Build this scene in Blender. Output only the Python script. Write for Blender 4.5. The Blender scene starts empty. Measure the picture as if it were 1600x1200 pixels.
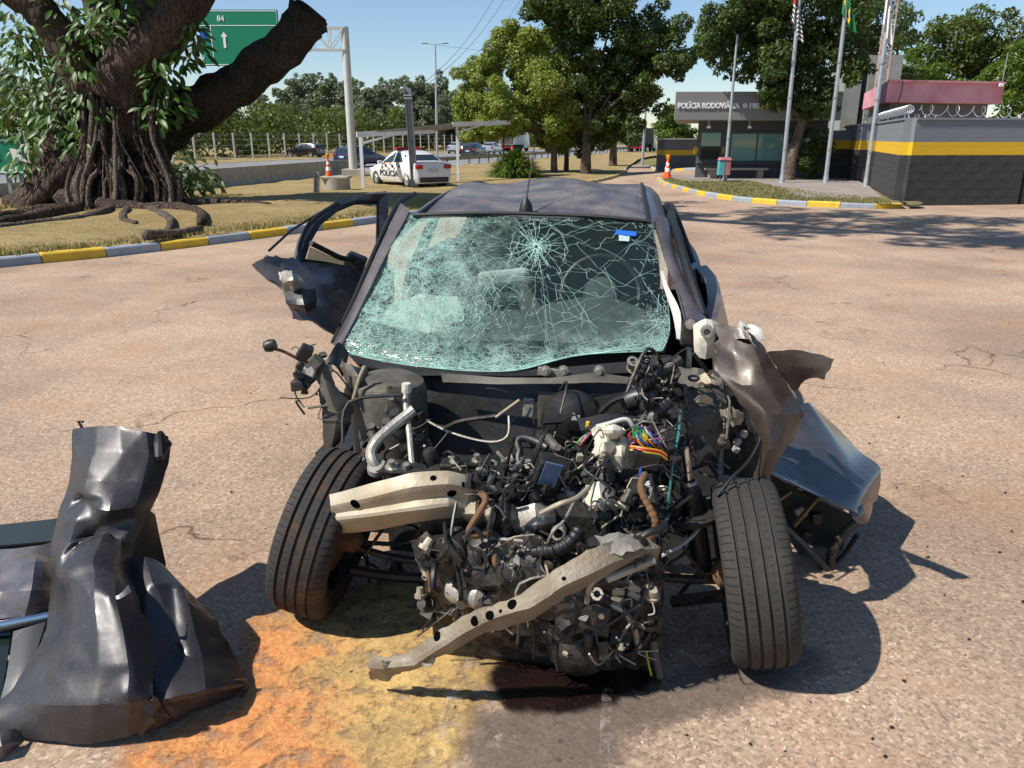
import bpy, bmesh, math, random
import numpy as np
from mathutils import Vector, Matrix, noise, Quaternion
scene = bpy.context.scene
col = scene.collection
R = math.radians
random.seed(7); rng = np.random.default_rng(7)

# ---------------------------------------------------------------- camera, sky, sun, exposure
CAM_H, PITCH, FOC = 1.64, R(17.8), 1200.0          # eye height, downward pitch, focal length in photo pixels (1600 wide)
cam_d = bpy.data.cameras.new('camera'); cam = bpy.data.objects.new('camera', cam_d); col.objects.link(cam)
cam_d.sensor_width = 36.0; cam_d.lens = 36.0*FOC/1600.0; cam_d.clip_start = 0.05; cam_d.clip_end = 3000
cam.location = (0, 0, CAM_H); cam.rotation_euler = (R(90)-PITCH, 0, 0)
scene.camera = cam
SUN_TO = Vector((-0.80, -0.30, 1.0)).normalized()     # towards the sun
world = bpy.data.worlds.new('World'); scene.world = world; world.use_nodes = True
wn = world.node_tree; wn.nodes.clear()
sky = wn.nodes.new('ShaderNodeTexSky'); sky.sky_type = 'NISHITA'; sky.sun_disc = False
sky.sun_elevation = math.asin(SUN_TO.z); sky.sun_rotation = math.atan2(SUN_TO.x, SUN_TO.y)
sky.air_density = 1.0; sky.dust_density = 0.15; sky.ozone_density = 4.0
bg = wn.nodes.new('ShaderNodeBackground'); bg.inputs[1].default_value = 0.105
wo = wn.nodes.new('ShaderNodeOutputWorld')
wn.links.new(sky.outputs[0], bg.inputs[0]); wn.links.new(bg.outputs[0], wo.inputs[0])
sl = bpy.data.lights.new('sun', 'SUN'); sun = bpy.data.objects.new('sun', sl); col.objects.link(sun)
sl.energy = 5.0; sl.angle = R(0.53); sl.color = (1.0, 0.95, 0.87)
sun.rotation_euler = (-SUN_TO).to_track_quat('-Z', 'Y').to_euler()
vs = scene.view_settings
vs.view_transform = 'Standard'; vs.look = 'None'; vs.gamma = 1.0; vs.use_curve_mapping = False; vs.exposure = 0.32
scene.cycles.use_denoising = True
scene.cycles.max_bounces = 8; scene.cycles.transparent_max_bounces = 24
scene.cycles.caustics_reflective = False; scene.cycles.caustics_refractive = False

# ---------------------------------------------------------------- measuring: where a photo point lies at a chosen real distance
CT, ST = math.cos(PITCH), math.sin(PITCH)
def ray(x, y):
    a, b = (x-800)/FOC, -(y-600)/FOC
    return a, CT+b*ST, -ST+b*CT
def pY(x, y, Y):
    d = ray(x, y); t = Y/d[1]; return Vector((d[0]*t, Y, CAM_H+d[2]*t))
def pZ(x, y, z=0.0):
    d = ray(x, y); t = (z-CAM_H)/d[2]; return Vector((d[0]*t, d[1]*t, z))
YAW = R(9.5); CO = Vector((0.05, 2.30, 0))
AR = Vector((math.cos(YAW), -math.sin(YAW), 0)); AB = Vector((math.sin(YAW), math.cos(YAW), 0))
def pV(x, y, v):                                    # v: metres behind the wreck's front axle
    d = Vector(ray(x, y)); t = (v+CO.dot(AB))/d.dot(AB)
    return Vector((0, 0, CAM_H))+d*t
def L(u, v, z): return CO+AR*u+AB*v+Vector((0, 0, z))
def sstep(a, b, x):
    t = min(1, max(0, (x-a)/(b-a))); return t*t*(3-2*t)
def gz(x, y): return -0.38*sstep(20, 31, y-2.2*max(0, x))     # the site falls away to the highway

# ---------------------------------------------------------------- mesh helpers
class MB:
    def __init__(s): s.v, s.f, s.uv = [], [], None
    def add(s, vs_, fs):
        b = len(s.v); s.v += [tuple(p) for p in vs_]; s.f += [tuple(i+b for i in f) for f in fs]; return s
    def box(s, c, size, rot=None, taper=1.0):
        h = [d/2 for d in size]; pts = []
        for z in (-1, 1):
            k = taper if z > 0 else 1
            for x, y in ((-1, -1), (1, -1), (1, 1), (-1, 1)):
                p = Vector((x*h[0]*k, y*h[1]*k, z*h[2]))
                if rot is not None: p = rot @ p
                pts.append(p+Vector(c))
        return s.add(pts, [(3, 2, 1, 0), (4, 5, 6, 7), (0, 1, 5, 4), (1, 2, 6, 5), (2, 3, 7, 6), (3, 0, 4, 7)])
    def bar(s, p, q, w, h, up=(0, 0, 1)):
        p, q = Vector(p), Vector(q); d = (q-p); n = d.length
        if n < 1e-6: return s
        d.normalize(); u = Vector(up)
        if abs(d.dot(u)) > .98: u = Vector((1, 0, 0))
        a = d.cross(u).normalized(); b = a.cross(d)
        M_ = Matrix((a, d, b)).transposed()
        return s.box((p+q)/2, (w, n, h), M_)
    def tube(s, pts, r, n=8, caps=True, wob=0, seed=0):
        pts = [Vector(p) for p in pts]; m = len(pts)
        rs = r if isinstance(r, (list, tuple)) else [r]*m
        t = (pts[1]-pts[0]).normalized(); up = Vector((0, 0, 1)) if abs(t.z) < .9 else Vector((1, 0, 0))
        a = t.cross(up).normalized(); vs_ = []
        for i in range(m):
            t = (pts[min(i+1, m-1)]-pts[max(i-1, 0)])
            t = t.normalized() if t.length > 1e-9 else Vector((0, 0, 1))
            a = (a-t*a.dot(t)); a = a.normalized() if a.length > 1e-6 else t.orthogonal().normalized()
            b = t.cross(a)
            for k in range(n):
                an = 2*math.pi*k/n; rr = rs[i]
                dr = a*math.cos(an)+b*math.sin(an)
                if wob: rr *= 1+wob*noise.noise((pts[i]+dr*rr)*(1.1/max(rs[i], .05))+Vector((seed, 0, 0)))
                vs_.append(pts[i]+dr*rr)
        fs = [(i*n+k, i*n+(k+1) % n, (i+1)*n+(k+1) % n, (i+1)*n+k) for i in range(m-1) for k in range(n)]
        if caps: fs += [tuple(range(n))[::-1], tuple((m-1)*n+k for k in range(n))]
        return s.add(vs_, fs)
    def lathe(s, prof, o, axis, n=24, close=False, ref=None):
        o = Vector(o); ax = Vector(axis).normalized()
        a = Vector(ref) if ref is not None else ax.orthogonal()
        a = (a-ax*a.dot(ax)).normalized(); b = ax.cross(a); m = len(prof); vs_ = []
        for r, h in prof:
            for k in range(n):
                an = 2*math.pi*k/n
                vs_.append(o+ax*h+(a*math.cos(an)+b*math.sin(an))*r)
        rng_ = range(m) if close else range(m-1)
        fs = [(i*n+k, i*n+(k+1) % n, ((i+1) % m)*n+(k+1) % n, ((i+1) % m)*n+k) for i in rng_ for k in range(n)]
        return s.add(vs_, fs)
    def prism(s, poly, d):
        d = Vector(d); n = len(poly); poly = [Vector(p) for p in poly]
        return s.add(poly+[p+d for p in poly], [tuple(range(n))[::-1], tuple(range(n, 2*n))]+[(i, (i+1) % n, n+(i+1) % n, n+i) for i in range(n)])
    def build(s, name, mat, parent=None, smooth=False, bevel=0, local=False, angle=35):
        me = bpy.data.meshes.new(name); me.from_pydata(s.v, [], s.f); me.update()
        return link(name, me, mat, parent, smooth, bevel, local, angle)
def link(name, me, mat, parent=None, smooth=False, bevel=0, local=False, angle=35):
    o = bpy.data.objects.new(name, me); col.objects.link(o)
    for m in (mat if isinstance(mat, (list, tuple)) else [mat]): me.materials.append(m)
    if smooth:
        me.shade_smooth() if hasattr(me, 'shade_smooth') else me.polygons.foreach_set('use_smooth', [True]*len(me.polygons))
        if angle < 180: me.set_sharp_from_angle(angle=R(angle))
    if bevel:
        b = o.modifiers.new('bevel', 'BEVEL'); b.width = bevel; b.segments = 2; b.limit_method = 'ANGLE'; b.angle_limit = R(40)
    if parent is not None:
        o.parent = parent
        if not local: o.matrix_parent_inverse = world_of(parent).inverted()
    return o
def world_of(o):
    m = Matrix.LocRotScale(o.location, o.rotation_euler, o.scale)
    return m if o.parent is None else world_of(o.parent) @ o.matrix_parent_inverse @ m
def tag(o, label, cat, group=None, kind=None):
    if label: o['label'] = label
    if cat: o['category'] = cat
    if group: o['group'] = group
    if kind: o['kind'] = kind
    return o
def empty(name, loc=(0, 0, 0), rz=0, label=None, cat=None, group=None):
    o = bpy.data.objects.new(name, None); col.objects.link(o); o.location = loc; o.rotation_euler = (0, 0, rz); o.empty_display_size = .1
    return tag(o, label, cat, group)
def copy_tree(o, parent=None):
    c = o.copy(); col.objects.link(c); c.parent = parent
    for ch in list(o.children): copy_tree(ch, c)
    return c
def crom(P, k, lin=0.0):                            # Catmull-Rom along axis 0 of an array of points, lin -> straight
    P = np.asarray(P, float); n = len(P); out = []
    for i in range(n-1):
        p0, p1, p2, p3 = P[max(i-1, 0)], P[i], P[i+1], P[min(i+2, n-1)]
        for j in range(k):
            t = j/k
            out.append((1-lin)*.5*((2*p1)+(-p0+p2)*t+(2*p0-5*p1+4*p2-p3)*t*t+(-p0+3*p1-3*p2+p3)*t**3)+lin*(p1+(p2-p1)*t))
    out.append(P[-1]); return np.array(out)
def smooth_line(pts, k=6): return [Vector(p) for p in crom([tuple(p) for p in pts], k)]
def fbm(p, oct=3):
    s, a = 0, 1
    for _ in range(oct): s += a*noise.noise(p); p = p*2.1; a *= .5
    return s
def sheet(name, rows, mat, parent=None, k=5, th=.0025, crumple=0, cs=6, ridge=True, tear=0, seed=0, smooth=True, lin=None, angle=None):
    """a bent metal sheet: rows of points, smoothly interpolated, crumpled, with real thickness"""
    A = np.array([[tuple(p) for p in r] for r in rows], float)
    sharp = crumple and ridge
    if lin is None: lin = .6 if sharp else 0.0
    if angle is None: angle = 16 if sharp else 50
    A = crom(A, k, lin); A = crom(A.transpose(1, 0, 2), k, lin).transpose(1, 0, 2)
    m, n = A.shape[:2]
    tw = Quaternion((.3+seed*.7, .5, 1), .6+seed*1.1)
    def normals(A):
        du = np.gradient(A, axis=1); dv = np.gradient(A, axis=0); N = np.cross(du, dv)
        return N/np.maximum(np.linalg.norm(N, axis=2, keepdims=True), 1e-9)
    N = normals(A)
    if crumple or tear:
        B_ = A.copy(); sv = Vector((seed*3.7, seed*1.3, 0))
        for i in range(m):
            for j in range(n):
                p = Vector(A[i, j])*cs+sv
                if crumple:
                    if ridge:
                        w_ = tw @ p; w_ = Vector((w_.x*.5, w_.y*.22, w_.z*.5)); d_ = noise.voronoi(w_+noise.noise_vector(p*.6)*.12)[0]
                        q = .75*min(1.0, (d_[1]-d_[0])*1.5)-.3+.12*fbm(p*1.3, 2)
                    else: q = fbm(p, 3)
                    B_[i, j] += N[i, j]*crumple*q
                if tear and (i in (0, m-1) or j in (0, n-1)):
                    B_[i, j] += np.array(noise.noise_vector(p*5))*tear
        A = B_; N = normals(A)
    v = np.concatenate([A.reshape(-1, 3), (A-N*th).reshape(-1, 3)]); o = m*n; f = []
    idx = lambda i, j: i*n+j
    for i in range(m-1):
        for j in range(n-1):
            a, b, c, d = idx(i, j), idx(i, j+1), idx(i+1, j+1), idx(i+1, j)
            f += [(a, d, c, b), (a+o, b+o, c+o, d+o)]
    for j in range(n-1): f += [(idx(0, j), idx(0, j+1), idx(0, j+1)+o, idx(0, j)+o), (idx(m-1, j), idx(m-1, j)+o, idx(m-1, j+1)+o, idx(m-1, j+1))]
    for i in range(m-1): f += [(idx(i, 0), idx(i, 0)+o, idx(i+1, 0)+o, idx(i+1, 0)), (idx(i, n-1), idx(i+1, n-1), idx(i+1, n-1)+o, idx(i, n-1)+o)]
    me = bpy.data.meshes.new(name); me.from_pydata(v.tolist(), [], f); me.update()
    return link(name, me, mat, parent, smooth, 0, False, angle)

# ---------------------------------------------------------------- materials
class NT:
    def __init__(s, name):
        s.m = bpy.data.materials.new(name); s.m.use_nodes = True; s.t = s.m.node_tree; s.t.nodes.clear()
        s.out = s.t.nodes.new('ShaderNodeOutputMaterial'); s.co = None
    def n(s, typ, **kw):
        nd = s.t.nodes.new('ShaderNode'+typ)
        for k, v in kw.items():
            if k.startswith('i_'):
                key = k[2:]; key = int(key) if key.isdigit() else key.replace('_', ' ')
                s.put(nd.inputs[key], v)
            else: setattr(nd, k, v)
        return nd
    def put(s, sock, v):
        if isinstance(v, bpy.types.NodeSocket): s.t.links.new(v, sock)
        elif isinstance(v, bpy.types.Node): s.t.links.new(v.outputs[0], sock)
        else:
            if sock.type == 'RGBA' and len(v) == 3: v = (*v, 1)
            sock.default_value = v
    def coord(s):
        if s.co is None: s.co = s.t.nodes.new('ShaderNodeTexCoord').outputs['Object']
        return s.co
    def noise(s, scale, detail=4, rough=.55, vec=None, dist=0):
        return s.n('TexNoise', i_Vector=vec or s.coord(), i_Scale=scale, i_Detail=detail, i_Roughness=rough, i_Distortion=dist).outputs[0]
    def vor(s, scale, feature='F1', vec=None, out=0, rnd=1.0):
        return s.n('TexVoronoi', feature=feature, i_Vector=vec or s.coord(), i_Scale=scale, i_Randomness=rnd).outputs[out]
    def ramp(s, fac, *stops):
        r = s.n('ValToRGB', i_Fac=fac); e = r.color_ramp.elements
        while len(e) < len(stops): e.new(.5)
        for el, (p, c) in zip(e, stops):
            el.position = p; el.color = (c, c, c, 1) if not isinstance(c, (tuple, list)) else (*c, 1)
        return r.outputs[0]
    def math(s, op, a, b=0.0, clamp=False):
        return s.n('Math', operation=op, use_clamp=clamp, i_0=a, i_1=b).outputs[0]
    def mix(s, f, a, b, blend='MIX'):
        nd = s.n('Mix', data_type='RGBA', blend_type=blend); s.put(nd.inputs[0], f); s.put(nd.inputs[6], a); s.put(nd.inputs[7], b)
        return nd.outputs[2]
    def bump(s, h, strength=.3, dist=.01, normal=None):
        nd = s.n('Bump', i_Height=h, i_Strength=strength, i_Distance=dist)
        if normal is not None: s.put(nd.inputs['Normal'], normal)
        return nd.outputs[0]
    def bsdf(s, color, rough=.6, metal=0.0, normal=None, **kw):
        p = s.n('BsdfPrincipled'); s.put(p.inputs['Base Color'], color); s.put(p.inputs['Roughness'], rough); s.put(p.inputs['Metallic'], metal)
        if normal is not None: s.put(p.inputs['Normal'], normal)
        for k, v in kw.items(): s.put(p.inputs[k.replace('_', ' ')], v)
        return p.outputs[0]
    def done(s, sh):
        s.t.links.new(sh, s.out.inputs[0]); return s.m
def plain(name, c1, c2=None, scale=6, rough=.6, metal=0.0, bump=0.0, bscale=40, coat=0.0, dust=0.0, dustc=(.36, .29, .20), spec=.5, detail=4):
    t = NT(name); c2 = c2 or tuple(x*.72 for x in c1)
    nz = t.noise(scale, detail); c = t.mix(t.ramp(nz, (.3, 0.0), (.7, 1.0)), c1, c2); rg = rough; mt = metal
    if dust:
        d = t.ramp(t.noise(scale*1.7+3, 6, .65), (.5-dust*.35, 0.0), (.5+(1-dust)*.35+.05, 1.0)); d = t.math('MULTIPLY', d, min(1, dust*1.4))
        c = t.mix(d, c, dustc); rg = t.math('ADD', t.math('MULTIPLY', d, .85-rough), rough); mt = t.math('MULTIPLY', t.math('SUBTRACT', 1.0, d), metal)
    nm = t.bump(t.noise(bscale, 3), bump, .01) if bump else None
    return t.done(t.bsdf(c, rg, mt, nm, Coat_Weight=coat, Coat_Roughness=.08, Specular_IOR_Level=spec))
def leafmat(name, a, b, c, rough=.45, trans=.3):
    t = NT(name); r = t.n('NewGeometry').outputs['Random Per Island']
    cl = t.ramp(r, (0, a), (.5, b), (1, c)); big = t.noise(.35, 2)
    cl = t.mix(t.ramp(big, (.35, 0.0), (.65, .45)), cl, tuple(x*.62 for x in b))
    p = t.bsdf(cl, rough, 0, Specular_IOR_Level=.35); tr = t.n('BsdfTranslucent', i_Color=t.mix(.5, cl, (.25, .32, .03))).outputs[0]
    return t.done(t.n('MixShader', i_0=trans, i_1=p, i_2=tr).outputs[0])
# ---------------------------------------------------------------- surface materials
def asphalt_mat(name, dark, mid, pale, red=True):
    t = NT(name)
    cells = t.vor(95, out=1); sep = t.n('SeparateColor', i_0=cells)
    c = t.ramp(sep.outputs[0], (0, dark), (.35, mid), (.75, mid), (1, pale))
    fine = t.noise(260, 3, .7); c = t.mix(t.ramp(fine, (.35, 0.0), (.75, .55)), c, pale)
    mid_ = t.noise(38, 4, .75); c = t.mix(t.ramp(mid_, (.34, .5), (.50, 0.0)), c, tuple(x*.95 for x in dark)); c = t.mix(t.ramp(t.noise(17, 3, .7), (.56, 0.0), (.72, .4)), c, pale)
    pits = t.ramp(t.vor(60), (.02, 1.0), (.2, 0.0)); pm = t.math('MULTIPLY', pits, t.ramp(t.noise(9), (.45, 0.0), (.6, .8)))
    c = t.mix(pm, c, tuple(x*.35 for x in dark))
    big = t.noise(.55, 5, .6); c = t.mix(t.ramp(big, (.36, .5), (.62, 0.0)), c, tuple(x*.9 for x in dark))
    med = t.noise(2.3, 6, .68, dist=.6); c = t.mix(t.ramp(med, (.56, 0.0), (.72, .6)), c, tuple(x*.75 for x in mid))
    if red: c = t.mix(t.ramp(t.noise(1.4, 4, .6), (.5, 0.0), (.75, .4)), c, (.46, .235, .12))
    oil = t.ramp(t.noise(.9, 7, .75, dist=1.4), (.60, 0.0), (.72, .75)); c = t.mix(oil, c, tuple(x*.45 for x in dark))
    wv = t.n('VectorMath', operation='ADD', i_0=t.coord(), i_1=t.n('VectorMath', operation='SCALE', i_0=t.n('TexNoise', i_Vector=t.coord(), i_Scale=1.6, i_Detail=5).outputs[1], i_Scale=.9).outputs[0]).outputs[0]
    ck = t.ramp(t.vor(.5, 'DISTANCE_TO_EDGE', vec=wv), (0.0, 1.0), (.006, 0.0)); ck = t.math('MULTIPLY', ck, t.ramp(t.noise(.8), (.48, 0.0), (.58, .8)))
    c = t.mix(ck, c, tuple(x*.22 for x in dark))
    h = t.math('ADD', t.math('ADD', t.math('MULTIPLY', sep.outputs[1], .5), fine), t.math('MULTIPLY', t.math('ADD', ck, pm), -1.6))
    return t.done(t.bsdf(c, .88, 0, t.bump(h, .55, .004), Specular_IOR_Level=.25))
def grass_mat(name, a, b, c_, sc=1.0):
    t = NT(name); n1 = t.noise(.5*sc, 6, .65); n2 = t.noise(22*sc, 5, .7); n3 = t.noise(3.5*sc, 5, .6)
    c = t.mix(t.ramp(n1, (.38, 0.0), (.62, 1.0)), a, b); c = t.mix(t.ramp(n3, (.5, 0.0), (.7, .85)), c, c_); c = t.mix(t.ramp(n2, (.35, .6), (.65, 0.0)), c, tuple(x*.35 for x in b)); n4 = t.noise(1.6*sc, 6, .7, dist=.8); c = t.mix(t.ramp(n4, (.55, 0.0), (.68, .6)), c, tuple(x*.5 for x in a))
    return t.done(t.bsdf(c, .95, 0, t.bump(n2, .9, .05), Specular_IOR_Level=.1))
m_asph = asphalt_mat('plaza_asphalt', (.16, .108, .076), (.42, .295, .202), (.69, .52, .385))
m_road = asphalt_mat('highway_asphalt', (.14, .14, .14), (.24, .24, .235), (.33, .33, .32), False)
m_dry = grass_mat('dry_grass', (.50, .37, .18), (.38, .28, .13), (.22, .20, .07))
m_field = grass_mat('field_grass', (.30, .26, .11), (.20, .20, .07), (.10, .13, .03), .2)
m_lawn = grass_mat('patchy_lawn', (.34, .27, .14), (.24, .20, .10), (.17, .18, .07))
m_conc = plain('pale_concrete', (.42, .38, .31), (.30, .27, .22), 3, .9, bump=.3, bscale=60)
m_slab = plain('paving_concrete', (.33, .28, .24), (.22, .19, .17), 2, .92, bump=.3, bscale=40)
m_kyel = plain('yellow_kerb_paint', (.72, .47, .02), (.55, .36, .03), 7, .7, bump=.3, dust=.18)
m_kgry = plain('grey_blue_kerb_paint', (.24, .28, .34), (.33, .36, .40), 7, .75, bump=.3, dust=.2)
m_white = plain('white_paint', (.78, .78, .76), (.66, .66, .64), 4, .5)
m_steel = plain('galvanised_steel', (.52, .54, .56), (.42, .44, .46), 8, .45, .6)
m_black = plain('black_plastic', (.018, .018, .02), (.03, .03, .03), 12, .5)

# ---------------------------------------------------------------- the setting
def grid_sheet(name, xs, ys, dz, mat):
    v = [(x, y, gz(x, y)+dz) for y in ys for x in xs]; n = len(xs)
    f = [(j*n+i, j*n+i+1, (j+1)*n+i+1, (j+1)*n+i) for j in range(len(ys)-1) for i in range(n-1)]
    me = bpy.data.meshes.new(name); me.from_pydata(v, [], f); o = link(name, me, mat, smooth=True, angle=180); o['kind'] = 'structure'; return o
def strip(name, A, B, n, zf, mat, parent=None, kind='structure'):
    v, f = [], []
    for a, b in zip(A, B):
        for k in range(n+1):
            x, y = a[0]+(b[0]-a[0])*k/n, a[1]+(b[1]-a[1])*k/n; v.append((x, y, zf(x, y, k/n)))
    for i in range(len(A)-1):
        for k in range(n): f.append((i*(n+1)+k, i*(n+1)+k+1, (i+1)*(n+1)+k+1, (i+1)*(n+1)+k))
    me = bpy.data.meshes.new(name); me.from_pydata(v, [], f); o = link(name, me, mat, parent, smooth=True, angle=180)
    if kind: o['kind'] = kind
    return o
def fine(a, b, s): return list(np.arange(a, b+1e-6, s))
grid_sheet('ground', [-900, -400, -200, -120, -80, -60]+fine(-45, 45, 3)+[60, 80, 120, 200, 400, 900], [-300, -100, -40]+fine(-20, 90, 3)+[110, 140, 200, 300, 500, 900, 1800], -.07, m_field)
grid_sheet('plaza', fine(-14, 30, 1), fine(-9, 62, 1), 0.0, m_asph)
def resample(pts, step):
    P = crom([tuple(p) for p in pts], 12); d = np.r_[0, np.cumsum(np.linalg.norm(np.diff(P, axis=0), axis=1))]
    s = np.arange(0, d[-1], step); return [tuple(np.interp(q, d, P[:, i]) for i in range(P.shape[1])) for q in s]
HW = [(-22, -40), (-19, -10), (-15.2, 14), (-12.0, 31), (-9.2, 44), (-4.6, 56), (4, 80), (14, 108), (30, 150), (62, 225), (105, 310), (190, 460)]
hw = resample(HW, 2.0)
def offset(line, d):
    P = np.array(line); T = np.gradient(P, axis=0); T /= np.linalg.norm(T, axis=1, keepdims=True)
    return [(p[0]-t[1]*d, p[1]+t[0]*d) for p, t in zip(P, T)]
Zh = lambda x, y, k: -.38 if y > 0 else -.38
hedge = offset(hw, 1.0); far_e = offset(hw, 21.5)
strip('highway', hedge, far_e, 4, lambda x, y, k: -.36, m_road)
strip('far_verge', far_e, offset(hw, 60), 4, lambda x, y, k: -.34+.4*k, m_dry)
for d_, dash in ((1.8, False), (5.6, True), (9.3, True), (13.2, True), (16.9, True), (20.6, False)):
    a, b = offset(hw, d_), offset(hw, d_+.16); mb = MB()
    for i in range(len(a)-1):
        if 6 < a[i][1] < 260 and (not dash or i % 5 < 2): mb.add([(*a[i], -.353), (*b[i], -.353), (*b[i+1], -.353), (*a[i+1], -.353)], [(0, 3, 2, 1)])
    mb.build('lane_marking', m_white)['kind'] = 'structure'
# the grass island between the yard and the highway
KERB = [(-13.5, 3.0), (-9.6, 7.0), (-6.78, 10.15), (-5.81, 11.07), (-4.86, 12.37), (-3.99, 13.73), (-2.71, 15.76), (-.9, 19.5), (1.3, 26), (3.8, 35), (6.0, 44), (7.4, 51), (9.5, 62), (14, 82), (24, 108)]
kl = resample(KERB, .4)
near = []
hp = np.array(hw)
for x, y in kl:
    i = int(np.argmin(np.abs(hp[:, 1]-y))); near.append((min(hp[i, 0]+.2, x-.6), y))
KH = .13
strip('grass_island', [(x-.12, y) for x, y in kl], near, 14, lambda x, y, k: gz(x, y)+KH-.01+.12*math.sin(math.pi*min(1, k*1.6))*sstep(28, 18, y)+.05*noise.noise((x*.7, y*.7, 0)), m_dry)
def kerb_run(name, pts, step, start, first, kh=KH, w=.16, lo=None, hi=None):
    root = empty(name, (pts[0][0], pts[0][1], 0)); root['kind'] = 'structure'
    P = np.array(pts); d = np.r_[0, np.cumsum(np.linalg.norm(np.diff(P, axis=0), axis=1))]
    at = lambda s: Vector((np.interp(s, d, P[:, 0]), np.interp(s, d, P[:, 1]), 0))
    n = int(d[-1]/step)
    for i in range(n):
        s0, s1 = start+i*step, start+(i+1)*step-.012
        if s1 > d[-1]: break
        a, b = at(s0), at(s1)
        if lo and not (lo < a.y < hi): continue
        t = (b-a).normalized(); nn = Vector((-t.y, t.x, 0)); mb = MB(); ws = w*(1+.06*random.uniform(-1, 1)); hz = kh+random.uniform(-.008, .008)
        za, zb = gz(a.x, a.y), gz(b.x, b.y)
        prof = [(0, -.05), (0, hz*.8), (.025, hz), (ws, hz), (ws, -.05)]
        va = [a+nn*q+Vector((0, 0, z+za)) for q, z in prof]; vb = [b+nn*q+Vector((0, 0, z+zb)) for q, z in prof]
        mb.add(va+vb, [(k, k+1, k+6, k+5) for k in range(4)]+[(4, 0, 5, 9), (4, 3, 2, 1, 0), (5, 6, 7, 8, 9)])
        mb.build('kerb_block', m_kyel if (i+first) % 2 == 0 else m_kgry, root, bevel=.012)
    return root
# block joints fall where the photo shows them: one joint at (-5.81, 11.07)
dk = 0
for i in range(len(kl)-1):
    if kl[i][1] < 11.07 <= kl[i+1][1]: dk = i*.4+.4*(11.07-kl[i][1])/(kl[i+1][1]-kl[i][1])
st = dk % .82; cnt = int(dk/.82)
kerb_run('kerb_yard_left', kl, .82, st, (cnt % 2)+1, lo=5.5, hi=50)
# the right-hand island in front of the station
RI = [(5.75, 31.5), (5.42, 28.5), (5.40, 26.5), (5.50, 24.1), (5.75, 22.2), (6.3, 20.75), (7.0, 19.85), (7.8, 19.3), (8.6, 18.95), (9.25, 18.85), (9.55, 19.25), (9.62, 19.8)]
ri = resample(RI, .25)
strip('station_lawn', [(x+.12, y) for x, y in ri], [(max(x+.5, min(13.5, 9.7+.32*(y-19.7))), y+.02) for x, y in ri], 8, lambda x, y, k: gz(x, y)+KH-.012+.02*noise.noise((x, y, 3)), m_lawn)
kerb_run('kerb_station', ri, .78, .0, 0)
mb = MB(); mb.prism([(7.6, 21.0, KH-.02), (9.6, 20.4, KH-.02), (11.55, 25.6, KH-.02), (12.6, 28.9, KH-.02), (8.9, 29.1, KH-.02), (8.3, 24, KH-.02)], (0, 0, .03)); mb.build('flagpole_pavement', m_slab)['kind'] = 'structure'
mb = MB(); mb.prism([(6.2, 28.6, .08), (15, 28.9, .08), (15, 33, .08), (6.2, 33, .08)], (0, 0, .075)); mb.build('station_pavement', m_slab, bevel=.02)['kind'] = 'structure'
# stuff: dry tufts on the island near the kerb
def tufts(name, n, place, hgt, mat, label):
    v, f = [], []
    for _ in range(n):
        x, y = place(); z = gz(x, y)+KH-.03+.12*.4
        for _ in range(3):
            a = random.uniform(0, 6.28); w = random.uniform(.006, .012)*(1+y/25); h = hgt*random.uniform(.4, 1.2); lx, ly = math.cos(a), math.sin(a); le = h*random.uniform(.2, .8)
            b = len(v); px_, py_ = x+random.uniform(-.05, .05), y+random.uniform(-.05, .05)
            v += [(px_-ly*w, py_+lx*w, z-.03), (px_+ly*w, py_-lx*w, z-.03), (px_+lx*le, py_+ly*le, z+h)]; f.append((b, b+1, b+2))
    me = bpy.data.meshes.new(name); me.from_pydata(v, [], f); o = link(name, me, mat); tag(o, label, 'grass', kind='stuff'); return o
def place_l():
    i = random.randrange(12, 60); k = random.random()**1.6; a, b = kl[i], near[i]; return a[0]-.25+(b[0]-a[0])*k*.8+random.uniform(-.2, 0), a[1]+random.uniform(-.2, .2)
m_straw = leafmat('straw_blades', (.46, .34, .15), (.36, .28, .11), (.20, .22, .06), .8, .15)
tufts('grass_tufts', 16000, place_l, .055, m_straw, 'short dry straw coloured grass on the island under the ficus')
def place_r():
    i = random.randrange(6, len(ri)-6); x, y = ri[i]; return min(x+.2+random.random()**1.3*3.0, max(x+.2, 9.3+.3*(y-19.7))), y+random.uniform(0, .3)
m_gblade = leafmat('green_blades', (.30, .26, .11), (.20, .21, .07), (.40, .31, .15), .8, .2)
tufts('lawn_tufts', 3500, place_r, .03, m_gblade, 'short patchy dry grass on the island before the police station')
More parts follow.
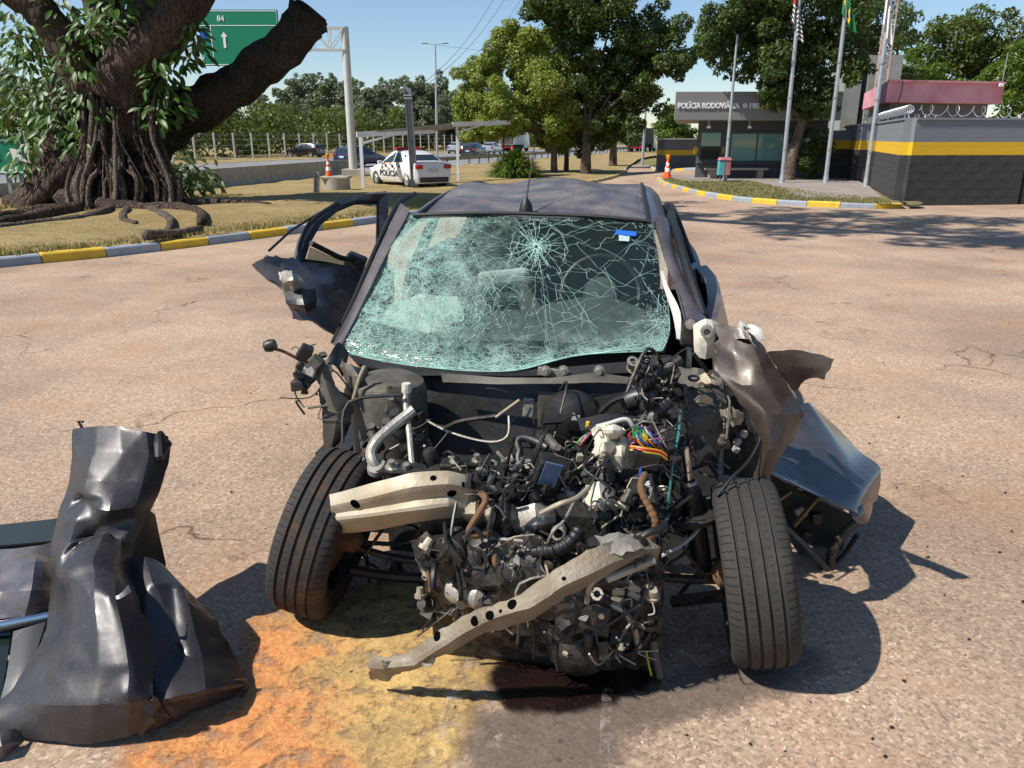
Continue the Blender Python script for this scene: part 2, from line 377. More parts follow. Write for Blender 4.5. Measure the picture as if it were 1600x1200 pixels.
# ---------------------------------------------------------------- vegetation
def leaf_cloud(name, clumps, n, size, mat, parent, flat=.5, asp=.45, droop=.2, seed=1, fill=.55):
    g = np.random.default_rng(seed)
    C = np.array([c for c, r in clumps], float); Rr = np.array([r if isinstance(r, (tuple, list)) else (r, r, r*.8) for c, r in clumps], float)
    w = (Rr.prod(axis=1))**(2/3); k = g.choice(len(C), n, p=w/w.sum())
    d = g.normal(size=(n, 3)); d /= np.linalg.norm(d, axis=1, keepdims=True)
    rad = (g.random(n)**(1/3))*(1-fill)+fill; rad *= 1+.18*g.normal(size=n)*.6
    P = C[k]+d*Rr[k]*rad[:, None]
    nr = d*(1-flat)+g.normal(size=(n, 3))*.55+np.array([0, 0, .35]); nr /= np.linalg.norm(nr, axis=1, keepdims=True)
    ax = g.normal(size=(n, 3))+d*.6+np.array([0, 0, -droop*2]); ax -= nr*(ax*nr).sum(1, keepdims=True); ax /= np.linalg.norm(ax, axis=1, keepdims=True)
    sd = np.cross(nr, ax); s = size*g.uniform(.6, 1.35, n)[:, None]
    V = np.stack([P-ax*s*.5, P+sd*s*asp*.5+nr*s*.06, P+ax*s*.5, P-sd*s*asp*.5+nr*s*.06], 1).reshape(-1, 3)
    me = bpy.data.meshes.new(name); me.vertices.add(4*n); me.vertices.foreach_set('co', V.ravel())
    me.loops.add(4*n); me.loops.foreach_set('vertex_index', np.arange(4*n, dtype=np.int32))
    me.polygons.add(n); me.polygons.foreach_set('loop_start', np.arange(0, 4*n, 4, dtype=np.int32)); me.polygons.foreach_set('loop_total', np.full(n, 4, dtype=np.int32))
    me.update(calc_edges=True); return link(name, me, mat, parent)
def bark(name, a, b, sc=3, bump=.8):
    t = NT(name); st_ = t.n('Mapping', i_Vector=t.coord()); st_.inputs['Scale'].default_value = (1, 1, .3)
    n1 = t.noise(sc*3, 7, .7, vec=st_.outputs[0], dist=.6); n2 = t.noise(sc*.4, 3); v = t.vor(sc*4, 'DISTANCE_TO_EDGE', vec=st_.outputs[0])
    c = t.mix(t.ramp(n1, (.35, 0.0), (.65, 1.0)), a, b); c = t.mix(t.ramp(n2, (.4, 0.0), (.65, .6)), c, tuple(x*.55 for x in b)); h = t.math('ADD', n1, t.ramp(v, (0, 0.0), (.15, .6)))
    return t.done(t.bsdf(c, .93, 0, t.bump(h, bump, .06), Specular_IOR_Level=.15))
m_bark = bark('grey_bark', (.22, .17, .13), (.12, .095, .075)); m_barkf = bark('ficus_bark', (.15, .105, .08), (.05, .037, .03), 2.6, 1.0)
m_root = bark('pale_aerial_root', (.30, .245, .19), (.13, .10, .08), 6, 1.0); m_bark_shade = bark('shade_painted_bark', (.075, .058, .045), (.03, .026, .02), 3.0, 1.0)  # last one: darker ficus bark, the limb's shade painted into its colour
m_leaf_y = leafmat('yellowish_leaves', (.16, .24, .035), (.26, .33, .055), (.40, .40, .10)); m_leaf_d = leafmat('dark_leaves', (.04, .075, .02), (.065, .11, .028), (.12, .16, .04))
m_leaf_m = leafmat('mid_green_leaves', (.05, .08, .015), (.085, .12, .025), (.15, .17, .04)); m_leaf_e = leafmat('eucalyptus_leaves', (.12, .15, .085), (.17, .20, .12), (.24, .26, .16), .6, .2)  # eucalyptus greens lightened so the colour carries distance haze
m_leaf_b = leafmat('bright_leaves', (.06, .12, .01), (.10, .18, .02), (.17, .24, .04)); m_fleaf = leafmat('ficus_leaves', (.03, .075, .012), (.055, .125, .02), (.11, .19, .03), .42, .3)
def tree(name, base, trunk_h, r0, blobs, n, size, mat, label, cat='tree', group=None, limbs=5, seed=1, asp=.45, droop=.2, bm=None, lean=(0, 0), fill=.5, sub=6):
    """blobs: (dx, dy, z, r) relative to the base; each is broken into sub-clumps for an uneven outline"""
    g = random.Random(seed); x, y, z = base; root = empty(name, (x, y, z), 0, label, cat, group)
    tr = MB(); top = Vector((x+lean[0], y+lean[1], z+trunk_h))
    pts = smooth_line([(x, y, z-.1), (x+lean[0]*.3+g.uniform(-.05, .05), y+lean[1]*.3, z+trunk_h*.45), top], 4)
    tr.tube(pts, [r0*(1.25-.5*i/(len(pts)-1)) for i in range(len(pts))], 10, wob=.12, seed=seed); tr.build('trunk', bm or m_bark, root, smooth=True, angle=180)
    cl = []
    for i, (dx, dy, bz, r) in enumerate(blobs):
        c = Vector((x+dx, y+dy, z+bz)); lb = MB(); mid = top.lerp(c, .5)+Vector((g.uniform(-.2, .2), g.uniform(-.2, .2), -.1*r))
        q = smooth_line([top-Vector((0, 0, .25*trunk_h*g.random())), mid, c+Vector((0, 0, r*.3))], 4); lb.tube(q, [r0*(.55-.45*j/(len(q)-1)) for j in range(len(q))], 6)
        if i < limbs: lb.build('limb', bm or m_bark, root, smooth=True, angle=180)
        cl.append((c, (r*.62, r*.62, r*.55)))
        for _ in range(sub):
            d = Vector((g.gauss(0, 1), g.gauss(0, 1), g.gauss(0, .8))).normalized(); cl.append((c+d*r*g.uniform(.6, 1.12), r*g.uniform(.14, .42)))
    leaf_cloud('crown', cl, n, size, mat, root, asp=asp, droop=droop, seed=seed, fill=fill); return root
def P3(x, y, Y, base): p = pY(x, y, Y); return (p.x-base[0], 0, p.z-base[2])
def ptree(name, bx, by, Y, th, r0, blobs, n, size, mat, label, **kw):
    """base and blobs read off the photo at real distance Y (metres); blob = (px, py, radius in m, depth offset)"""
    b = pY(bx, by, Y); b = (b.x, Y, gz(b.x, Y)+.05); bl = []
    for q in blobs:
        p = pY(q[0], q[1], Y); bl.append((p.x-b[0], q[3] if len(q) > 3 else 0, p.z-b[2], q[2]))
    return tree(name, b, th, r0, bl, n, size, mat, label, **kw)
# the three trees of the middle island
ptree('island_tree', 866, 272, 45, 2.4, .18, [(770, 150, 1.75, 0), (740, 190, 1.29, .6), (745, 120, 1.17, 0), (810, 90, 1.64, -.4), (855, 70, 1.64, .5), (860, 140, 2.11, -.6), (810, 185, 1.64, .5), (900, 115, 1.64, .3), (905, 180, 1.40, 0), (870, 215, 1.05, .2), (800, 55, 0.94, 0)], 100000, .165, m_leaf_y,
      'yellow green bushy tree behind the carport on the middle island', seed=3, droop=.5, sub=16, fill=.35)
ptree('island_tree', 915, 266, 44, 2.6, .26, [(900, 30, 2.0, 0), (960, 25, 2.0, .5), (1010, 45, 1.5, 0), (1040, 85, 1.6, -.4), (985, 100, 1.9, .5), (940, 120, 1.9, .6), (1000, 150, 1.5, 0), (950, 185, 1.4, .4), (985, 200, 1.0, 0), (860, 5, 1.4, 0), (930, -40, 2.0, 0), (1055, 105, .9, 0)], 60000, .22, m_leaf_d,
      'tall dark green tree with wide branches above the driveway', seed=5, droop=.1, sub=14, fill=.4)
ptree('island_tree', 958, 256, 56, 2.0, .26, [(950, 195, 1.5), (975, 175, 1.6), (935, 210, 1.1), (990, 205, 1.0)], 9000, .24, m_leaf_d, 'slender dark tree farthest along the middle island, near the truck', seed=8)
ptree('island_tree', 885, 262, 47, 2.2, .14, [(880, 190, 1.6), (855, 215, 1.2), (905, 215, 1.1)], 8000, .22, m_leaf_m, 'thin trunked tree between the yellow green tree and the dark tree', seed=9)
ptree('sapling', 787, 262, 41, 2.4, .06, [(775, 165, 1.2), (800, 190, 1.0), (765, 200, .8)], 6000, .18, m_leaf_y, 'slim many stemmed sapling rising out of the round bush', seed=11)
# a round bush of strap leaves
def strap_bush(name, c, rad, n, ln, mat, label):
    root = empty(name, c, 0, label, 'bush'); v, f = [], []; g = random.Random(4)
    for _ in range(n):
        a, e = g.uniform(0, 6.28), g.uniform(.15, 1.45); d = Vector((math.cos(a)*math.cos(e), math.sin(a)*math.cos(e), math.sin(e))); o = Vector(c)+Vector((d.x*rad*g.random(), d.y*rad*g.random(), .1+d.z*rad*.8*g.random()))
        l = ln*g.uniform(.6, 1.2); sd = d.cross(Vector((0, 0, 1))).normalized()*.035; b = len(v)
        p1, p2 = o+d*l*.6, o+d*l+Vector((0, 0, -l*.35)); v += [o-sd*.6, o+sd*.6, p1+sd, p1-sd, p2]; f += [(b, b+1, b+2, b+3), (b+3, b+2, b+4)]
    me = bpy.data.meshes.new('foliage'); me.from_pydata(v, [], f); link('foliage', me, mat, root); return root
p = pZ(805, 278, -.3); strap_bush('round_bush', (p.x, p.y, gz(p.x, p.y)), 1.15, 4200, .75, m_leaf_b, 'round bright green bush of strap leaves before the middle trees')
# the tree by the flagpoles, with the shrub at its foot
ptree('station_tree', 1232, 288, 29.2, 2.6, .17, [(1120, 30, 1.0, 0), (1150, 65, 1.2, .3), (1200, 90, 1.3, -.2), (1250, 120, 1.3, .2), (1290, 90, 1.2, 0), (1320, 60, 1.0, .3), (1230, 40, 1.5, 0), (1300, 15, 1.3, 0), (1180, 10, 1.4, 0), (1270, 160, .9, .2), (1215, 150, .75, 0), (1340, 110, .7, .4), (1250, -40, 1.8, 0), (1140, 100, .55, 0), (1105, 60, .5, 0)], 52000, .16, m_leaf_d,
      'dark leafy tree before the station, its crown over the lettering', seed=14, droop=.4, lean=(.35, 0), sub=12, fill=.4)
ptree('dark_shrub', 1262, 286, 29.6, .5, .05, [(1262, 235, .6), (1245, 215, .45), (1285, 225, .5), (1262, 262, .5)], 7000, .09, m_leaf_d, 'dark shrub at the foot of the tree before the station windows', cat='shrub', seed=15)
ptree('back_tree', 1395, 230, 46, 3.5, .2, [(1375, 70, 1.7), (1395, 30, 1.8), (1350, 60, 1.6), (1330, 20, 2.0), (1405, 120, .9), (1340, 150, 1.7), (1310, 190, 1.3), (1360, 180, 1.4)], 15000, .2, m_leaf_d, 'dark tree behind the lattice mast and grey tower', seed=16)
ptree('back_tree', 1480, 230, 60, 4.5, .3, [(1500, 60, 2.6), (1470, 110, 2.4), (1540, 90, 2.6), (1580, 60, 2.4), (1530, 30, 1.8), (1450, 65, 1.4), (1600, 110, 2.6), (1440, 120, 1.2), (1500, 150, 2.4)], 22000, .3, m_leaf_m, 'broad olive green tree behind the pink roofed building', seed=17)
ptree('back_tree', 1420, 215, 52, 2.5, .15, [(1425, 110, 1.4), (1450, 130, 1.6), (1410, 150, 1.3), (1475, 150, 1.2)], 8000, .22, m_leaf_b, 'bright low tree between the grey tower and the pink roof', seed=18)
ptree('back_tree', 1590, 240, 44, 2.5, .2, [(1590, 110, 1.8), (1615, 150, 1.8), (1580, 165, 1.2), (1640, 90, 2.2)], 10000, .22, m_leaf_b, 'bright green tree at the right edge behind the pink roofed building', seed=19)
ptree('back_tree', 1050, 232, 74, 1.8, .2, [(1045, 190, 1.7), (1060, 200, 1.7), (1035, 205, 1.3), (1070, 212, 1.3), (1050, 172, .9)], 7000, .28, m_leaf_b, 'feathery light green tree left of the station beside the kiosk', seed=20)
# eucalyptus wood beyond the highway, tree by tree
euc = [(268, 165, 13), (300, 172, 12), (335, 180, 12), (362, 168, 12), (395, 150, 12), (425, 168, 12), (455, 165, 12), (482, 132, 13), (505, 122, 14), (530, 128, 14), (555, 138, 13), (580, 150, 13), (604, 134, 13), (628, 140, 13), (652, 128, 13), (676, 130, 13), (700, 142, 13), (725, 160, 12), (755, 180, 12), (230, 150, 13), (545, 160, 13), (620, 165, 13), (680, 160, 13), (490, 160, 13), (60, 110, 14), (20, 90, 14), (100, 130, 14), (-10, 120, 14)]
for i, (px_, top, dd) in enumerate(euc):
    Y = 122+((i*37) % 11)*3; b = pY(px_, 236, Y); tp = pY(px_, top, Y).z; b = (b.x, Y, -.1); hgt = (tp+.4)*1.12
    if px_ < 110: Y = 70; b = (pY(px_, 236, Y).x, Y, -.2); hgt = pY(px_, top, Y).z
    g = random.Random(i); bl = [(g.uniform(-.26, .26)*hgt*q[0], g.uniform(-.2, .2)*hgt, hgt*q[1], hgt*q[2]*g.uniform(.85, 1.15)) for q in ((.7, .88, .12), (1.0, .74, .17), (1.3, .62, .2), (1.4, .48, .21), (1.2, .36, .21), (.6, .78, .15), (1.5, .58, .18), (1.4, .28, .2), (.8, .66, .2))]
    where = 'behind the ficus' if px_ < 260 else ('behind the gantry post' if 495 < px_ < 610 else ('left of the gantry post' if px_ < 500 else 'right of the gantry post'))
    tree('eucalyptus_tree', b, hgt*.45, hgt*.022, bl, 9000, hgt*.036, m_leaf_e, 'tall grey green eucalyptus of the wood beyond the highway, '+where, group='eucalyptus wood beyond the highway '+where, seed=40+i, limbs=3, asp=.6, droop=.6, fill=.4)
cl = []; g = random.Random(77)
th_a = offset(hw, 34)
for x, y in th_a:
    if 60 < y < 190 or True:
        if y < 30 or y > 240: continue
        for _ in range(5): cl.append(((x+g.uniform(-5, 4), y+g.uniform(-2, 2), g.uniform(.3, 4.6)), g.uniform(1.0, 1.9)))
o = leaf_cloud('roadside_thicket', cl, 70000, .46, m_leaf_m, None, asp=.6, seed=31); tag(o, 'dense green roadside thicket behind the fence across the highway', 'thicket', kind='stuff')
# ---------------------------------------------------------------- the old ficus
FY = 18.6
fb = pZ(170, 328); fic = empty('ficus_tree', (fb.x, FY, .1), 0, 'massive old ficus with sawn limbs and hanging roots on the grass island', 'tree')
def F(x, y, dy=0): return pY(x, y, FY+dy)
def limb(name, pts, rad, mat=None, n=18, wob=.22, k=6, seed=0):
    q = smooth_line([F(*p) for p in pts], k); d = crom([(r,) for r in rad], k)[:, 0]
    return MB().tube(q, list(d), n, wob=wob, seed=seed).build(name, mat or m_barkf, fic, smooth=True, angle=180)
tk = limb('trunk', [(165, 345, 0), (175, 290, 0), (195, 220, 0), (203, 150, 0), (205, 95, .1), (200, 60, .2)], [1.30, .92, .78, .74, .68, .5], n=28, wob=.3)
limb('trunk_stem', [(75, 345, .3), (95, 290, .3), (110, 220, .2), (115, 150, .2), (120, 90, .3), (115, 40, .4)], [.95, .68, .52, .48, .42, .3], n=20, wob=.3, seed=4)
limb('limb', [(215, 270, .3), (255, 205, .3), (310, 170, .2), (365, 134, .1), (420, 95, 0), (458, 60, -.1), (484, 26, -.1), (491, 16, -.1)], [.42, .50, .50, .47, .44, .45, .45, .3], m_bark_shade, n=24, wob=.32, seed=8)
limb('limb', [(190, 150, -.3), (212, 98, -.5), (250, 58, -.7), (285, 12, -.9), (312, -40, -1)], [.7, .58, .48, .44, .42], n=22, wob=.25, seed=12)
limb('limb', [(150, 150, -.3), (115, 85, -.5), (75, 30, -.7), (30, -10, -.8), (-40, -60, -1)], [.55, .42, .36, .34, .3], n=18, wob=.25, seed=15)
limb('limb', [(205, 90, .3), (235, 20, .6), (250, -60, .8)], [.55, .5, .4], n=18, wob=.25, seed=18)
limb('limb', [(180, 90, .5), (165, 20, .9), (140, -60, 1.2)], [.5, .42, .35], n=18, wob=.25, seed=19)
# sawn stub face of the right-hand limb
a, b = F(468, 35, -.1), F(492, 0, -.1)
g = random.Random(5)
for (bx, by, ex, ey, r, dy) in [(120, 250, 35, 332, .3, -.6), (95, 260, 5, 340, .25, -.3), (140, 250, 105, 335, .28, -.9), (165, 250, 150, 335, .3, -1.1), (190, 250, 195, 333, .3, -1.2), (225, 250, 250, 328, .28, -1.0), (240, 255, 290, 322, .26, -.6), (60, 290, 20, 332, .22, -.5)]:
    limb('buttress_root', [(bx, by, -.4), ((bx+ex)/2+g.uniform(-5, 5), (by*.45+ey*.55), dy*.75), (ex, ey, dy), (ex+(ex-bx)*.2, ey+9, dy-.2)], [r, r*.85, r*.7, r*.3], m_barkf, n=12, wob=.3, seed=g.random()*50)
for i in range(40):
    ex = g.uniform(108, 285); t0 = g.uniform(120, 250); bx = 130+(ex-108)*.65+g.uniform(-12, 12); r = g.choice([.018, .025, .035, .05, .075])
    dy = -1.0-.45*math.cos((ex-195)/70)+g.uniform(-.2, .2)
    MB().tube(smooth_line([F(bx, t0, -.75), F(bx+g.uniform(-8, 8), t0*.6+318*.4, dy*.85), F(ex+g.uniform(-6, 6), 285, dy), F(ex, 326, dy-.15)], 5), [r*(.7+.5*k/15) for k in range(16)], 7, wob=.25, seed=i).build('aerial_root', m_root if (ex < 190 and i % 3) or i % 4 == 0 else m_barkf, fic, smooth=True, angle=180)
for pts, r in [([(150, 322, -1.0), (215, 328, -1.3), (280, 328, -1.2), (312, 335, -1.6), (316, 352, -2.6)], .16), ([(130, 328, -1.0), (70, 338, -1.6), (10, 352, -2.2), (-40, 362, -2.6)], .15), ([(170, 330, -1.2), (130, 345, -1.9), (60, 352, -2.4), (0, 358, -2.9)], .10), ([(230, 326, -1), (270, 345, -1.9), (255, 366, -3.2)], .09), ([(200, 330, -1.3), (190, 345, -2.1), (215, 352, -2.5)], .1), ([(290, 320, -.6), (345, 318, -.5), (420, 322, -.6)], .12), ([(60, 335, -1.1), (20, 338, -1.5), (-20, 345, -1.7)], .14), ([(225, 372, -4), (270, 366, -3.6), (316, 358, -3)], .08)]:
    q = []
    for x, y, dy in pts:
        w = pZ(x, y, .2); q.append(Vector((w.x+g.uniform(-.06, .06), w.y+g.uniform(-.06, .06), .21+.04*g.random())))
    q = smooth_line(q, 6); MB().tube(q, [r*(1-.5*k/len(q)) for k in range(len(q))], 10, wob=.45, seed=r*99).build('surface_root', m_root if r < .12 else m_barkf, fic, smooth=True, angle=180)
# big glossy leaves: the ones that can be told apart are parts, the rest one mass
def leaf_mesh():
    v, f = [], []; n = 6
    for i in range(n+1):
        t = i/n; w = .5*math.sin(math.pi*min(1, t*.96+.04))**.75*.36; z = -.22*t*t
        v += [(-w, t, z+w*.25), (0, t, z), (w, t, z+w*.25)]
    for i in range(n):
        b = i*3; f += [(b, b+1, b+4, b+3), (b+1, b+2, b+5, b+4)]
    me = bpy.data.meshes.new('leaf'); me.from_pydata(v, [], f); me.shade_smooth(); return me
lm = leaf_mesh(); lm.materials.append(m_fleaf)
def leaf_spot(c, rad, g):
    d = Vector((g.gauss(0, 1), g.gauss(0, .8), g.gauss(0, 1))); d.normalize(); p = Vector(c)+d*rad*g.uniform(.3, 1)
    ax = Vector((d.x*.8+g.uniform(-.4, .4), d.y*.6-.3+g.uniform(-.3, .3), -.55+g.uniform(-.4, .5))).normalized()
    nrm = (Vector((g.uniform(-.5, .5), -.6, .8))); sd = ax.cross(nrm).normalized(); nrm = sd.cross(ax); s = g.uniform(.18, .33)
    M4 = Matrix((sd*s, ax*s, nrm*s)).transposed().to_4x4(); M4.translation = p; return M4
clus = [(112, 60, .55, -.9, 20), (125, 110, .5, -1, 20), (130, 165, .55, -1, 24), (125, 215, .45, -1, 16), (60, 90, .5, -.6, 14), (45, 150, .55, -.6, 16), (85, 195, .4, -.9, 12), (30, 60, .5, -.4, 12), (148, 45, .45, -1.2, 16), (165, 30, .35, -1.3, 10), (250, 120, .4, -1.1, 18), (270, 160, .45, -.9, 20), (285, 95, .3, -.9, 10), (300, 45, .3, -1.2, 10), (240, 175, .35, -1.2, 12), (50, 215, .4, -.6, 10), (35, 258, .3, -.6, 10), (300, 75, .3, -1.2, 8), (190, 5, .5, -1.2, 16), (100, 15, .5, -.8, 14)]
clus2 = clus+[(40, 120, .9, .2, 50), (20, 190, .8, .2, 40), (60, 50, .8, .3, 40), (90, 160, .6, -.3, 30), (10, 80, .8, .3, 40), (255, 140, .5, -.6, 20), (140, 130, .5, -.7, 25)]
g = random.Random(21)
for x, y, r, dy, n in clus:
    c = F(x, y, dy)
    tw = MB(); tw.tube(smooth_line([F(x+(195-x)*.5, y+20, -.3), c.lerp(F(x, y-10, dy), .5), c], 4), [.03, .028, .026, .024, .022, .02, .018, .015, .012], 5); tw.build('twig', m_root, fic, smooth=True, angle=180)
    for _ in range(n):
        o = bpy.data.objects.new('leaf', lm); col.objects.link(o); o.parent = fic; o.matrix_parent_inverse = world_of(fic).inverted(); o.matrix_basis = leaf_spot(c, r, g)
# remaining leaves (small gaps between the told-apart ones, and the crown overhead)
mbv, mbf = [], []
base = [tuple(v.co) for v in lm.vertices]; bf = [tuple(p.vertices) for p in lm.polygons]
for x, y, r, dy, n in clus2+[(20, 20, .8, 0, 10), (60, -20, .8, 0, 10)]:
    for _ in range(int(n*2.2)):
        M4 = leaf_spot(F(x, y, dy+.4), r*1.1, g); b = len(mbv); mbv += [tuple(M4 @ Vector(q)) for q in base]; mbf += [tuple(i+b for i in q) for q in bf]
me = bpy.data.meshes.new('foliage'); me.from_pydata(mbv, [], mbf); o = link('foliage', me, m_fleaf, fic, smooth=True, angle=180); o['kind'] = 'stuff'
oc = [(F(170, -260, -1), 2.2), (F(60, -300, 0), 2.0), (F(300, -280, -1.2), 2.0), (F(220, -420, 0), 2.2), (F(380, -330, 0), 1.6), (F(120, -160, .5), 1.3)]
o = leaf_cloud('crown', oc, 22000, .36, m_fleaf, fic, seed=9)
# small dark saplings at the ficus' foot
def leafy(name, px_, py_, Y, hgt, rad, n, label):
    b = pZ(px_, py_, .12); root = empty(name, (b.x, b.y, b.z), 0, label, 'plant'); g = random.Random(int(px_)); mb = MB()
    for _ in range(7): mb.tube([b, b+Vector((g.uniform(-.4, .4)*rad, g.uniform(-.3, .3)*rad, hgt*.6)), b+Vector((g.uniform(-1, 1)*rad, g.uniform(-.7, .7)*rad, hgt*g.uniform(.8, 1)))], [.018, .014, .008], 5)
    mb.build('stem', m_barkf, root, smooth=True); v, f = [], []
    for _ in range(n):
        M4 = leaf_spot(b+Vector((g.uniform(-.7, .7)*rad, g.uniform(-.5, .5)*rad, hgt*g.uniform(.35, .9))), rad*.5, g); k = len(v); v += [tuple(M4 @ Vector(q)) for q in base]; f += [tuple(i+k for i in q) for q in bf]
    me = bpy.data.meshes.new('foliage'); me.from_pydata(v, [], f); o = link('foliage', me, m_leaf_d, root, smooth=True, angle=180); o['kind'] = 'stuff'
leafy('leafy_seedling', 287, 310, 20, 1.0, .85, 150, 'dark leafy young ficus shoot right of the big trunk')
leafy('leafy_seedling', 325, 300, 21, .5, .5, 50, 'low leafy shoot beside the concrete barrier')
# the living top limb, overhead and out of the picture: it streaks the yard with shade
zt_ = F(170, -60, 1.0); q = smooth_line([zt_, Vector((-9.2, 17.5, 9.5)), Vector((-7.5, 14.5, 11.6)), Vector((-5.6, 11.8, 12.8)), Vector((-3.4, 9.6, 13.4)), Vector((-1.0, 8.2, 13.8))], 6)
MB().tube(q, [.42*(1-.8*i/len(q)) for i in range(len(q))], 10, wob=.2).build('limb', m_barkf, fic, smooth=True, angle=180)
g = random.Random(8); cl = []
for i in range(44):
    a = q[g.randrange(8, len(q))]; e = a+Vector((g.uniform(-2.2, 4.6), g.uniform(-2.0, 3.4), g.uniform(-.3, 1.2))); MB().tube(smooth_line([a, a.lerp(e, .5)+Vector((0, 0, .3)), e], 3), [.07, .06, .05, .045, .04, .03, .02], 5).build('branch', m_barkf, fic, smooth=True, angle=180)
    cl += [(e, g.uniform(.35, .7)), (a.lerp(e, .7), g.uniform(.3, .5))]
leaf_cloud('crown', cl, 5600, .30, m_fleaf, fic, seed=10)
# ---------------------------------------------------------------- street furniture, barrier, fence, signs
def text_mesh(txt, size, depth=.004, bold=0):
    c = bpy.data.curves.new('lettering', 'FONT'); c.body = txt; c.size = size; c.extrude = depth; c.align_x = 'LEFT'; c.offset = bold; c.resolution_u = 3
    o = bpy.data.objects.new('lettering', c); col.objects.link(o); dg = bpy.context.evaluated_depsgraph_get()
    me = bpy.data.meshes.new_from_object(o.evaluated_get(dg)); bpy.data.objects.remove(o); bpy.data.curves.remove(c); return me
def lettering(txt, size, mat, parent, M4, bold=0, width=None, depth=.004, name='lettering'):
    me = text_mesh(txt, size, depth, bold); me.materials.clear()
    if width:
        xs = [v.co.x for v in me.vertices]; k = width/(max(xs)-min(xs)); me.transform(Matrix.Diagonal((k, 1, 1, 1)))
    me.transform(M4); o = bpy.data.objects.new(name, me); col.objects.link(o); me.materials.append(mat); o.parent = parent; o.matrix_parent_inverse = world_of(parent).inverted(); return o
def facing(p, rz=0): return Matrix.Translation(p) @ Matrix.Rotation(rz, 4, 'Z') @ Matrix.Rotation(R(90), 4, 'X')
m_sgreen = plain('sign_green', (.0, .21, .105), (.0, .19, .095), 2, .45); m_sblue = plain('sign_blue', (.01, .08, .45), None, 2, .45)
m_wht_flat = plain('lettering_white', (.82, .82, .82), (.78, .78, .78), 3, .5)
m_postg = plain('grey_post', (.20, .22, .24), (.28, .30, .31), 5, .6, .3)
def gY(x, y, Y): return pY(x, y, Y)
# gantry over the highway
gp = gY(553, 283, 41); GX = gp.x; gr = empty('sign_gantry', (GX, 41, -.36), 0, 'pale steel gantry with truss arm reaching over the highway', 'gantry')
zt = pY(548, 42, 41).z; m_gantry = plain('gantry_paint', (.62, .60, .54), (.52, .50, .46), 3, .55, .2)
MB().lathe([(.30, -.1), (.30, .06), (.21, .06), (.19, zt+.36)], (GX, 41, -.36), (0, 0, 1), 20).build('post', m_gantry, gr, smooth=True)
MB().box((GX, 41, -.2), (1.0, 1.0, .6)).build('footing', m_conc, gr, bevel=.03)
z0 = pY(548, 78, 41).z; Lx = GX-11
for zz, yy in ((zt-.05, 40.8), (z0, 40.8), (zt-.05, 41.4), (z0, 41.4)): MB().bar((GX, yy, zz), (Lx, yy, zz+.05), .07, .07).build('chord', m_gantry, gr)
for i in range(14):
    x0, x1 = GX-i*.8, GX-(i+1)*.8
    for yy in (40.8, 41.4):
        MB().bar((x0, yy, z0) if i % 2 else (x0, yy, zt-.05), (x1, yy, zt-.05) if i % 2 else (x1, yy, z0), .045, .045).build('brace', m_gantry, gr)
        MB().bar((x1, yy, z0), (x1, yy, zt-.05), .04, .04).build('strut', m_gantry, gr)
tl, br = pY(308, 15, 40.5), pY(441, 103, 40.5)
sg = empty('overhead_sign', (tl.x, 40.5, br.z), 0, 'large green overhead road sign numbered 84 behind the ficus limb', 'road sign')
def signboard(root, x0, x1, z0, z1, y, mat=m_sgreen, div=None):
    MB().box(((x0+x1)/2, y, (z0+z1)/2), (x1-x0, .05, z1-z0)).build('panel', mat, root); bw = .035
    e = .06
    for a, b in (((x0+e, z0+e), (x1-e, z0+e)), ((x0+e, z1-e), (x1-e, z1-e)), ((x0+e, z0+e), (x0+e, z1-e)), ((x1-e, z0+e), (x1-e, z1-e))):
        MB().bar((a[0], y-.03, a[1]), (b[0], y-.03, b[1]), bw if a[0] == b[0] else .012, bw if a[1] == b[1] else .012).build('border', m_wht_flat, root)
def vbar(root, x, z0, z1, y, w=.035, mat=m_wht_flat): MB().box((x, y-.032, (z0+z1)/2), (w, .01, z1-z0)).build('border', mat, root)
signboard(sg, tl.x, br.x, br.z, tl.z, 40.5); dz = pY(400, 40, 40.5).z
MB().box(((tl.x+br.x)/2, 40.466, dz), (br.x-tl.x-.14, .01, .035)).build('border', m_wht_flat, sg); vx = pY(331, 60, 40.5).x; vbar(sg, vx, br.z+.06, dz, 40.5)
lettering('84', .36, m_wht_flat, sg, facing(pY(339, 33, 40.46)), .004)
lettering('U', .36, m_wht_flat, sg, facing(pY(312, 93, 40.46)), .004); MB().box(pY(318, 55, 40.46), (.36, .02, .4)).build('route_shield', m_sblue, sg)
mb = MB(); q = pY(352, 75, 40.46); mb.prism([(q.x-.06, 40.46, q.z), (q.x+.06, 40.46, q.z), (q.x+.06, 40.46, q.z+.5), (q.x+.16, 40.46, q.z+.5), (q.x, 40.46, q.z+.72), (q.x-.16, 40.46, q.z+.5), (q.x-.06, 40.46, q.z+.5)], (0, -.01, 0)); mb.build('arrow', m_wht_flat, sg)
# exit sign by the left edge
SY = 19.6; a, b = pY(-40, 215, SY), pY(46, 273, SY)
es = empty('exit_sign', ((a.x+b.x)/2, SY, .1), 0, 'green road sign with white arrow at the left edge beside the ficus', 'road sign')
signboard(es, a.x, b.x, b.z, a.z, SY); lettering('S', .26, m_wht_flat, es, facing(pY(-7, 250, SY-.04)), .003)
q = pY(28, 243, SY-.035); Rm = Matrix.Rotation(R(-45), 4, 'Y'); mb = MB(); mb.prism([q+Rm @ Vector(c) for c in ((-.05, 0, -.24), (.05, 0, -.24), (.05, 0, .02), (.16, 0, .02), (0, 0, .24), (-.16, 0, .02), (-.05, 0, .02))], (0, -.01, 0)); mb.build('arrow', m_wht_flat, es)
for px_ in (10, 30): c = pY(px_, 260, SY+.06); MB().box((c.x, SY+.07, c.z/2+.05), (.09, .07, c.z+.3)).build('post', m_postg, es)
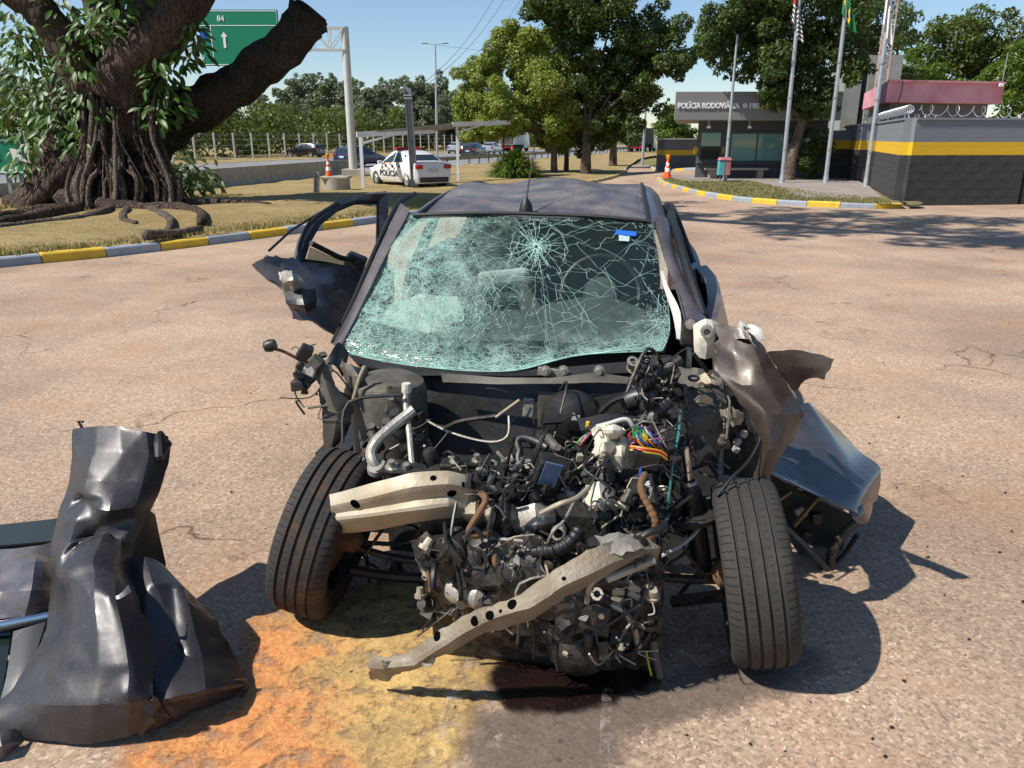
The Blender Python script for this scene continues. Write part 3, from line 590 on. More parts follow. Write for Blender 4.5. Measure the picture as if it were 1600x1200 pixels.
# barrier wall
bw = empty('concrete_barrier', (-10.4, 37, -.36), 0, 'low pale concrete barrier along the highway edge', 'barrier')
bl = [p_ for p_ in resample(HW, 2.4) if 12 < p_[1] < 46]
for i in range(len(bl)-1):
    a, b = Vector((*bl[i], 0)), Vector((*bl[i+1], 0)); d = (b-a).normalized(); nn = Vector((d.y, -d.x, 0)); a += d*.01; b -= d*.012
    if a.y < 27 and a.y > 19: pass
    mb = MB(); zz = -.4; prof = [(-.22, 0), (-.2, .12), (-.09, .3), (-.07, .86), (.07, .86), (.09, .3), (.2, .12), (.22, 0)]
    va = [a+nn*x+Vector((0, 0, z+zz)) for x, z in prof]; vb = [b+nn*x+Vector((0, 0, z+zz)) for x, z in prof]
    mb.add(va+vb, [(k, (k+1) % 8, 8+(k+1) % 8, 8+k) for k in range(8)]+[tuple(range(8))[::-1], tuple(range(8, 16))]); mb.build('barrier_segment', m_conc, bw)
# guard rail further on
grd = empty('guard_rail', (0, 66, -.36), 0, 'brown weathered guard rail on posts along the highway, right of the carport', 'guard rail'); m_rail = plain('weathered_rail', (.22, .17, .12), (.32, .27, .2), 5, .7, .4)
gl = [p_ for p_ in resample(HW, 2.0) if 47 < p_[1] < 130]
for i in range(len(gl)-1):
    a, b = Vector((*gl[i], .22)), Vector((*gl[i+1], .22)); MB().bar(a, b, .05, .26).build('rail', m_rail, grd); MB().box((a.x, a.y, -.12), (.13, .13, .62)).build('post', m_rail, grd)
# fence across the highway
fe = empty('wire_fence', (-25, 80, -.3), 0, 'wire fence on pale concrete posts across the highway', 'fence'); fl = [p_ for p_ in resample(offset(hw, 26), 2.6) if 40 < p_[1] < 150]
pm = MB().box((0, 0, 1.15), (.14, .14, 2.5)).add([], []); pme = bpy.data.meshes.new('post'); pme.from_pydata(pm.v, [], pm.f); m_fpost = plain('concrete_post', (.55, .52, .46), (.45, .42, .38), 3, .9); pme.materials.append(m_fpost)
for x, y in fl:
    o = bpy.data.objects.new('post', pme); col.objects.link(o); o.location = (x, y, -.34); o.parent = fe; o.matrix_parent_inverse = world_of(fe).inverted()
for h in (.3, .8, 1.3, 1.8, 2.2): MB().tube([(x, y, -.34+h) for x, y in fl], .012, 4).build('wire', m_steel, fe)
# leaning steel post with its cables, lamp post, small steel post
a, b = pZ(648, 291, -.38), pY(637, 138, 31.5); a = pY(648, 291, 31.5)
ls = empty('steel_post', a, 0, 'grey H section steel post leaning in front of the police car', 'post')
def hsec(p, q, w, root, name='post'):
    d = (q-p).normalized(); s = Vector((1, 0, 0)); s = (s-d*s.dot(d)).normalized(); f_ = d.cross(s)
    for off, ww, hh in ((s*w/2, .02, w), (-s*w/2, .02, w), (Vector(), w-.02, .02)): MB().bar(p+off, q+off, ww, hh, up=f_).build('flange' if hh > .1 else 'web', m_postg, root)
hsec(a, b, .24, ls)
for h in (.9, .93): MB().bar(a.lerp(b, h)+Vector((-.16, -.14, 0)), a.lerp(b, h)+Vector((.16, -.14, 0)), .03, .05).build('bracket', m_steel, ls)
q0 = pY(494, 303, 27); s2 = empty('marker_post', q0, 0, 'short grey steel post stub on the grass before the barrier', 'post'); hsec(q0-Vector((0, 0, .1)), pY(495, 268, 27), .15, s2)
lp = pY(683, 250, 78); lam = empty('street_lamp', lp, 0, 'tall slim street lamp beyond the carport roof', 'street lamp'); ltop = pY(680, 70, 78)
MB().tube([lp-Vector((0, 0, .4)), ltop], [.13, .08], 10).build('pole', m_steel, lam, smooth=True)
for s in (-1, 1): MB().bar(ltop, ltop+Vector((s*.75, 0, .1)), .07, .05).build('arm', m_steel, lam); MB().box(ltop+Vector((s*.95, 0, .12)), (.55, .2, .09)).build('lamp_head', m_postg, lam, bevel=.02)
w0 = pY(640, 148, 31.5)
for i, (tx, ty) in enumerate(((772, -3), (790, -3), (815, -2))):
    e = pY(tx, ty, 52); mb = MB(); m0 = w0+Vector((0, 0, -.1*i)) if i < 2 else pY(700, 115, 42)
    mb.tube([m0.lerp(e, t)+Vector((0, 0, -.5*math.sin(math.pi*t))) for t in np.linspace(0, 1, 14)]+[e.lerp(m0, -.6)], .012, 4); tag(mb.build('overhead_cable', m_black), 'dark overhead cable rising to the right across the sky, '+('lowest', 'middle', 'uppermost')[2-i if i < 2 else 0]+' of three', 'cable')
e0, e1 = pY(690, 75, 78), pY(760, 80, 70); tag(MB().tube([ltop, e1], .012, 4).build('lamp_cable', m_black), 'thin dark cable leading right from the street lamp head', 'cable')
# lamp post right of the dark tree
a = pY(1004, 245, 60); b = pY(1010, 155, 60); o = empty('street_lamp', (a.x, 60, gz(a.x, 60)), 0, 'pale street lamp pole beside the truck and dark tree', 'street lamp'); MB().tube([(a.x, 60, -.4), b], [.12, .07], 10).build('pole', m_steel, o, smooth=True)
MB().bar(b, b+Vector((.9, 0, .25)), .06, .05).build('arm', m_steel, o); MB().box(b+Vector((1.1, 0, .3)), (.5, .2, .08)).build('lamp_head', m_postg, o)
# traffic cones
m_orange = plain('cone_orange', (.85, .12, .015), (.75, .1, .015), 4, .55); m_amber = plain('amber_lamp', (.9, .3, .01), None, 3, .3)
def cone(loc, label, scale=1):
    r = empty('traffic_cone', loc, 0, label, 'traffic cone', 'traffic cones with lamps'); M_ = lambda pr: MB().lathe([(x*scale, z*scale) for x, z in pr], (0, 0, 0), (0, 0, 1), 18)
    M_([(.0, .0), (.2, 0), (.2, .035), (.14, .04)]).build('base', m_orange, r, True, local=True); M_([(.14, .04), (.105, .26)]).build('cone_body', m_orange, r, True, local=True); M_([(.105, .26), (.085, .40)]).build('reflective_band', m_wht_flat, r, True, local=True)
    M_([(.085, .40), (.068, .5)]).build('cone_body', m_orange, r, True, local=True); M_([(.068, .5), (.052, .60)]).build('reflective_band', m_wht_flat, r, True, local=True); M_([(.052, .60), (.035, .74), (0, .74)]).build('cone_body', m_orange, r, True, local=True)
    M_([(0, .72), (.05, .74), (.085, .82), (.07, .9), (0, .93)]).build('warning_lamp', m_amber, r, True, local=True)
ring = pY(526, 296, 30); rr = empty('concrete_ring', ring, 0, 'round concrete well ring carrying a traffic cone beside the barrier', 'well ring'); MB().lathe([(.42, -.1), (.52, 0), (.52, .42), (.3, .42), (.28, .3)], ring, (0, 0, 1), 22).build('ring', m_conc, rr, smooth=True); MB().box(ring+Vector((0, 0, .45)), (1.05, 1.0, .08)).build('slab', m_conc, rr, bevel=.02)
cone(pY(514, 277, 30), 'orange and white traffic cone on the concrete ring by the barrier', .95)
c1 = pZ(1066, 284, .155); cone((c1.x, 30.6, .155), 'nearer orange traffic cone at the station corner', .92); cone((c1.x+.32, 32.4, .155), 'orange traffic cone behind another at the station corner', .9)

# ---------------------------------------------------------------- carport
cp = empty('carport', (-4.2, 34, -.38), 0, 'white steel carport with corrugated roof over the police car', 'carport')
A, B_, C_ = pY(556, 211, 31.3), pY(706, 195, 36.3), pY(797, 192, 40.5)
D = A+(C_-B_); m_corr = plain('fibre_cement_sheet', (.40, .36, .30), (.30, .27, .22), 3, .9)
mb = MB(); n = 60; top, bot = [], []
for i in range(n+1):
    t = i/n; off = Vector((0, 0, .028*math.sin(i*math.pi))) if False else Vector((0, 0, .025*(1 if i % 2 else -1)))
    top.append(A.lerp(B_, t)+off+Vector((0, 0, .06))); bot.append(D.lerp(C_, t)+off+Vector((0, 0, .06)))
mb.add(top+bot+[p_-Vector((0, 0, .02)) for p_ in top+bot], [(i, i+1, n+2+i, n+1+i) for i in range(n)]+[(2*n+2+i, 3*n+3+i, 3*n+4+i, 2*n+3+i) for i in range(n)]+[(i, 2*n+2+i, 2*n+3+i, i+1) for i in range(n)]); mb.build('roof_sheet', m_corr, cp)
for p_, q_ in ((B_, C_), (A, D)): MB().bar(p_+Vector((.03, 0, .02)), q_+Vector((.03, 0, .02)), .04, .2).build('fascia', m_white, cp)
MB().bar(A+Vector((.1, .25, -.03)), B_+Vector((-.1, .25, -.03)), .08, .1).build('beam', m_white, cp)
for (x, y, Y) in ((568, 298, 31.6), (716, 288, 36.7)):
    f_ = pY(x, y, Y); zt_ = (A.lerp(B_, (f_.x-A.x)/(B_.x-A.x))).z; MB().bar((f_.x, Y, -.45), (f_.x, Y, zt_), .12, .12).build('post', m_white, cp)
    dd = (C_-B_).normalized(); tip = Vector((f_.x, Y, zt_))+dd*2.6+Vector((0, 0, .02)); MB().bar((f_.x, Y, zt_-.35), tip, .06, .07).build('bracket_arm', m_white, cp)
    MB().bar((f_.x, Y, zt_-.06), tip+dd*1.2, .07, .1).build('rafter', m_white, cp)

# ---------------------------------------------------------------- police station
m_wgrey = plain('station_grey', (.12, .125, .13), (.10, .105, .11), 1.5, .8, bump=.1); m_fasc = plain('fascia_grey', (.24, .23, .22), (.215, .21, .20), 1, .7)
def glassy(name, c, rough=.08):
    t = NT(name); return t.done(t.bsdf(c, rough, 0, Specular_IOR_Level=.8))
m_teal = glassy('green_glass', (.22, .42, .37)); m_dglass = glassy('dark_glass', (.012, .02, .022)); m_yel = plain('yellow_band', (.74, .46, .02), (.66, .40, .02), 3, .7)
psx0, psx1 = pY(1085, 283, 31).x, 12.1
ps = empty('police_station', ((psx0+psx1)/2, 33, .15), 0, 'dark grey single storey police station with lettered fascia', 'building')
fz0, fz1 = pY(1100, 188, 29.4).z, pY(1100, 143, 29.4).z; fx0 = pY(1055, 160, 29.4).x
MB().prism([(psx0, 31, .15), (psx1, 31, .15), (psx1, 36, .15), (psx0*36/31+.15, 36, .15)], (0, 0, 2.4)).build('wall', m_wgrey, ps)
MB().prism([(fx0, 29.4, fz0), (11.9, 29.4, fz0), (12.4, 36, fz0), (fx0*36/29.4+.1, 36, fz0)], (0, 0, fz1-fz0)).build('fascia', m_fasc, ps, bevel=.02)
def window(x0, x1, y0, y1, panes, root, Y=31.0, split=None):
    a, b = pY(x0, y0, Y), pY(x1, y1, Y); w = empty('window', ((a.x+b.x)/2, Y, b.z)); w.parent = root; w.matrix_parent_inverse = world_of(root).inverted()
    MB().box(((a.x+b.x)/2, Y+.0, (a.z+b.z)/2), (b.x-a.x+.14, .10, a.z-b.z+.14)).build('frame', m_wgrey, w); n = panes
    for i in range(n):
        xa, xb = a.x+(b.x-a.x)*i/n+.03, a.x+(b.x-a.x)*(i+1)/n-.03
        if split: zs = a.z+(b.z-a.z)*split; MB().box(((xa+xb)/2, Y-.06, (a.z+zs)/2), (xb-xa, .03, a.z-zs-.03)).build('pane', m_teal, w); MB().box(((xa+xb)/2, Y-.06, (b.z+zs)/2), (xb-xa, .03, zs-b.z-.03)).build('pane', m_dglass, w)
        else: MB().box(((xa+xb)/2, Y-.06, (a.z+b.z)/2), (xb-xa, .03, a.z-b.z)).build('pane', m_teal, w)
    MB().box(((a.x+b.x)/2, Y-.12, b.z-.1), (b.x-a.x+.24, .2, .06)).build('sill', m_wgrey, w)
window(1095, 1124, 207, 249, 1, ps, split=.52); window(1142, 1262, 209, 251, 3, ps)
for x0, x1 in ((1084, 1092), (1125, 1131)): a, b = pY(x0, 230, 31), pY(x1, 239, 31); MB().box(((a.x+b.x)/2, 30.985, (a.z+b.z)/2), (b.x-a.x, .03, a.z-b.z)).build('yellow_band', m_yel, ps)
lettering('POLÍCIA RODOVIÁRIA', .25, m_wht_flat, ps, facing(pY(1059, 169, 29.38)), .011, width=pY(1155, 169, 29.38).x-pY(1059, 169, 29.38).x, depth=.02)
lettering('190', .25, m_wht_flat, ps, facing(pY(1169, 169, 29.38)), .011, width=.36, depth=.02)
q = pY(1164, 165, 29.37); MB().lathe([(0, 0), (.085, 0), (.085, .02), (0, .02)], q, (0, -1, 0), 18).build('phone_emblem', m_wht_flat, ps); MB().bar(q+Vector((-.03, -.025, .03)), q+Vector((.03, -.025, -.03)), .03, .02).build('phone_emblem_mark', m_fasc, ps)
def chequer(px_, py_, nx, nz, s, root):
    o = pY(px_, py_, 29.375)
    for i in range(nx):
        for j in range(nz):
            c = o+Vector((i*s, 0, -j*s)); MB().box(c, (s*.96, .012, s*.96), Matrix.Rotation(R(20), 3, 'Y')).build('emblem_square', m_yel if (i+j) % 2 == 0 else (m_wht_flat if j == 1 else m_black), root)
chequer(1192, 162, 5, 3, .075, ps); chequer(1218, 162, 4, 3, .075, ps)
for px_ in (1108, 1172): a = pY(px_, 186, 29.5); MB().tube([a, a+Vector((0, 0, -.25))], .015, 6).build('spotlight_stem', m_steel, ps); MB().box(a+Vector((0, 0, -.28)), (.12, .12, .08)).build('spotlight', m_steel, ps)
# bench by the wall, bins, flag poles
bn = pY(1180, 268, 30.3); o = empty('concrete_bench', (bn.x, 30.3, .155), 0, 'long pale bench slab along the station wall', 'bench'); a, b = pY(1102, 268, 30.3), pY(1198, 268, 30.3); MB().box(((a.x+b.x)/2, 30.3, .5), (b.x-a.x, .4, .07)).build('seat', m_conc, o, bevel=.01)
for t in (.12, .88): MB().box((a.x+(b.x-a.x)*t, 30.3, .31), (.28 if t < .5 else .2, .34, .31)).build('leg', m_slab, o)
m_bint = plain('turquoise_plastic', (.10, .42, .45), None, 3, .5); m_binp = plain('faded_pink_plastic', (.55, .20, .20), None, 3, .5)
def pZw(x, y, Y): return pY(x, y, Y)
for px_, m_, lb in ((1126, m_bint, 'turquoise litter bin beside the pink one before the station'), (1134, m_binp, 'faded pink litter bin beside the turquoise one before the station')):
    c = pY(px_, 281, 28.3); r = empty('litter_bin', (c.x, 28.3, .1), 0, lb, 'litter bin'); MB().prism([(c.x-.12, 28.2, .36), (c.x+.12, 28.2, .36), (c.x+.12, 28.45, .36), (c.x-.12, 28.45, .36)], (0, 0, .5)).build('bin_body', m_, r, bevel=.02); MB().box((c.x, 28.32, .92), (.28, .3, .1), None, .7).build('lid', m_binp, r, bevel=.02); MB().bar((c.x, 28.4, .05), (c.x, 28.4, .45), .05, .05).build('post', m_postg, r)
def pole(bx, by, tx, ty, Y, r, label, cat='flagpole', name='flagpole', ext=1.6):
    a = pY(bx, by, Y); b = pY(tx, ty, Y); a = Vector((a.x, Y, .1)); b = a+(b-a)*ext; b.x = a.x+(b.x-a.x)*.2; o = empty(name, a, 0, label, cat)
    MB().tube([a, a.lerp(b, .5), b], [r, r*.85, r*.6], 12).build('pole', m_steel, o, smooth=True); MB().lathe([(r*2.4, 0), (r*2.4, .04), (r*1.3, .06), (r*1.1, .3)], a, (0, 0, 1), 12).build('base_plate', m_steel, o, smooth=True)
    for k in (.12, .3, .42): MB().lathe([(r*1.15, 0), (r*1.15, .05)], a.lerp(b, k), (0, 0, 1), 12).build('pole_clip', m_postg, o)
    return a, b
pole(1134, 262, 1151, 110, 28.6, .065, 'grey lamp pole by the litter bins before the station', 'pole', 'lamp_pole', 1.3)
pl = [pole(1221, 291, 1240, 0, 27.6, .075, 'flagpole carrying the striped flag'), pole(1289, 291, 1318, 0, 27.6, .075, 'flagpole carrying the green and yellow flag'), pole(1352, 296, 1388, 0, 25.6, .075, 'flagpole carrying the white flag, nearest the block wall')]
def flag_mat(kind):
    t = NT('flag_'+kind)
    if kind == 'white': return t.done(t.bsdf((.72, .70, .68), .9))
    uv = t.n('UVMap').outputs[0]; s = t.n('SeparateXYZ', i_0=uv); x, y = s.outputs[0], s.outputs[1]
    if kind == 'striped':
        st_ = t.math('GREATER_THAN', t.math('FRACT', t.math('MULTIPLY', y, 6.5)), .5); c = t.mix(st_, (.03, .03, .03), (.72, .70, .68)); cr = t.math('MULTIPLY', t.math('LESS_THAN', x, .4), t.math('GREATER_THAN', y, .62)); c = t.mix(cr, c, (.6, .03, .03))
    else:
        d = t.math('ADD', t.math('MULTIPLY', t.math('ABSOLUTE', t.math('SUBTRACT', x, .5)), 1.15), t.math('MULTIPLY', t.math('ABSOLUTE', t.math('SUBTRACT', y, .5)), 1.2)); r2 = t.math('SQRT', t.math('ADD', t.math('POWER', t.math('SUBTRACT', x, .5), 2.0), t.math('POWER', t.math('MULTIPLY', t.math('SUBTRACT', y, .5), .7), 2.0)))
        c = t.mix(t.math('LESS_THAN', d, .5), (.01, .16, .04), (.75, .55, .02)); c = t.mix(t.math('LESS_THAN', r2, .17), c, (.01, .03, .25))
    return t.done(t.bsdf(c, .85))
def flag(top, kind, drop, spread, label, turn=0.0):
    me_v, me_f, uvs = [], [], []; nx, nz = 22, 16
    for j in range(nz+1):
        for i in range(nx+1):
            x, z = i/nx, j/nz; sag = drop*(.62*x+.0); ex = spread*x*(.55+.45*z); 
            px_ = ex*math.cos(turn)+.05*math.sin(x*13+z*1.5)*(.3+x); py_ = ex*math.sin(turn)+.075*math.sin(x*15+1+z)*(.4+.6*x); pz_ = -z*drop*.62-sag*.75+.03*math.sin(x*9)
            me_v.append((top.x+.06+px_, top.y+py_, top.z+pz_)); uvs.append((x, 1-z))
    for j in range(nz):
        for i in range(nx): me_f.append((j*(nx+1)+i, j*(nx+1)+i+1, (j+1)*(nx+1)+i+1, (j+1)*(nx+1)+i))
    me = bpy.data.meshes.new('flag'); me.from_pydata(me_v, [], me_f); ul = me.uv_layers.new(name='UVMap')
    for lp_ in me.loops: ul.data[lp_.index].uv = uvs[lp_.vertex_index]
    o = link('flag', me, flag_mat(kind), smooth=True, angle=180); so = o.modifiers.new('thick', 'SOLIDIFY'); so.thickness = .004; tag(o, label, 'flag')
flag(pY(1239, -14, 27.55), 'striped', 1.5, .38, 'limp black and white striped flag with red corner'); flag(pY(1317, -22, 27.55), 'green', 1.35, .5, 'limp green flag with yellow lozenge on the middle pole'); flag(pY(1383, -14, 25.55), 'white', 1.45, .3, 'limp white flag on the pole nearest the wall')

# ---------------------------------------------------------------- block walls with razor wire
def band_mat():
    t = NT('banded_wall_paint'); z = t.n('SeparateXYZ', i_0=t.n('NewGeometry').outputs['Position']).outputs[2]; zn = t.math('ADD', z, t.math('MULTIPLY', t.math('SUBTRACT', t.noise(3, 4), .5), .015))
    nz = t.noise(2.2, 6, .65); blk = t.mix(t.ramp(nz, (.4, 0.0), (.65, 1.0)), (.030, .029, .029), (.052, .05, .048)); gry = t.mix(nz, (.15, .165, .185), (.21, .225, .24)); yl = t.mix(nz, (.76, .46, .01), (.62, .38, .02))
    c = t.mix(t.math('GREATER_THAN', zn, 1.22), blk, yl); c = t.mix(t.math('GREATER_THAN', zn, 1.53), c, gry); sp = t.ramp(t.vor(2.6), (.03, .5), (.05, 0.0)); c = t.mix(t.math('MULTIPLY', sp, t.math('LESS_THAN', zn, 1.2)), c, (.3, .3, .29))
    return t.done(t.bsdf(c, .8, 0, t.bump(t.noise(30, 4), .25, .01)))
m_band = band_mat()
WH = 2.05
def block_wall(root, p, q, zb=0.0, h=WH, bl_=.6, bh=.205, cap=True):
    p, q = Vector(p), Vector(q); n = max(1, round((q-p).length/bl_)); d = (q-p).normalized(); nr = round(h/bh); ang = math.atan2(d.y, d.x); Lb = (q-p).length/n
    me = {}
    for half in (0, 1):
        mb = MB().box((0, 0, 0), ((Lb if not half else Lb/2)-.003, .17, bh-.003)); m_ = bpy.data.meshes.new('block'); m_.from_pydata(mb.v, [], mb.f); m_.materials.append(m_band); me[half] = m_
    for r in range(nr):
        sp = [(k+.5, 0) for k in range(n)] if r % 2 == 0 else [(.25, 1)]+[(k+1, 0) for k in range(n-1)]+[(n-.25, 1)]
        for s, hf in sp:
            o = bpy.data.objects.new('block', me[hf]); col.objects.link(o); c = p+d*s*Lb; o.location = (c.x+random.uniform(-1, 1)*.0012, c.y+random.uniform(-1, 1)*.0012, zb+(r+.5)*bh); o.rotation_euler = (0, 0, ang); o.parent = root; o.matrix_parent_inverse = world_of(root).inverted()
    core = MB().bar(p+Vector((0, 0, zb+h/2)), q+Vector((0, 0, zb+h/2)), .15, h-.01); core.build('mortar', m_band, root)
    if cap: MB().bar(p+Vector((0, 0, zb+h+.025)), q+Vector((0, 0, zb+h+.025)), .24, .05).build('coping', m_postg, root)
wc = Vector((9.75, 19.85, 0)); wr = Vector((12.95, 20.25, 0)); wl = Vector((11.75, 25.9, 0))
bwl = empty('block_wall', wc, 0, 'block wall banded black, yellow and grey at the right edge', 'wall'); block_wall(bwl, wc+Vector((.09, 0, 0)), wr); block_wall(bwl, wl, wc+Vector((0, .1, 0)))
bw2 = empty('block_wall', (13, 28.7, 0), 0, 'banded block wall behind the flagpoles joining the station', 'wall'); block_wall(bw2, (12.5, 28.9, 0), (14.9, 28.4, 0), bl_=.8); block_wall(bw2, (13.6, 33, 0), (12.5, 29.05, 0), bl_=.8)
bw3 = empty('block_wall', (11.9, 32, 0), 0, 'short banded block wall between the station and the flagpole walls', 'wall'); block_wall(bw3, (11.6, 30.8, 0), (13.4, 30.4, 0), bl_=.8, h=1.845)
def razor(name, pts, rad, turns, label):
    P = crom([tuple(p_) for p_ in pts], 8); d = np.r_[0, np.cumsum(np.linalg.norm(np.diff(P, axis=0), axis=1))]; q = []; n = int(turns*22)
    for i in range(n+1):
        s = d[-1]*i/n; c = Vector([np.interp(s, d, P[:, k]) for k in range(3)]); a = 2*math.pi*turns*i/n; t = Vector([np.interp(min(s+.05, d[-1]), d, P[:, k]) for k in range(3)])-Vector([np.interp(max(s-.05, 0), d, P[:, k]) for k in range(3)]); t.normalize(); sd = t.cross(Vector((0, 0, 1))).normalized()
        q.append(c+sd*rad*math.cos(a)+Vector((0, 0, rad*math.sin(a)))+t*.06*math.sin(a*.5))
    tag(MB().tube(q, .009, 4).build(name, m_steel), label, 'razor wire')
razor('razor_wire', [wl+Vector((0, 0, 2.28)), wl.lerp(wc, .5)+Vector((0, 0, 2.3)), wc+Vector((0, .1, 2.3))], .10, 36, 'dense razor wire coil on the left face of the banded wall')
razor('razor_wire', [wc+Vector((.1, 0, 2.27)), wc.lerp(wr, .5)+Vector((0, 0, 2.25)), wr+Vector((0, 0, 2.22))], .12, 9, 'loose razor wire loops along the front of the banded wall')
razor('razor_wire', [Vector((12.5, 29, 2.25)), Vector((13.6, 28.7, 2.25)), Vector((14.9, 28.4, 2.25))], .17, 15, 'razor wire coil on the wall behind the flagpoles')
gt = empty('barred_gate', (13.9, 20.6, 0), 0, 'dark barred metal gate beside the banded wall at the right edge', 'gate'); m_gate = plain('gate_paint', (.03, .03, .03), None, 4, .6)
MB().box((13.12, 20.28, 1.05), (.14, .14, 2.2)).build('gate_post', m_gate, gt)
for z in (.15, .55, 1.05, 1.9): MB().bar((13.2, 20.30, z), (15.2, 20.6, z), .04, .05).build('rail', m_gate, gt)
for i in range(12): x = 13.28+i*.13; MB().bar((x, 20.37+i*.018, .1), (x, 20.37+i*.018, 2.0), .018, .018).build('bar', m_gate, gt)
# pink-roofed guard building, grey tower, lattice mast
m_pink = plain('faded_pink_paint', (.62, .20, .26), (.72, .40, .42), 1.1, .8, detail=7); m_gry2 = plain('weathered_grey_wall', (.16, .165, .17), (.12, .125, .13), 1.5, .85); m_tow = plain('weathered_concrete', (.30, .31, .28), (.21, .22, .20), 1.2, .9, bump=.2, detail=7)
pb = empty('guard_building', (17, 31, 0), 0, 'low grey building with a faded pink roof fascia behind the wall', 'building')
p0, p1, p2 = pY(1383, 160, 29), pY(1565, 160, 30.2), pY(1347, 172, 37); pt = pY(1383, 126, 29).z; h = pt-p0.z
poly = [Vector((p0.x, 29, p0.z)), Vector((p1.x, 30.2, p0.z)), Vector((p1.x+1.0, 38, p0.z)), Vector((p2.x, 37, p0.z))]
MB().prism(poly, (0, 0, h)).build('roof_fascia', m_pink, pb, bevel=.03); ins = [c.lerp(sum(poly, Vector())/4, .14) for c in poly]; MB().prism([Vector((c.x, c.y, 0)) for c in ins], (0, 0, p0.z)).build('wall', m_gry2, pb)
a, b = poly[0]+Vector((0, -.03, h)), poly[1]+Vector((0, -.03, h)); MB().bar(a, b, .1, .07).build('roof_edge', m_pink, pb); q = pY(1563, 133, 30.1); MB().box(q, (.18, .2, .12)).build('floodlight', m_white, pb, bevel=.02); MB().tube([q+Vector((.05, 0, .1)), q+Vector((.07, 0, 1.1))], .015, 5).build('antenna', m_steel, pb)
mb = MB(); q = pY(1411, 127, 28.95); mb.tube(smooth_line([q, q+Vector((-.02, -.02, -.4)), q+Vector((-.1, -.02, -.8)), q+Vector((-.12, 0, -1.3))], 4), .02, 5); mb.build('cable', m_black, pb)
tw = empty('grey_tower', (18, 41, 0), 0, 'grey concrete tower block behind the flagpoles with a tall slot', 'tower'); a, b = pY(1326, 86, 40), pY(1396, 200, 40); sl0, sl1 = pY(1352, 86, 40).x, pY(1362, 86, 40).x
MB().box(((a.x+sl0)/2, 41, a.z/2), (sl0-a.x, 2, a.z)).build('wall', m_tow, tw); MB().box(((sl1+b.x)/2, 41, a.z/2), (b.x-sl1, 2, a.z)).build('wall', m_tow, tw); zt_ = pY(1355, 92, 40).z; MB().box(((sl0+sl1)/2, 41, (a.z+zt_)/2), (sl1-sl0, 1.96, a.z-zt_)).build('lintel', m_tow, tw); MB().box(((sl0+sl1)/2, 41.8, zt_/2), (sl1-sl0, .3, zt_-.02)).build('recess', m_black, tw)
m_blue = plain('blue_cloth', (.01, .09, .5), (.01, .06, .38), 5, .8); q = pY(1357, 124, 40); MB().box((q.x, 40.7, q.z), (.26, .3, .75), None, .8).build('blue_panel', m_blue, tw, bevel=.04)
ms = empty('lattice_mast', (pY(1378, 200, 38).x, 38, 0), 0, 'slim rusty white lattice mast rising behind the pink roof', 'mast'); m_mast = plain('mast_paint', (.55, .50, .46), (.40, .22, .15), 1.0, .7); mx = pY(1381, 100, 38).x
cr = [(mx-.26, 38), (mx+.26, 38), (mx, 38.45)]
for x, y in cr: MB().bar((x, y, 0), (x, y, 12), .05, .05).build('leg', m_mast, ms)
for i in range(34):
    z = i*.35
    for k in range(3): (x0, y0), (x1, y1) = cr[k], cr[(k+1) % 3]; MB().bar((x0, y0, z if i % 2 else z+.35), (x1, y1, z+.35 if i % 2 else z), .022, .022).build('brace', m_mast, ms)
# kiosk left of the station
ky = 45; a, b = pY(1037, 262, ky), pY(1087, 262, ky); kt = pY(1060, 218, ky).z; kz = gz(a.x, ky); ko = empty('banded_kiosk', ((a.x+b.x)/2, ky+1, kz), 0, 'small black kiosk with a yellow band down the driveway', 'kiosk'); hh = kt-kz
for z0_, z1_, m_ in ((0, .52, m_wgrey), (.52, .68, m_yel), (.68, 1, m_gry2)): MB().box(((a.x+b.x)/2, ky+1.2, kz+hh*(z0_+z1_)/2), (b.x-a.x, 2.4, hh*(z1_-z0_))).build('wall', m_, ko)
MB().box(((a.x+b.x)/2, ky+1.2, kt+.03), (b.x-a.x+.2, 2.7, .07)).build('roof', m_white, ko)
ki = resample([(12.5, 41), (10.2, 41.5), (9.0, 43), (8.7, 45.5), (8.9, 50), (10, 58)], .3); strip('kiosk_lawn', [(x+.12, y) for x, y in ki], [(x+5, y+.5) for x, y in ki], 4, lambda x, y, k: gz(x, y)+KH-.012, m_dry); kerb_run("kerb_kiosk", [(x, y) for x, y in ki][::-1], .9, 0, 0)
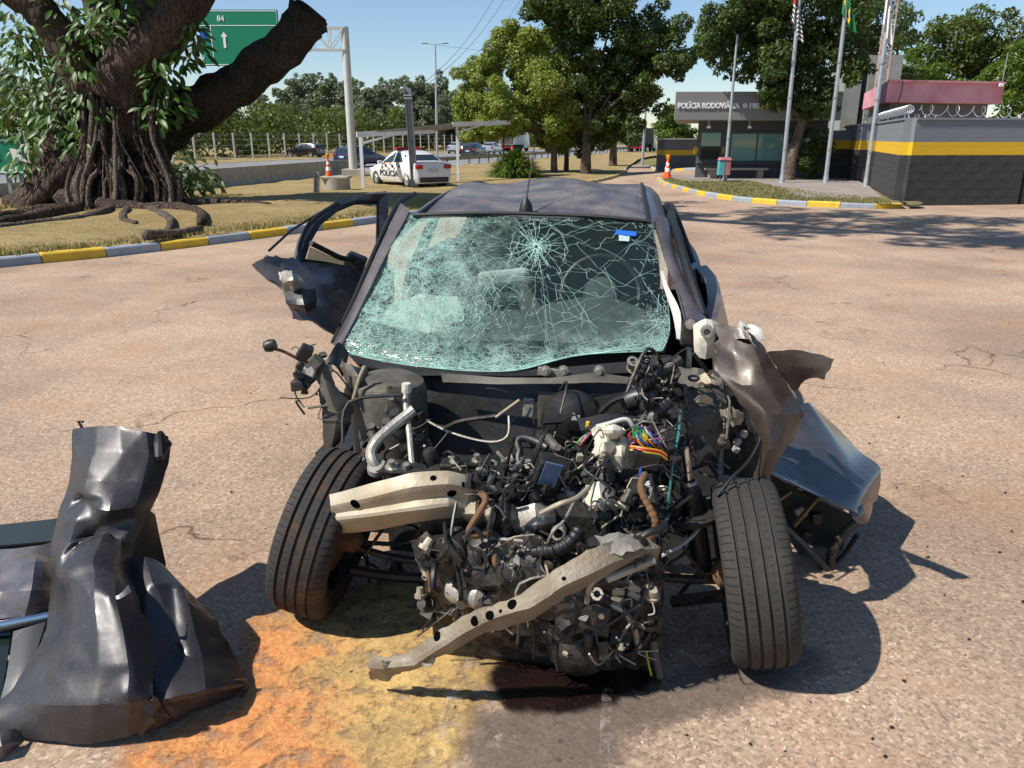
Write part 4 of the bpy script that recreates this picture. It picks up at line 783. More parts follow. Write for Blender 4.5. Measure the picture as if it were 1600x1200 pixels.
# ---------------------------------------------------------------- vehicles in traffic and the parked police car
m_tyre = plain('tyre_rubber', (.02, .02, .02), (.035, .033, .03), 20, .85, bump=.2, bscale=120); m_alloy = plain('alloy_wheel', (.55, .56, .57), (.45, .46, .47), 10, .35, .8)
m_red = plain('tail_lamp_red', (.35, .01, .01), (.45, .02, .02), 10, .2); m_hlamp = plain('headlamp', (.7, .72, .74), (.6, .62, .64), 20, .15); m_plate = plain('number_plate', (.6, .6, .6), None, 20, .5); m_cglass = glassy('car_glass', (.02, .028, .03), .06)
def paint(name, c, metal=.3): return plain(name, c, tuple(x*.92 for x in c), 2, .32, metal, coat=.7)
def make_car(paint_m, Lg=4.3, W=1.72, H=1.46, tail='sedan'):
    hx = Lg/2
    # stations: x, half width at sill/waist, belt z, roof z, roof half width
    S = [(hx, .62, .48, .52, .55), (hx-.12, .80, .66, .70, .70), (hx-.6, .85, .80, .86, .74), (hx-1.15, .86, .90, .96, .74), (hx-1.35, .86, .92, 1.02, .72), (hx-1.95, .86, .95, H-.06, .58), (hx-2.3, .86, .96, H, .58), (hx-2.9, .86, .97, H-.03, .57)]
    if tail == 'sedan': S += [(-hx+1.0, .86, .99, H-.16, .55), (-hx+.62, .86, 1.0, 1.06, .66), (-hx+.1, .82, .98, 1.02, .68), (-hx, .72, .55, .60, .6)]
    else: S += [(-hx+.55, .85, 1.0, H-.08, .56), (-hx+.2, .83, 1.0, H-.2, .56), (-hx+.04, .80, .95, 1.0, .64), (-hx, .74, .5, .55, .6)]
    k = W/1.72; rows = []
    for x, w, zb, zr, wr in S:
        w *= k; wr *= k; h = [(w*.9, .22), (w, .40), (w*1.0, (zb+.4)/2), (w*.97, zb), (wr, zr-.01), (wr*.6, zr+.02)]
        rows.append([(x, y, z) for y, z in h]+[(x, -y, z) for y, z in h[::-1]])
    n = 12; mb = MB(); mb.add([p_ for r in rows for p_ in r], [(i*n+j, i*n+(j+1) % n, (i+1)*n+(j+1) % n, (i+1)*n+j) for i in range(len(rows)-1) for j in range(n)]+[tuple(range(n))[::-1], tuple((len(rows)-1)*n+j for j in range(n))])
    root = empty('car'); body = mb.build('body', paint_m, root, smooth=True, local=True, angle=28, bevel=.02)
    def glass(i0, i1, lo, hi, t0, t1, side, nm='side_window'):
        q = []
        for i, t in ((i0, t0), (i1, t1)):
            r0, r1 = np.array(rows[i]), np.array(rows[i+1]); r = r0+(r1-r0)*t; b, c = r[3 if side > 0 else 8], r[4 if side > 0 else 7]; q.append((b+(c-b)*lo, b+(c-b)*hi))
        off = np.array((0, .012*side, .006)); p4 = [q[0][0]+off, q[1][0]+off, q[1][1]+off, q[0][1]+off]
        MB().prism(p4, (0, -.006*side, 0)).build(nm, m_cglass, root, local=True)
    for s in (1, -1): glass(4, 6, .08, .9, .35, .25, s); glass(6, 7 if tail == 'sedan' else 7, .08, .88, .42, .75, s)
    def end_glass(i0, i1, nm, sgn):
        r0, r1 = np.array(rows[i0]), np.array(rows[i1]); a, b, c, d = r0[4], r0[7], r1[7], r1[4]; off = np.array((.02*sgn, 0, .03)); cc = (a+b+c+d)/4; q = [cc+(p_-cc)*.9+off for p_ in (a, b, c, d)]
        MB().prism(q, (-.01*sgn, 0, -.01)).build(nm, m_cglass, root, local=True)
    end_glass(4, 5, 'windscreen', 1)
    if tail == 'sedan': end_glass(9, 8, 'rear_window', -1)
    else: end_glass(10, 9, 'rear_window', -1)
    for x in (hx-.82, -hx+.78):
        for s in (1, -1):
            y = s*(W/2-.1); w = MB().lathe([(.19, -.1), (.29, -.1), (.315, -.06), (.315, .06), (.29, .1), (.19, .1)], (x, y, .315), (0, s, 0), 24).build('wheel', m_tyre, root, smooth=True, local=True)
            MB().lathe([(.0, .09), (.05, .1), (.07, .07), (.19, .095), (.2, .02)], (x, y+s*.003, .315), (0, s, 0), 20).build('rim', m_alloy, w, smooth=True, local=True)
            MB().lathe([(.345, -.02), (.37, 0), (.345, .02)], (x, s*(W/2-.03), .33), (0, s, 0), 24).build('wheel_arch', m_black, root, smooth=True, local=True)
    for s in (1, -1):
        MB().box((hx-.13, s*.6*k, .66), (.22, .34, .13)).build('headlight', m_hlamp, root, bevel=.03, local=True); MB().box((-hx+.1, s*.64*k, .86), (.26, .30, .16)).build('tail_light', m_red, root, bevel=.03, local=True); MB().box((hx-1.5, s*.95*k, .98), (.12, .2, .13)).build('side_mirror', paint_m, root, bevel=.03, local=True)
    MB().box((-hx+.03, 0, .36), (.12, 1.3*k, .2)).build('rear_bumper', m_black, root, bevel=.03, local=True); MB().box((-hx-.005, 0, .72), (.03, .42, .14)).build('number_plate', m_plate, root, local=True); MB().box((hx-.02, 0, .42), (.08, 1.0, .16)).build('grille', m_black, root, bevel=.02, local=True)
    return root
def put_car(px_, py_, Y, head, paint_m, label, tail='sedan', zg=-.36, group=None, name='car', **kw):
    p_ = pY(px_, py_, Y); r = make_car(paint_m, tail=tail, **kw); r.name = name; r.location = (p_.x, Y, zg); r.rotation_euler = (0, 0, head); tag(r, label, 'car', group); return r
m_pw = paint('white_paintwork', (.72, .72, .71), 0); m_pdb = paint('dark_blue_paintwork', (.012, .02, .06)); m_pdk = paint('black_paintwork', (.012, .013, .015)); m_psil = paint('silver_paintwork', (.45, .46, .47), .5)
pc = put_car(639, 285, 33.6, R(124), m_pw, 'white police sedan parked under the carport', zg=-.33, name='police_car', Lg=4.5)
# markings and light bar of the police car
MB().box((-.05, 0, 1.52), (.28, 1.2, .10)).build('light_bar', m_red, pc, bevel=.03, local=True); MB().box((-.05, 0, 1.58), (.16, .4, .06)).build('light_bar_centre', m_black, pc, local=True)
me = text_mesh('POLÍCIA', .34, .004, .006); me.materials.clear(); me.materials.append(m_black); xs = [v.co.x for v in me.vertices]; kx = 1.75/(max(xs)-min(xs)); me.transform(Matrix.Translation((.98, .874, .44)) @ Matrix.Rotation(R(180), 4, 'Z') @ Matrix.Rotation(R(90), 4, 'X') @ Matrix.Diagonal((kx, 1, 1, 1)))
o = bpy.data.objects.new('lettering', me); col.objects.link(o); o.parent = pc
for i in range(26):
    g = random.Random(i); s = .085; x = .75-(i % 9)*.2+g.uniform(-.04, .04); z = .76+.09*((i*5) % 3); MB().box((x, .868-(.02 if z > .9 else 0), z), (s, .02, s), Matrix.Rotation(R(25), 3, 'Y')).build('chequer_mark', (m_yel, m_amber, m_black)[i % 3], pc, local=True)
put_car(563, 248, 57, R(60), m_pdb, 'dark blue hatchback on the highway right behind the gantry post', 'hatch', Lg=3.9)
put_car(476, 241, 84, R(160), m_pdk, 'dark car on the far carriageway left of the gantry post', 'hatch', Lg=4.1)
put_car(741, 237, 82, R(74), m_pdk, 'dark estate car on the highway seen between carport and trees', 'hatch', Lg=4.2)
put_car(716, 238, 105, R(75), m_psil, 'silver car on the highway left of the dark estate car', 'sedan'); put_car(768, 237, 100, R(75), m_psil, 'silver car on the highway right of the dark estate car', 'sedan')
# white van and lorry further along
def lorry(px_, py_, Y, head, label, cargo, cabm, name='lorry', Lc=5.5, cat='truck', hgt=2.3, trailers=1):
    p_ = pY(px_, py_, Y); r = empty(name, (p_.x, Y, -.36), head, label, cat)
    for t in range(trailers):
        x0 = -t*(Lc+.6); MB().box((x0, 0, 1.0+hgt/2), (Lc, 2.4, hgt)).build('cargo_body', cargo, r, bevel=.06, local=True); MB().box((x0, 0, .85), (Lc, 1.0, .22)).build('chassis', m_black, r, local=True); MB().box((x0-Lc/2-.02, 0, 1.0+hgt/2), (.06, 2.2, hgt-.25)).build('tail_door', plain('tail_door', (.07, .06, .05), None, 4, .8), r, local=True)
        for s in (1, -1):
            MB().box((x0-Lc/2-.04, s*.9, .82), (.08, .35, .16)).build('tail_light', m_red, r, local=True)
            for xw in (x0-Lc/2+.8, x0-Lc/2+1.9, x0+Lc/2-.8): MB().lathe([(.2, -.14), (.46, -.14), (.5, -.1), (.5, .1), (.46, .14), (.2, .14), (.0, .08)], (xw, s*.98, .5), (0, s, 0), 20).build('wheel', m_tyre, r, smooth=True, local=True)
            for k in range(6): MB().box((x0-Lc/2+.5+k*(Lc-1)/5, s*1.215, 1.0+hgt/2), (.07, .03, hgt-.1)).build('side_rib', m_black, r, local=True)
        MB().box((x0-Lc/2-.05, 0, .6), (.1, 2.2, .14)).build('bumper_bar', m_red, r, local=True)
    xc = Lc/2+1.1; MB().add([(xc-.9, y, z) for y, z in ((-1.15, .5), (1.15, .5), (1.15, 3.0), (-1.15, 3.0))]+[(xc+.9, y, z) for y, z in ((-1.1, .5), (1.1, .5), (1.0, 1.9), (-1.0, 1.9))]+[(xc+.5, y, 2.95) for y in (-1, 1)], [(0, 1, 2, 3), (4, 7, 6, 5), (0, 4, 5, 1), (1, 5, 6, 9, 2), (0, 3, 8, 7, 4), (7, 8, 9, 6), (3, 2, 9, 8)]).build('cab', cabm, r, bevel=.05, local=True)
    for s in (1, -1): MB().lathe([(.2, -.14), (.46, -.14), (.5, -.1), (.5, .1), (.46, .14), (.0, .1)], (xc, s*.98, .5), (0, s, 0), 20).build('wheel', m_tyre, r, smooth=True, local=True)
lorry(1000, 235, 118, R(64), 'long lorry with dark tarpaulin load heading away beyond the trees', plain('tarpaulin', (.14, .12, .10), (.09, .08, .07), 1.5, .9), m_psil)
lorry(800, 236, 118, R(62), 'white box van on the highway behind the middle trees', m_pw, m_pw, 'box_van', 3.2, 'van', 1.9)
# ---------------------------------------------------------------- the wrecked car
def paint_dusty(name, base, dust, rough=.3, coat=.3, dc=(.30, .26, .22)):
    t = NT(name); n1 = t.noise(5, 6, .65); n2 = t.noise(120, 3, .6); d = t.ramp(t.math('ADD', t.math('MULTIPLY', n1, .8), t.math('MULTIPLY', n2, .25)), (.42, 0.0), (.75, dust))
    scr = t.ramp(t.noise(40, 2, .5, vec=t.n('Mapping', i_Vector=t.coord(), i_Scale=(1, 8, 3)).outputs[0], dist=.5), (.70, 0.0), (.74, .35))
    sp = t.math('MULTIPLY', t.ramp(t.vor(210), (.10, 1.0), (.2, 0.0)), t.ramp(t.noise(25, 4), (.5, 0.0), (.62, .6))); d = t.math('MAXIMUM', d, sp); c = t.mix(d, base, dc); c = t.mix(scr, c, (.34, .34, .35)); rg = t.math('ADD', t.math('MULTIPLY', d, .5), rough); mt = t.math('MULTIPLY', t.math('SUBTRACT', 1.0, d), .35)
    return t.done(t.bsdf(c, rg, mt, t.bump(t.noise(14, 3), .06, .02), Coat_Weight=coat, Coat_Roughness=.12))
m_body = paint_dusty('purple_grey_paint', (.085, .074, .084), .38, .34, .3); m_body2 = paint_dusty('dusty_brown_grey_paint', (.042, .031, .024), .35, .40, .12, (.15, .115, .085)); m_bodyb = paint_dusty('scuffed_dark_paint', (.030, .028, .032), .22, .38, .12, (.2, .18, .16))
m_trim = plain('black_rubber', (.007, .007, .0075), (.012, .012, .012), 9, .5); m_intr = plain('interior_plastic', (.075, .08, .085), (.055, .058, .06), 5, .7, bump=.1, bscale=200); m_seat = plain('seat_fabric', (.07, .072, .08), (.10, .10, .105), 8, .95, bump=.3, bscale=150)
m_alu = plain('dusty_aluminium', (.42, .40, .36), (.26, .24, .21), 14, .5, .6, bump=.3, bscale=50, dust=.35); m_dsteel = plain('dark_steel', (.022, .021, .020), (.055, .05, .045), 14, .45, .6, bump=.3, dust=.24, dustc=(.17, .13, .08)); m_tan = plain('mud_dusted_metal', (.44, .40, .33), (.30, .25, .17), 5, .55, .4, bump=.2, bscale=70, dust=.4, dustc=(.40, .31, .17), detail=6)
m_tan2 = plain('grimy_steel', (.30, .265, .21), (.15, .12, .085), 10, .65, .35, bump=.5, bscale=60, dust=.4, dustc=(.28, .20, .11), detail=9); m_oliv = plain('primer_olive_metal', (.10, .092, .075), (.06, .056, .046), 9, .6, .25, dust=.3, dustc=(.27, .23, .17)); m_bplas = plain('engine_black_plastic', (.011, .011, .0115), (.022, .021, .02), 15, .42, bump=.15, dust=.14, dustc=(.11, .09, .07)); m_cream = plain('broken_cream_plastic', (.66, .62, .50), (.50, .46, .36), 12, .6, bump=.3); m_chrome = plain('chrome_rod', (.72, .73, .74), (.6, .6, .6), 20, .12, 1.0); m_rust = plain('rusty_iron', (.22, .11, .05), (.12, .065, .035), 14, .85, .2, bump=.4); m_lgrey = plain('light_grey_trim', (.50, .49, .45), (.42, .41, .38), 6, .7); m_bolt = plain('zinc_bolt', (.6, .56, .48), (.45, .42, .36), 20, .4, .8)
wk = empty('wrecked_car', CO, -YAW, 'dark purple grey car with crushed front end and shattered windscreen', 'car')
UC = -.21                                             # the cabin sits to the left of the wheels after the crash
def Lc(u, v, z): return L(UC+u, v, z)
# ---- roof, buckled
rz = lambda v: np.interp(v, [1.40, 1.6, 1.9, 2.3, 2.7, 3.05, 3.3], [1.283, 1.322, 1.362, 1.392, 1.388, 1.345, 1.28])
rows = []
for v in (1.40, 1.55, 1.75, 2.0, 2.3, 2.7, 3.05, 3.3):
    hw_ = np.interp(v, [1.4, 2.0, 3.3], [.565, .535, .50]); rows.append([Lc(t*hw_, v+.05*t*t, rz(v)-.028*t*t+(.014*math.sin(t*5+v*3)-.012*math.exp(-((t+.35)**2+(v-1.85)**2)/.05)+.012*math.exp(-((t-.1)**2+(v-2.0)**2)/.02))) for t in (-1, -.75, -.5, -.25, 0, .25, .5, .75, 1)])
m_roof = paint_dusty('dusty_roof_paint', (.095, .082, .086), .75, .40, .15)
roof = sheet('roof', rows, m_roof, wk, k=3, th=.004, crumple=.006, cs=4.5, ridge=False)
for s in (-1, 1):
    q = [Lc(s*(np.interp(v, [1.4, 2.0, 3.3], [.565, .535, .50])+.006), v+.05, rz(v)-.026) for v in (1.36, 1.55, 1.75, 2.0, 2.3, 2.7, 3.05, 3.3)]; MB().tube(smooth_line(q, 3), .011, 6).build('roof_seal', m_trim, wk, smooth=True)
# ---- side rails, pillars
def rail(s, vs_, mat=m_body):
    rows = []
    for v in vs_:
        hw_ = np.interp(v, [1.4, 2.0, 3.3], [.575, .545, .51]); z = rz(v)-.03; rows.append([Lc(s*hw_, v+.05, z), Lc(s*(hw_+.05), v+.05, z-.012), Lc(s*(hw_+.095), v+.05, z-.055), Lc(s*(hw_+.11), v+.05, z-.10)])
    if s < 0: rows = [r[::-1] for r in rows]
    return sheet('roof_rail', rows, mat, wk, k=3, th=.02)
rail(1, (1.36, 1.6, 1.9, 2.3, 2.8, 3.3)); rail(-1, (1.36, 1.6, 1.9, 2.3, 2.8, 3.3))
sheet('windscreen_pillar', [[pV(1021, 344, 1.40), pV(1030, 340, 1.44), pV(1038, 343, 1.48)], [pV(1038, 405, 1.18), pV(1046, 400, 1.2), pV(1056, 404, 1.24)], [pV(1058, 460, .95), pV(1068, 455, .97), pV(1080, 460, 1.0)], [pV(1072, 512, .72), pV(1088, 506, .74), pV(1104, 508, .78)]], m_body, wk, k=4, th=.014)
MB().tube(smooth_line([pV(1024, 347, 1.39), pV(1043, 406, 1.17), pV(1062, 460, .94), pV(1075, 512, .71)], 4), .011, 6).build('pillar_seal', m_trim, wk, smooth=True)
sheet('windscreen_pillar', [[pV(628, 320, 1.50), pV(634, 324, 1.46), pV(641, 333, 1.41)], [pV(594, 392, 1.23), pV(599, 394, 1.2), pV(604, 402, 1.17)], [pV(559, 470, .97), pV(564, 471, .95), pV(569, 475, .93)], [pV(523, 540, .77), pV(528, 540, .75), pV(533, 545, .74)]], m_body, wk, k=4, th=.012)
MB().tube(smooth_line([pV(648, 303, 1.75), pV(620, 322, 1.52), pV(587, 390, 1.27), pV(553, 470, 1.0), pV(521, 535, .78)], 5), .013, 8).build('door_seal', m_trim, wk, smooth=True)
for s in (-1, 1):
    sheet('centre_pillar', [[Lc(s*.64, 2.1, 1.28), Lc(s*.64, 2.2, 1.28)], [Lc(s*.74, 2.06, 1.05), Lc(s*.74, 2.18, 1.05)], [Lc(s*.8, 2.04, .85), Lc(s*.8, 2.18, .85)], [Lc(s*.8, 2.0, .25), Lc(s*.8, 2.2, .25)]], m_trim, wk, k=2, th=.04)
    sheet('rear_quarter', [[Lc(s*.58, 3.0, 1.25), Lc(s*.52, 3.3, 1.24), Lc(s*.5, 3.38, 1.22)], [Lc(s*.74, 3.1, 1.0), Lc(s*.7, 3.45, 1.0), Lc(s*.66, 3.6, .98)], [Lc(s*.84, 3.0, .8), Lc(s*.82, 3.5, .85), Lc(s*.74, 3.8, .85)], [Lc(s*.85, 2.9, .35), Lc(s*.83, 3.5, .4), Lc(s*.76, 3.85, .4)]], m_body, wk, k=3, th=.02)
    sheet('rear_door', [[Lc(s*.83, 2.15, .93), Lc(s*.83, 2.6, .95), Lc(s*.80, 3.05, .97)], [Lc(s*.87, 2.12, .7), Lc(s*.87, 2.6, .7), Lc(s*.85, 3.0, .7)], [Lc(s*.84, 2.12, .28), Lc(s*.84, 2.6, .28), Lc(s*.83, 2.85, .32)]], m_body, wk, k=3, th=.05)
    MB().bar(Lc(s*.8, .75, .22), Lc(s*.8, 3.0, .26), .14, .12).build('sill', m_bodyb, wk)
    w = MB().lathe([(.2, -.1), (.285, -.1), (.305, -.07), (.305, .07), (.285, .1), (.2, .1), (.05, .06), (0, .06)], Lc(s*.74, 3.25, .30), AR*s, 32).build('rear_wheel', m_tyre, wk, smooth=True)
    MB().lathe([(0, .08), (.06, .085), (.18, .1), (.2, .04)], Lc(s*.742, 3.25, .30), AR*s, 24).build('rim', m_alloy, w, smooth=True)
sheet('tailgate', [[Lc(-.5, 3.45, 1.2), Lc(0, 3.5, 1.22), Lc(.5, 3.45, 1.2)], [Lc(-.62, 3.72, .98), Lc(0, 3.8, 1.0), Lc(.62, 3.72, .98)], [Lc(-.7, 3.85, .6), Lc(0, 3.92, .6), Lc(.7, 3.85, .6)], [Lc(-.7, 3.85, .3), Lc(0, 3.92, .3), Lc(.7, 3.85, .3)]], m_body, wk, k=3, th=.03)
MB().box(Lc(0, 2.1, .2), (1.55, 3.2, .05), Matrix.Rotation(-YAW, 3, 'Z')).build('floor_pan', m_bodyb, wk)
# ---- right-hand front door (closed, bowed) with its empty window frame
sheet('front_door', [[Lc(.80, .80, .93), Lc(.845, 1.2, .945), Lc(.86, 1.7, .955), Lc(.84, 2.12, .95)], [Lc(.84, .76, .80), Lc(.89, 1.2, .80), Lc(.90, 1.7, .80), Lc(.87, 2.12, .8)], [Lc(.85, .74, .55), Lc(.88, 1.2, .55), Lc(.89, 1.7, .55), Lc(.87, 2.12, .55)], [Lc(.82, .72, .25), Lc(.85, 1.2, .25), Lc(.85, 1.7, .25), Lc(.84, 2.1, .25)]], m_body, wk, k=4, th=.06, crumple=.012, cs=3)
sheet('door_inner_trim', [[Lc(.74, .82, .94), Lc(.78, 1.4, .95), Lc(.78, 2.08, .95)], [Lc(.75, .8, .6), Lc(.8, 1.4, .6), Lc(.8, 2.08, .6)], [Lc(.75, .8, .3), Lc(.8, 1.4, .3), Lc(.8, 2.08, .3)]], m_intr, wk, k=3, th=.02)
MB().tube(smooth_line([Lc(.80, .84, .95), Lc(.74, 1.1, 1.10), Lc(.70, 1.4, 1.215), Lc(.68, 1.75, 1.25), Lc(.70, 2.08, 1.22), Lc(.78, 2.1, .96)], 5), .022, 8).build('window_frame', m_trim, wk, smooth=True)
MB().tube(smooth_line([Lc(.83, 2.14, .97), Lc(.73, 2.2, 1.2), Lc(.70, 2.5, 1.25), Lc(.69, 2.9, 1.2), Lc(.77, 3.05, 1.0)], 5), .02, 8).build('window_frame', m_trim, wk, smooth=True)
# ---- left-hand front door, torn off its hinges at the front and bent outwards
D = pV
dl = empty('torn_door', D(520, 470, 1.2), 0); dl.parent = wk; dl.matrix_parent_inverse = world_of(wk).inverted(); dl['label'] = 'front door bent outwards, its mirror corner crushed'
sheet('door_skin', [[D(418, 399, .94), D(440, 404, 1.02), D(480, 412, 1.2), D(530, 420, 1.42), D(585, 424, 1.66), D(612, 420, 1.85)], [D(393, 416, .90), D(445, 436, .93), D(490, 440, 1.12), D(540, 452, 1.38), D(585, 455, 1.62), D(612, 450, 1.8)], [D(448, 462, .86), D(470, 478, .87), D(505, 480, 1.02), D(545, 500, 1.3), D(585, 510, 1.55), D(610, 510, 1.75)], [D(459, 500, .84), D(480, 500, .86), D(520, 523, .95), D(550, 560, 1.2), D(590, 590, 1.5), D(612, 600, 1.7)]], m_body, dl, k=6, th=.012, crumple=.014, cs=8, tear=.010, seed=3, lin=.9)
fo = [(607, 302, 1.97), (560, 303, 1.78), (525, 314, 1.62), (492, 338, 1.42), (470, 375, 1.24), (460, 410, 1.12), (548, 425, 1.55), (606, 428, 1.88)]; fi = [(592, 313, 1.94), (556, 313, 1.75), (525, 323, 1.60), (494, 346, 1.42), (476, 378, 1.27), (468, 407, 1.15), (548, 421, 1.53), (594, 424, 1.85)]; fj = [(588, 319, 1.93), (554, 320, 1.74), (527, 331, 1.60), (501, 352, 1.43), (485, 380, 1.29), (477, 405, 1.18), (548, 416, 1.53), (590, 418, 1.84)]
sheet('window_frame', [[D(*p_) for p_ in fo+fo[:1]], [D(*p_) for p_ in fi+fi[:1]]], m_body, dl, k=2, th=.02, lin=1.0, angle=20); sheet('window_seal', [[D(*p_) for p_ in fi+fi[:1]], [D(*p_) for p_ in fj+fj[:1]]], m_trim, dl, k=2, th=.018, lin=1.0, angle=20)
MB().tube(smooth_line([D(470, 412, 1.14), D(468, 385, 1.2), D(480, 355, 1.34), D(500, 335, 1.46), D(528, 318, 1.62)], 5), .011, 8).build('front_seal', m_trim, dl, smooth=True)
MB().tube([D(486, 380, 1.25), D(530, 402, 1.42), D(562, 410, 1.6)], .014, 8).build('glass_channel', m_trim, dl, smooth=True); MB().tube([D(420, 392, 1.0), D(455, 360, 1.2), D(500, 332, 1.5)], .006, 6).build('frame_edge', m_trim, dl, smooth=True)
MB().box(D(556, 408, 1.58), (.10, .10, .07), Matrix.Rotation(.4, 3, 'Y')).build('regulator', m_trim, dl, bevel=.01)
tg = NT('tinted_door_glass'); m_wglass = tg.done(tg.n('MixShader', i_0=.22, i_1=tg.n('BsdfTransparent', i_Color=(.62, .66, .62, 1)).outputs[0], i_2=tg.bsdf((.30, .29, .24), .2)).outputs[0])
sheet('window_glass', [[D(484, 386, 1.26), D(515, 400, 1.37), D(548, 412, 1.5)], [D(477, 412, 1.18), D(510, 417, 1.34), D(550, 421, 1.5)]], m_wglass, dl, k=2, th=.004)
mir = sheet('door_mirror', [[D(438, 428, .86), D(455, 424, .84), D(468, 432, .88)], [D(440, 442, .80), D(457, 438, .76), D(472, 446, .86)], [D(444, 458, .84), D(460, 462, .82), D(466, 462, .88)]], m_alu, dl, k=7, th=.004, crumple=.03, cs=24, tear=.008); sheet('mirror_shell', [[D(446, 458, .84), D(470, 455, .82), D(490, 452, .9)], [D(450, 472, .8), D(474, 476, .76), D(492, 466, .88)], [D(462, 482, .84), D(478, 486, .82), D(490, 478, .9)]], m_bplas, dl, k=5, th=.01, crumple=.01, cs=10)
# ---- windscreen: shattered laminated glass
wsr = [[(640, 337, 1.40), (735, 334, 1.42), (830, 335, 1.43), (930, 339, 1.42), (1020, 347, 1.40)], [(602, 402, 1.17), (715, 400, 1.16), (830, 402, 1.17), (940, 404, 1.18), (1037, 408, 1.17)], [(562, 475, .94), (690, 480, .89), (815, 482, .90), (935, 480, .92), (1045, 475, .93)], [(531, 528, .77), (665, 548, .69), (800, 555, .68), (930, 545, .71), (1047, 520, .76)], [(540, 554, .73), (650, 573, .64), (790, 581, .60), (905, 556, .67), (1036, 549, .71)]]
WS = np.array([[tuple(D(*p_)) for p_ in r] for r in wsr])
def glass_mat():
    t = NT('crazed_windscreen'); co = t.coord(); ed = t.vor(75, 'DISTANCE_TO_EDGE'); ed2 = t.vor(34, 'DISTANCE_TO_EDGE'); fine = t.ramp(t.math('MINIMUM', ed, ed2), (0.0, 1.0), (.12, 0.0))
    uv = t.n('SeparateXYZ', i_0=t.n('UVMap').outputs[0]); x, y = uv.outputs[0], uv.outputs[1]; nz = t.math('MULTIPLY', t.math('SUBTRACT', t.noise(5, 5, .6), .5), .55)
    left = t.ramp(t.math('ADD', x, nz), (.14, 1.0), (.50, 0.0)); bot = t.ramp(t.math('SUBTRACT', t.math('ADD', y, nz), 0.0), (.58, 0.0), (.82, 1.0)); dens = t.math('MAXIMUM', t.math('MULTIPLY', left, .95), bot)
    fac = t.math('ADD', t.math('MULTIPLY', dens, t.ramp(t.noise(16, 5, .7), (.40, .0), (.72, .66))), t.math('MULTIPLY', t.math('MULTIPLY', fine, dens), .45), True)
    hz = t.math('ADD', fac, .03, True); wc_ = t.mix(t.noise(7, 4), (.24, .56, .47), (.66, .78, .71)); df = t.n('MixShader', i_0=.35, i_1=t.n('BsdfDiffuse', i_Color=wc_).outputs[0], i_2=t.n('BsdfTranslucent', i_Color=wc_).outputs[0]).outputs[0]
    tr = t.n('BsdfTransparent', i_Color=(.80, .90, .87, 1)).outputs[0]; gl = t.n('BsdfGlossy', i_Color=(1, 1, 1, 1), i_Roughness=.08, i_Normal=t.bump(t.math('ADD', t.noise(6, 3), t.math('MULTIPLY', fine, .1)), .14, .03)).outputs[0]
    fr = t.n('Fresnel', i_IOR=1.35).outputs[0]; cl = t.n('MixShader', i_0=fr, i_1=tr, i_2=gl).outputs[0]
    return t.done(t.n('MixShader', i_0=hz, i_1=cl, i_2=df).outputs[0])
k = 8; A = crom(WS, k); A = crom(A.transpose(1, 0, 2), k).transpose(1, 0, 2); m_, n_ = A.shape[:2]
for i in range(m_):
    for j in range(n_): A[i, j] += np.array(AB)*.02*fbm(Vector(A[i, j])*5, 2)*(1 if 2 < i < m_-3 else .3)
Asurf = A
def ws(s, t):
    x, y = s*(n_-1), t*(m_-1); i, j = min(int(y), m_-2), min(int(x), n_-2); fy, fx = y-i, x-j
    return (Asurf[i, j]*(1-fx)+Asurf[i, j+1]*fx)*(1-fy)+(Asurf[i+1, j]*(1-fx)+Asurf[i+1, j+1]*fx)*fy
me = bpy.data.meshes.new('windscreen'); me.from_pydata(A.reshape(-1, 3).tolist(), [], [(i*n_+j, (i+1)*n_+j, (i+1)*n_+j+1, i*n_+j+1) for i in range(m_-1) for j in range(n_-1)]); ul = me.uv_layers.new(name='UVMap')
for lp_ in me.loops: vi = lp_.vertex_index; ul.data[lp_.index].uv = ((vi % n_)/(n_-1), (vi//n_)/(m_-1))
wsg = link('windscreen', me, glass_mat(), wk, smooth=True, angle=180); wsg['label'] = 'shattered greenish windscreen sagging out at the bottom'
# the cracks: real slivers standing a hair proud of the glass
WSN = Vector(np.cross(ws(.6, .5)-ws(.4, .5), ws(.5, .6)-ws(.5, .4))).normalized()
if WSN.y > 0: WSN = -WSN
cv, cf = [], []
def crack(pts, w):
    q = [Vector(ws(min(.995, max(.005, s)), min(.995, max(.005, t))))+WSN*.003 for s, t in pts]
    for a, b in zip(q[:-1], q[1:]):
        d = b-a
        if d.length < 1e-5: continue
        sd = d.cross(WSN).normalized()*w*random.uniform(.5, 1.2); i = len(cv); cv.extend([tuple(a-sd), tuple(a+sd), tuple(b+sd*.8), tuple(b-sd*.8)]); cf.append((i, i+1, i+2, i+3))
g = random.Random(12); AS = 1.6                        # width : height of the glass
IM = (.515, .20)
def wob(a, b, n=7, am=.012):
    out = []
    for i in range(n+1):
        t = i/n; out.append((a[0]+(b[0]-a[0])*t+g.gauss(0, am)*(0 < i < n)*.6, a[1]+(b[1]-a[1])*t+g.gauss(0, am)*(0 < i < n)))
    return out
for i in range(64):
    a = 2*math.pi*i/64+g.gauss(0, .05); r = g.choice([.02, .03, .04, .05, .07, .09, .10, .11]); crack(wob((IM[0]+.006*math.cos(a), IM[1]+.008*math.sin(a)), (IM[0]+r*math.cos(a), IM[1]+r*AS*.8*math.sin(a)), 5, .003), .0011)
for r in (.012, .022, .035, .05, .068, .09, .105, .112):
    st_ = g.uniform(0, 6); fr_ = g.uniform(.35, 1); crack([(IM[0]+(r+g.gauss(0, .002))*math.cos(st_+q/30*g.uniform(5.2, 6.2)), IM[1]+(r+g.gauss(0, .002))*AS*.85*math.sin(st_+q/30*5.9)) for q in range(int(31*fr_))], .0009)
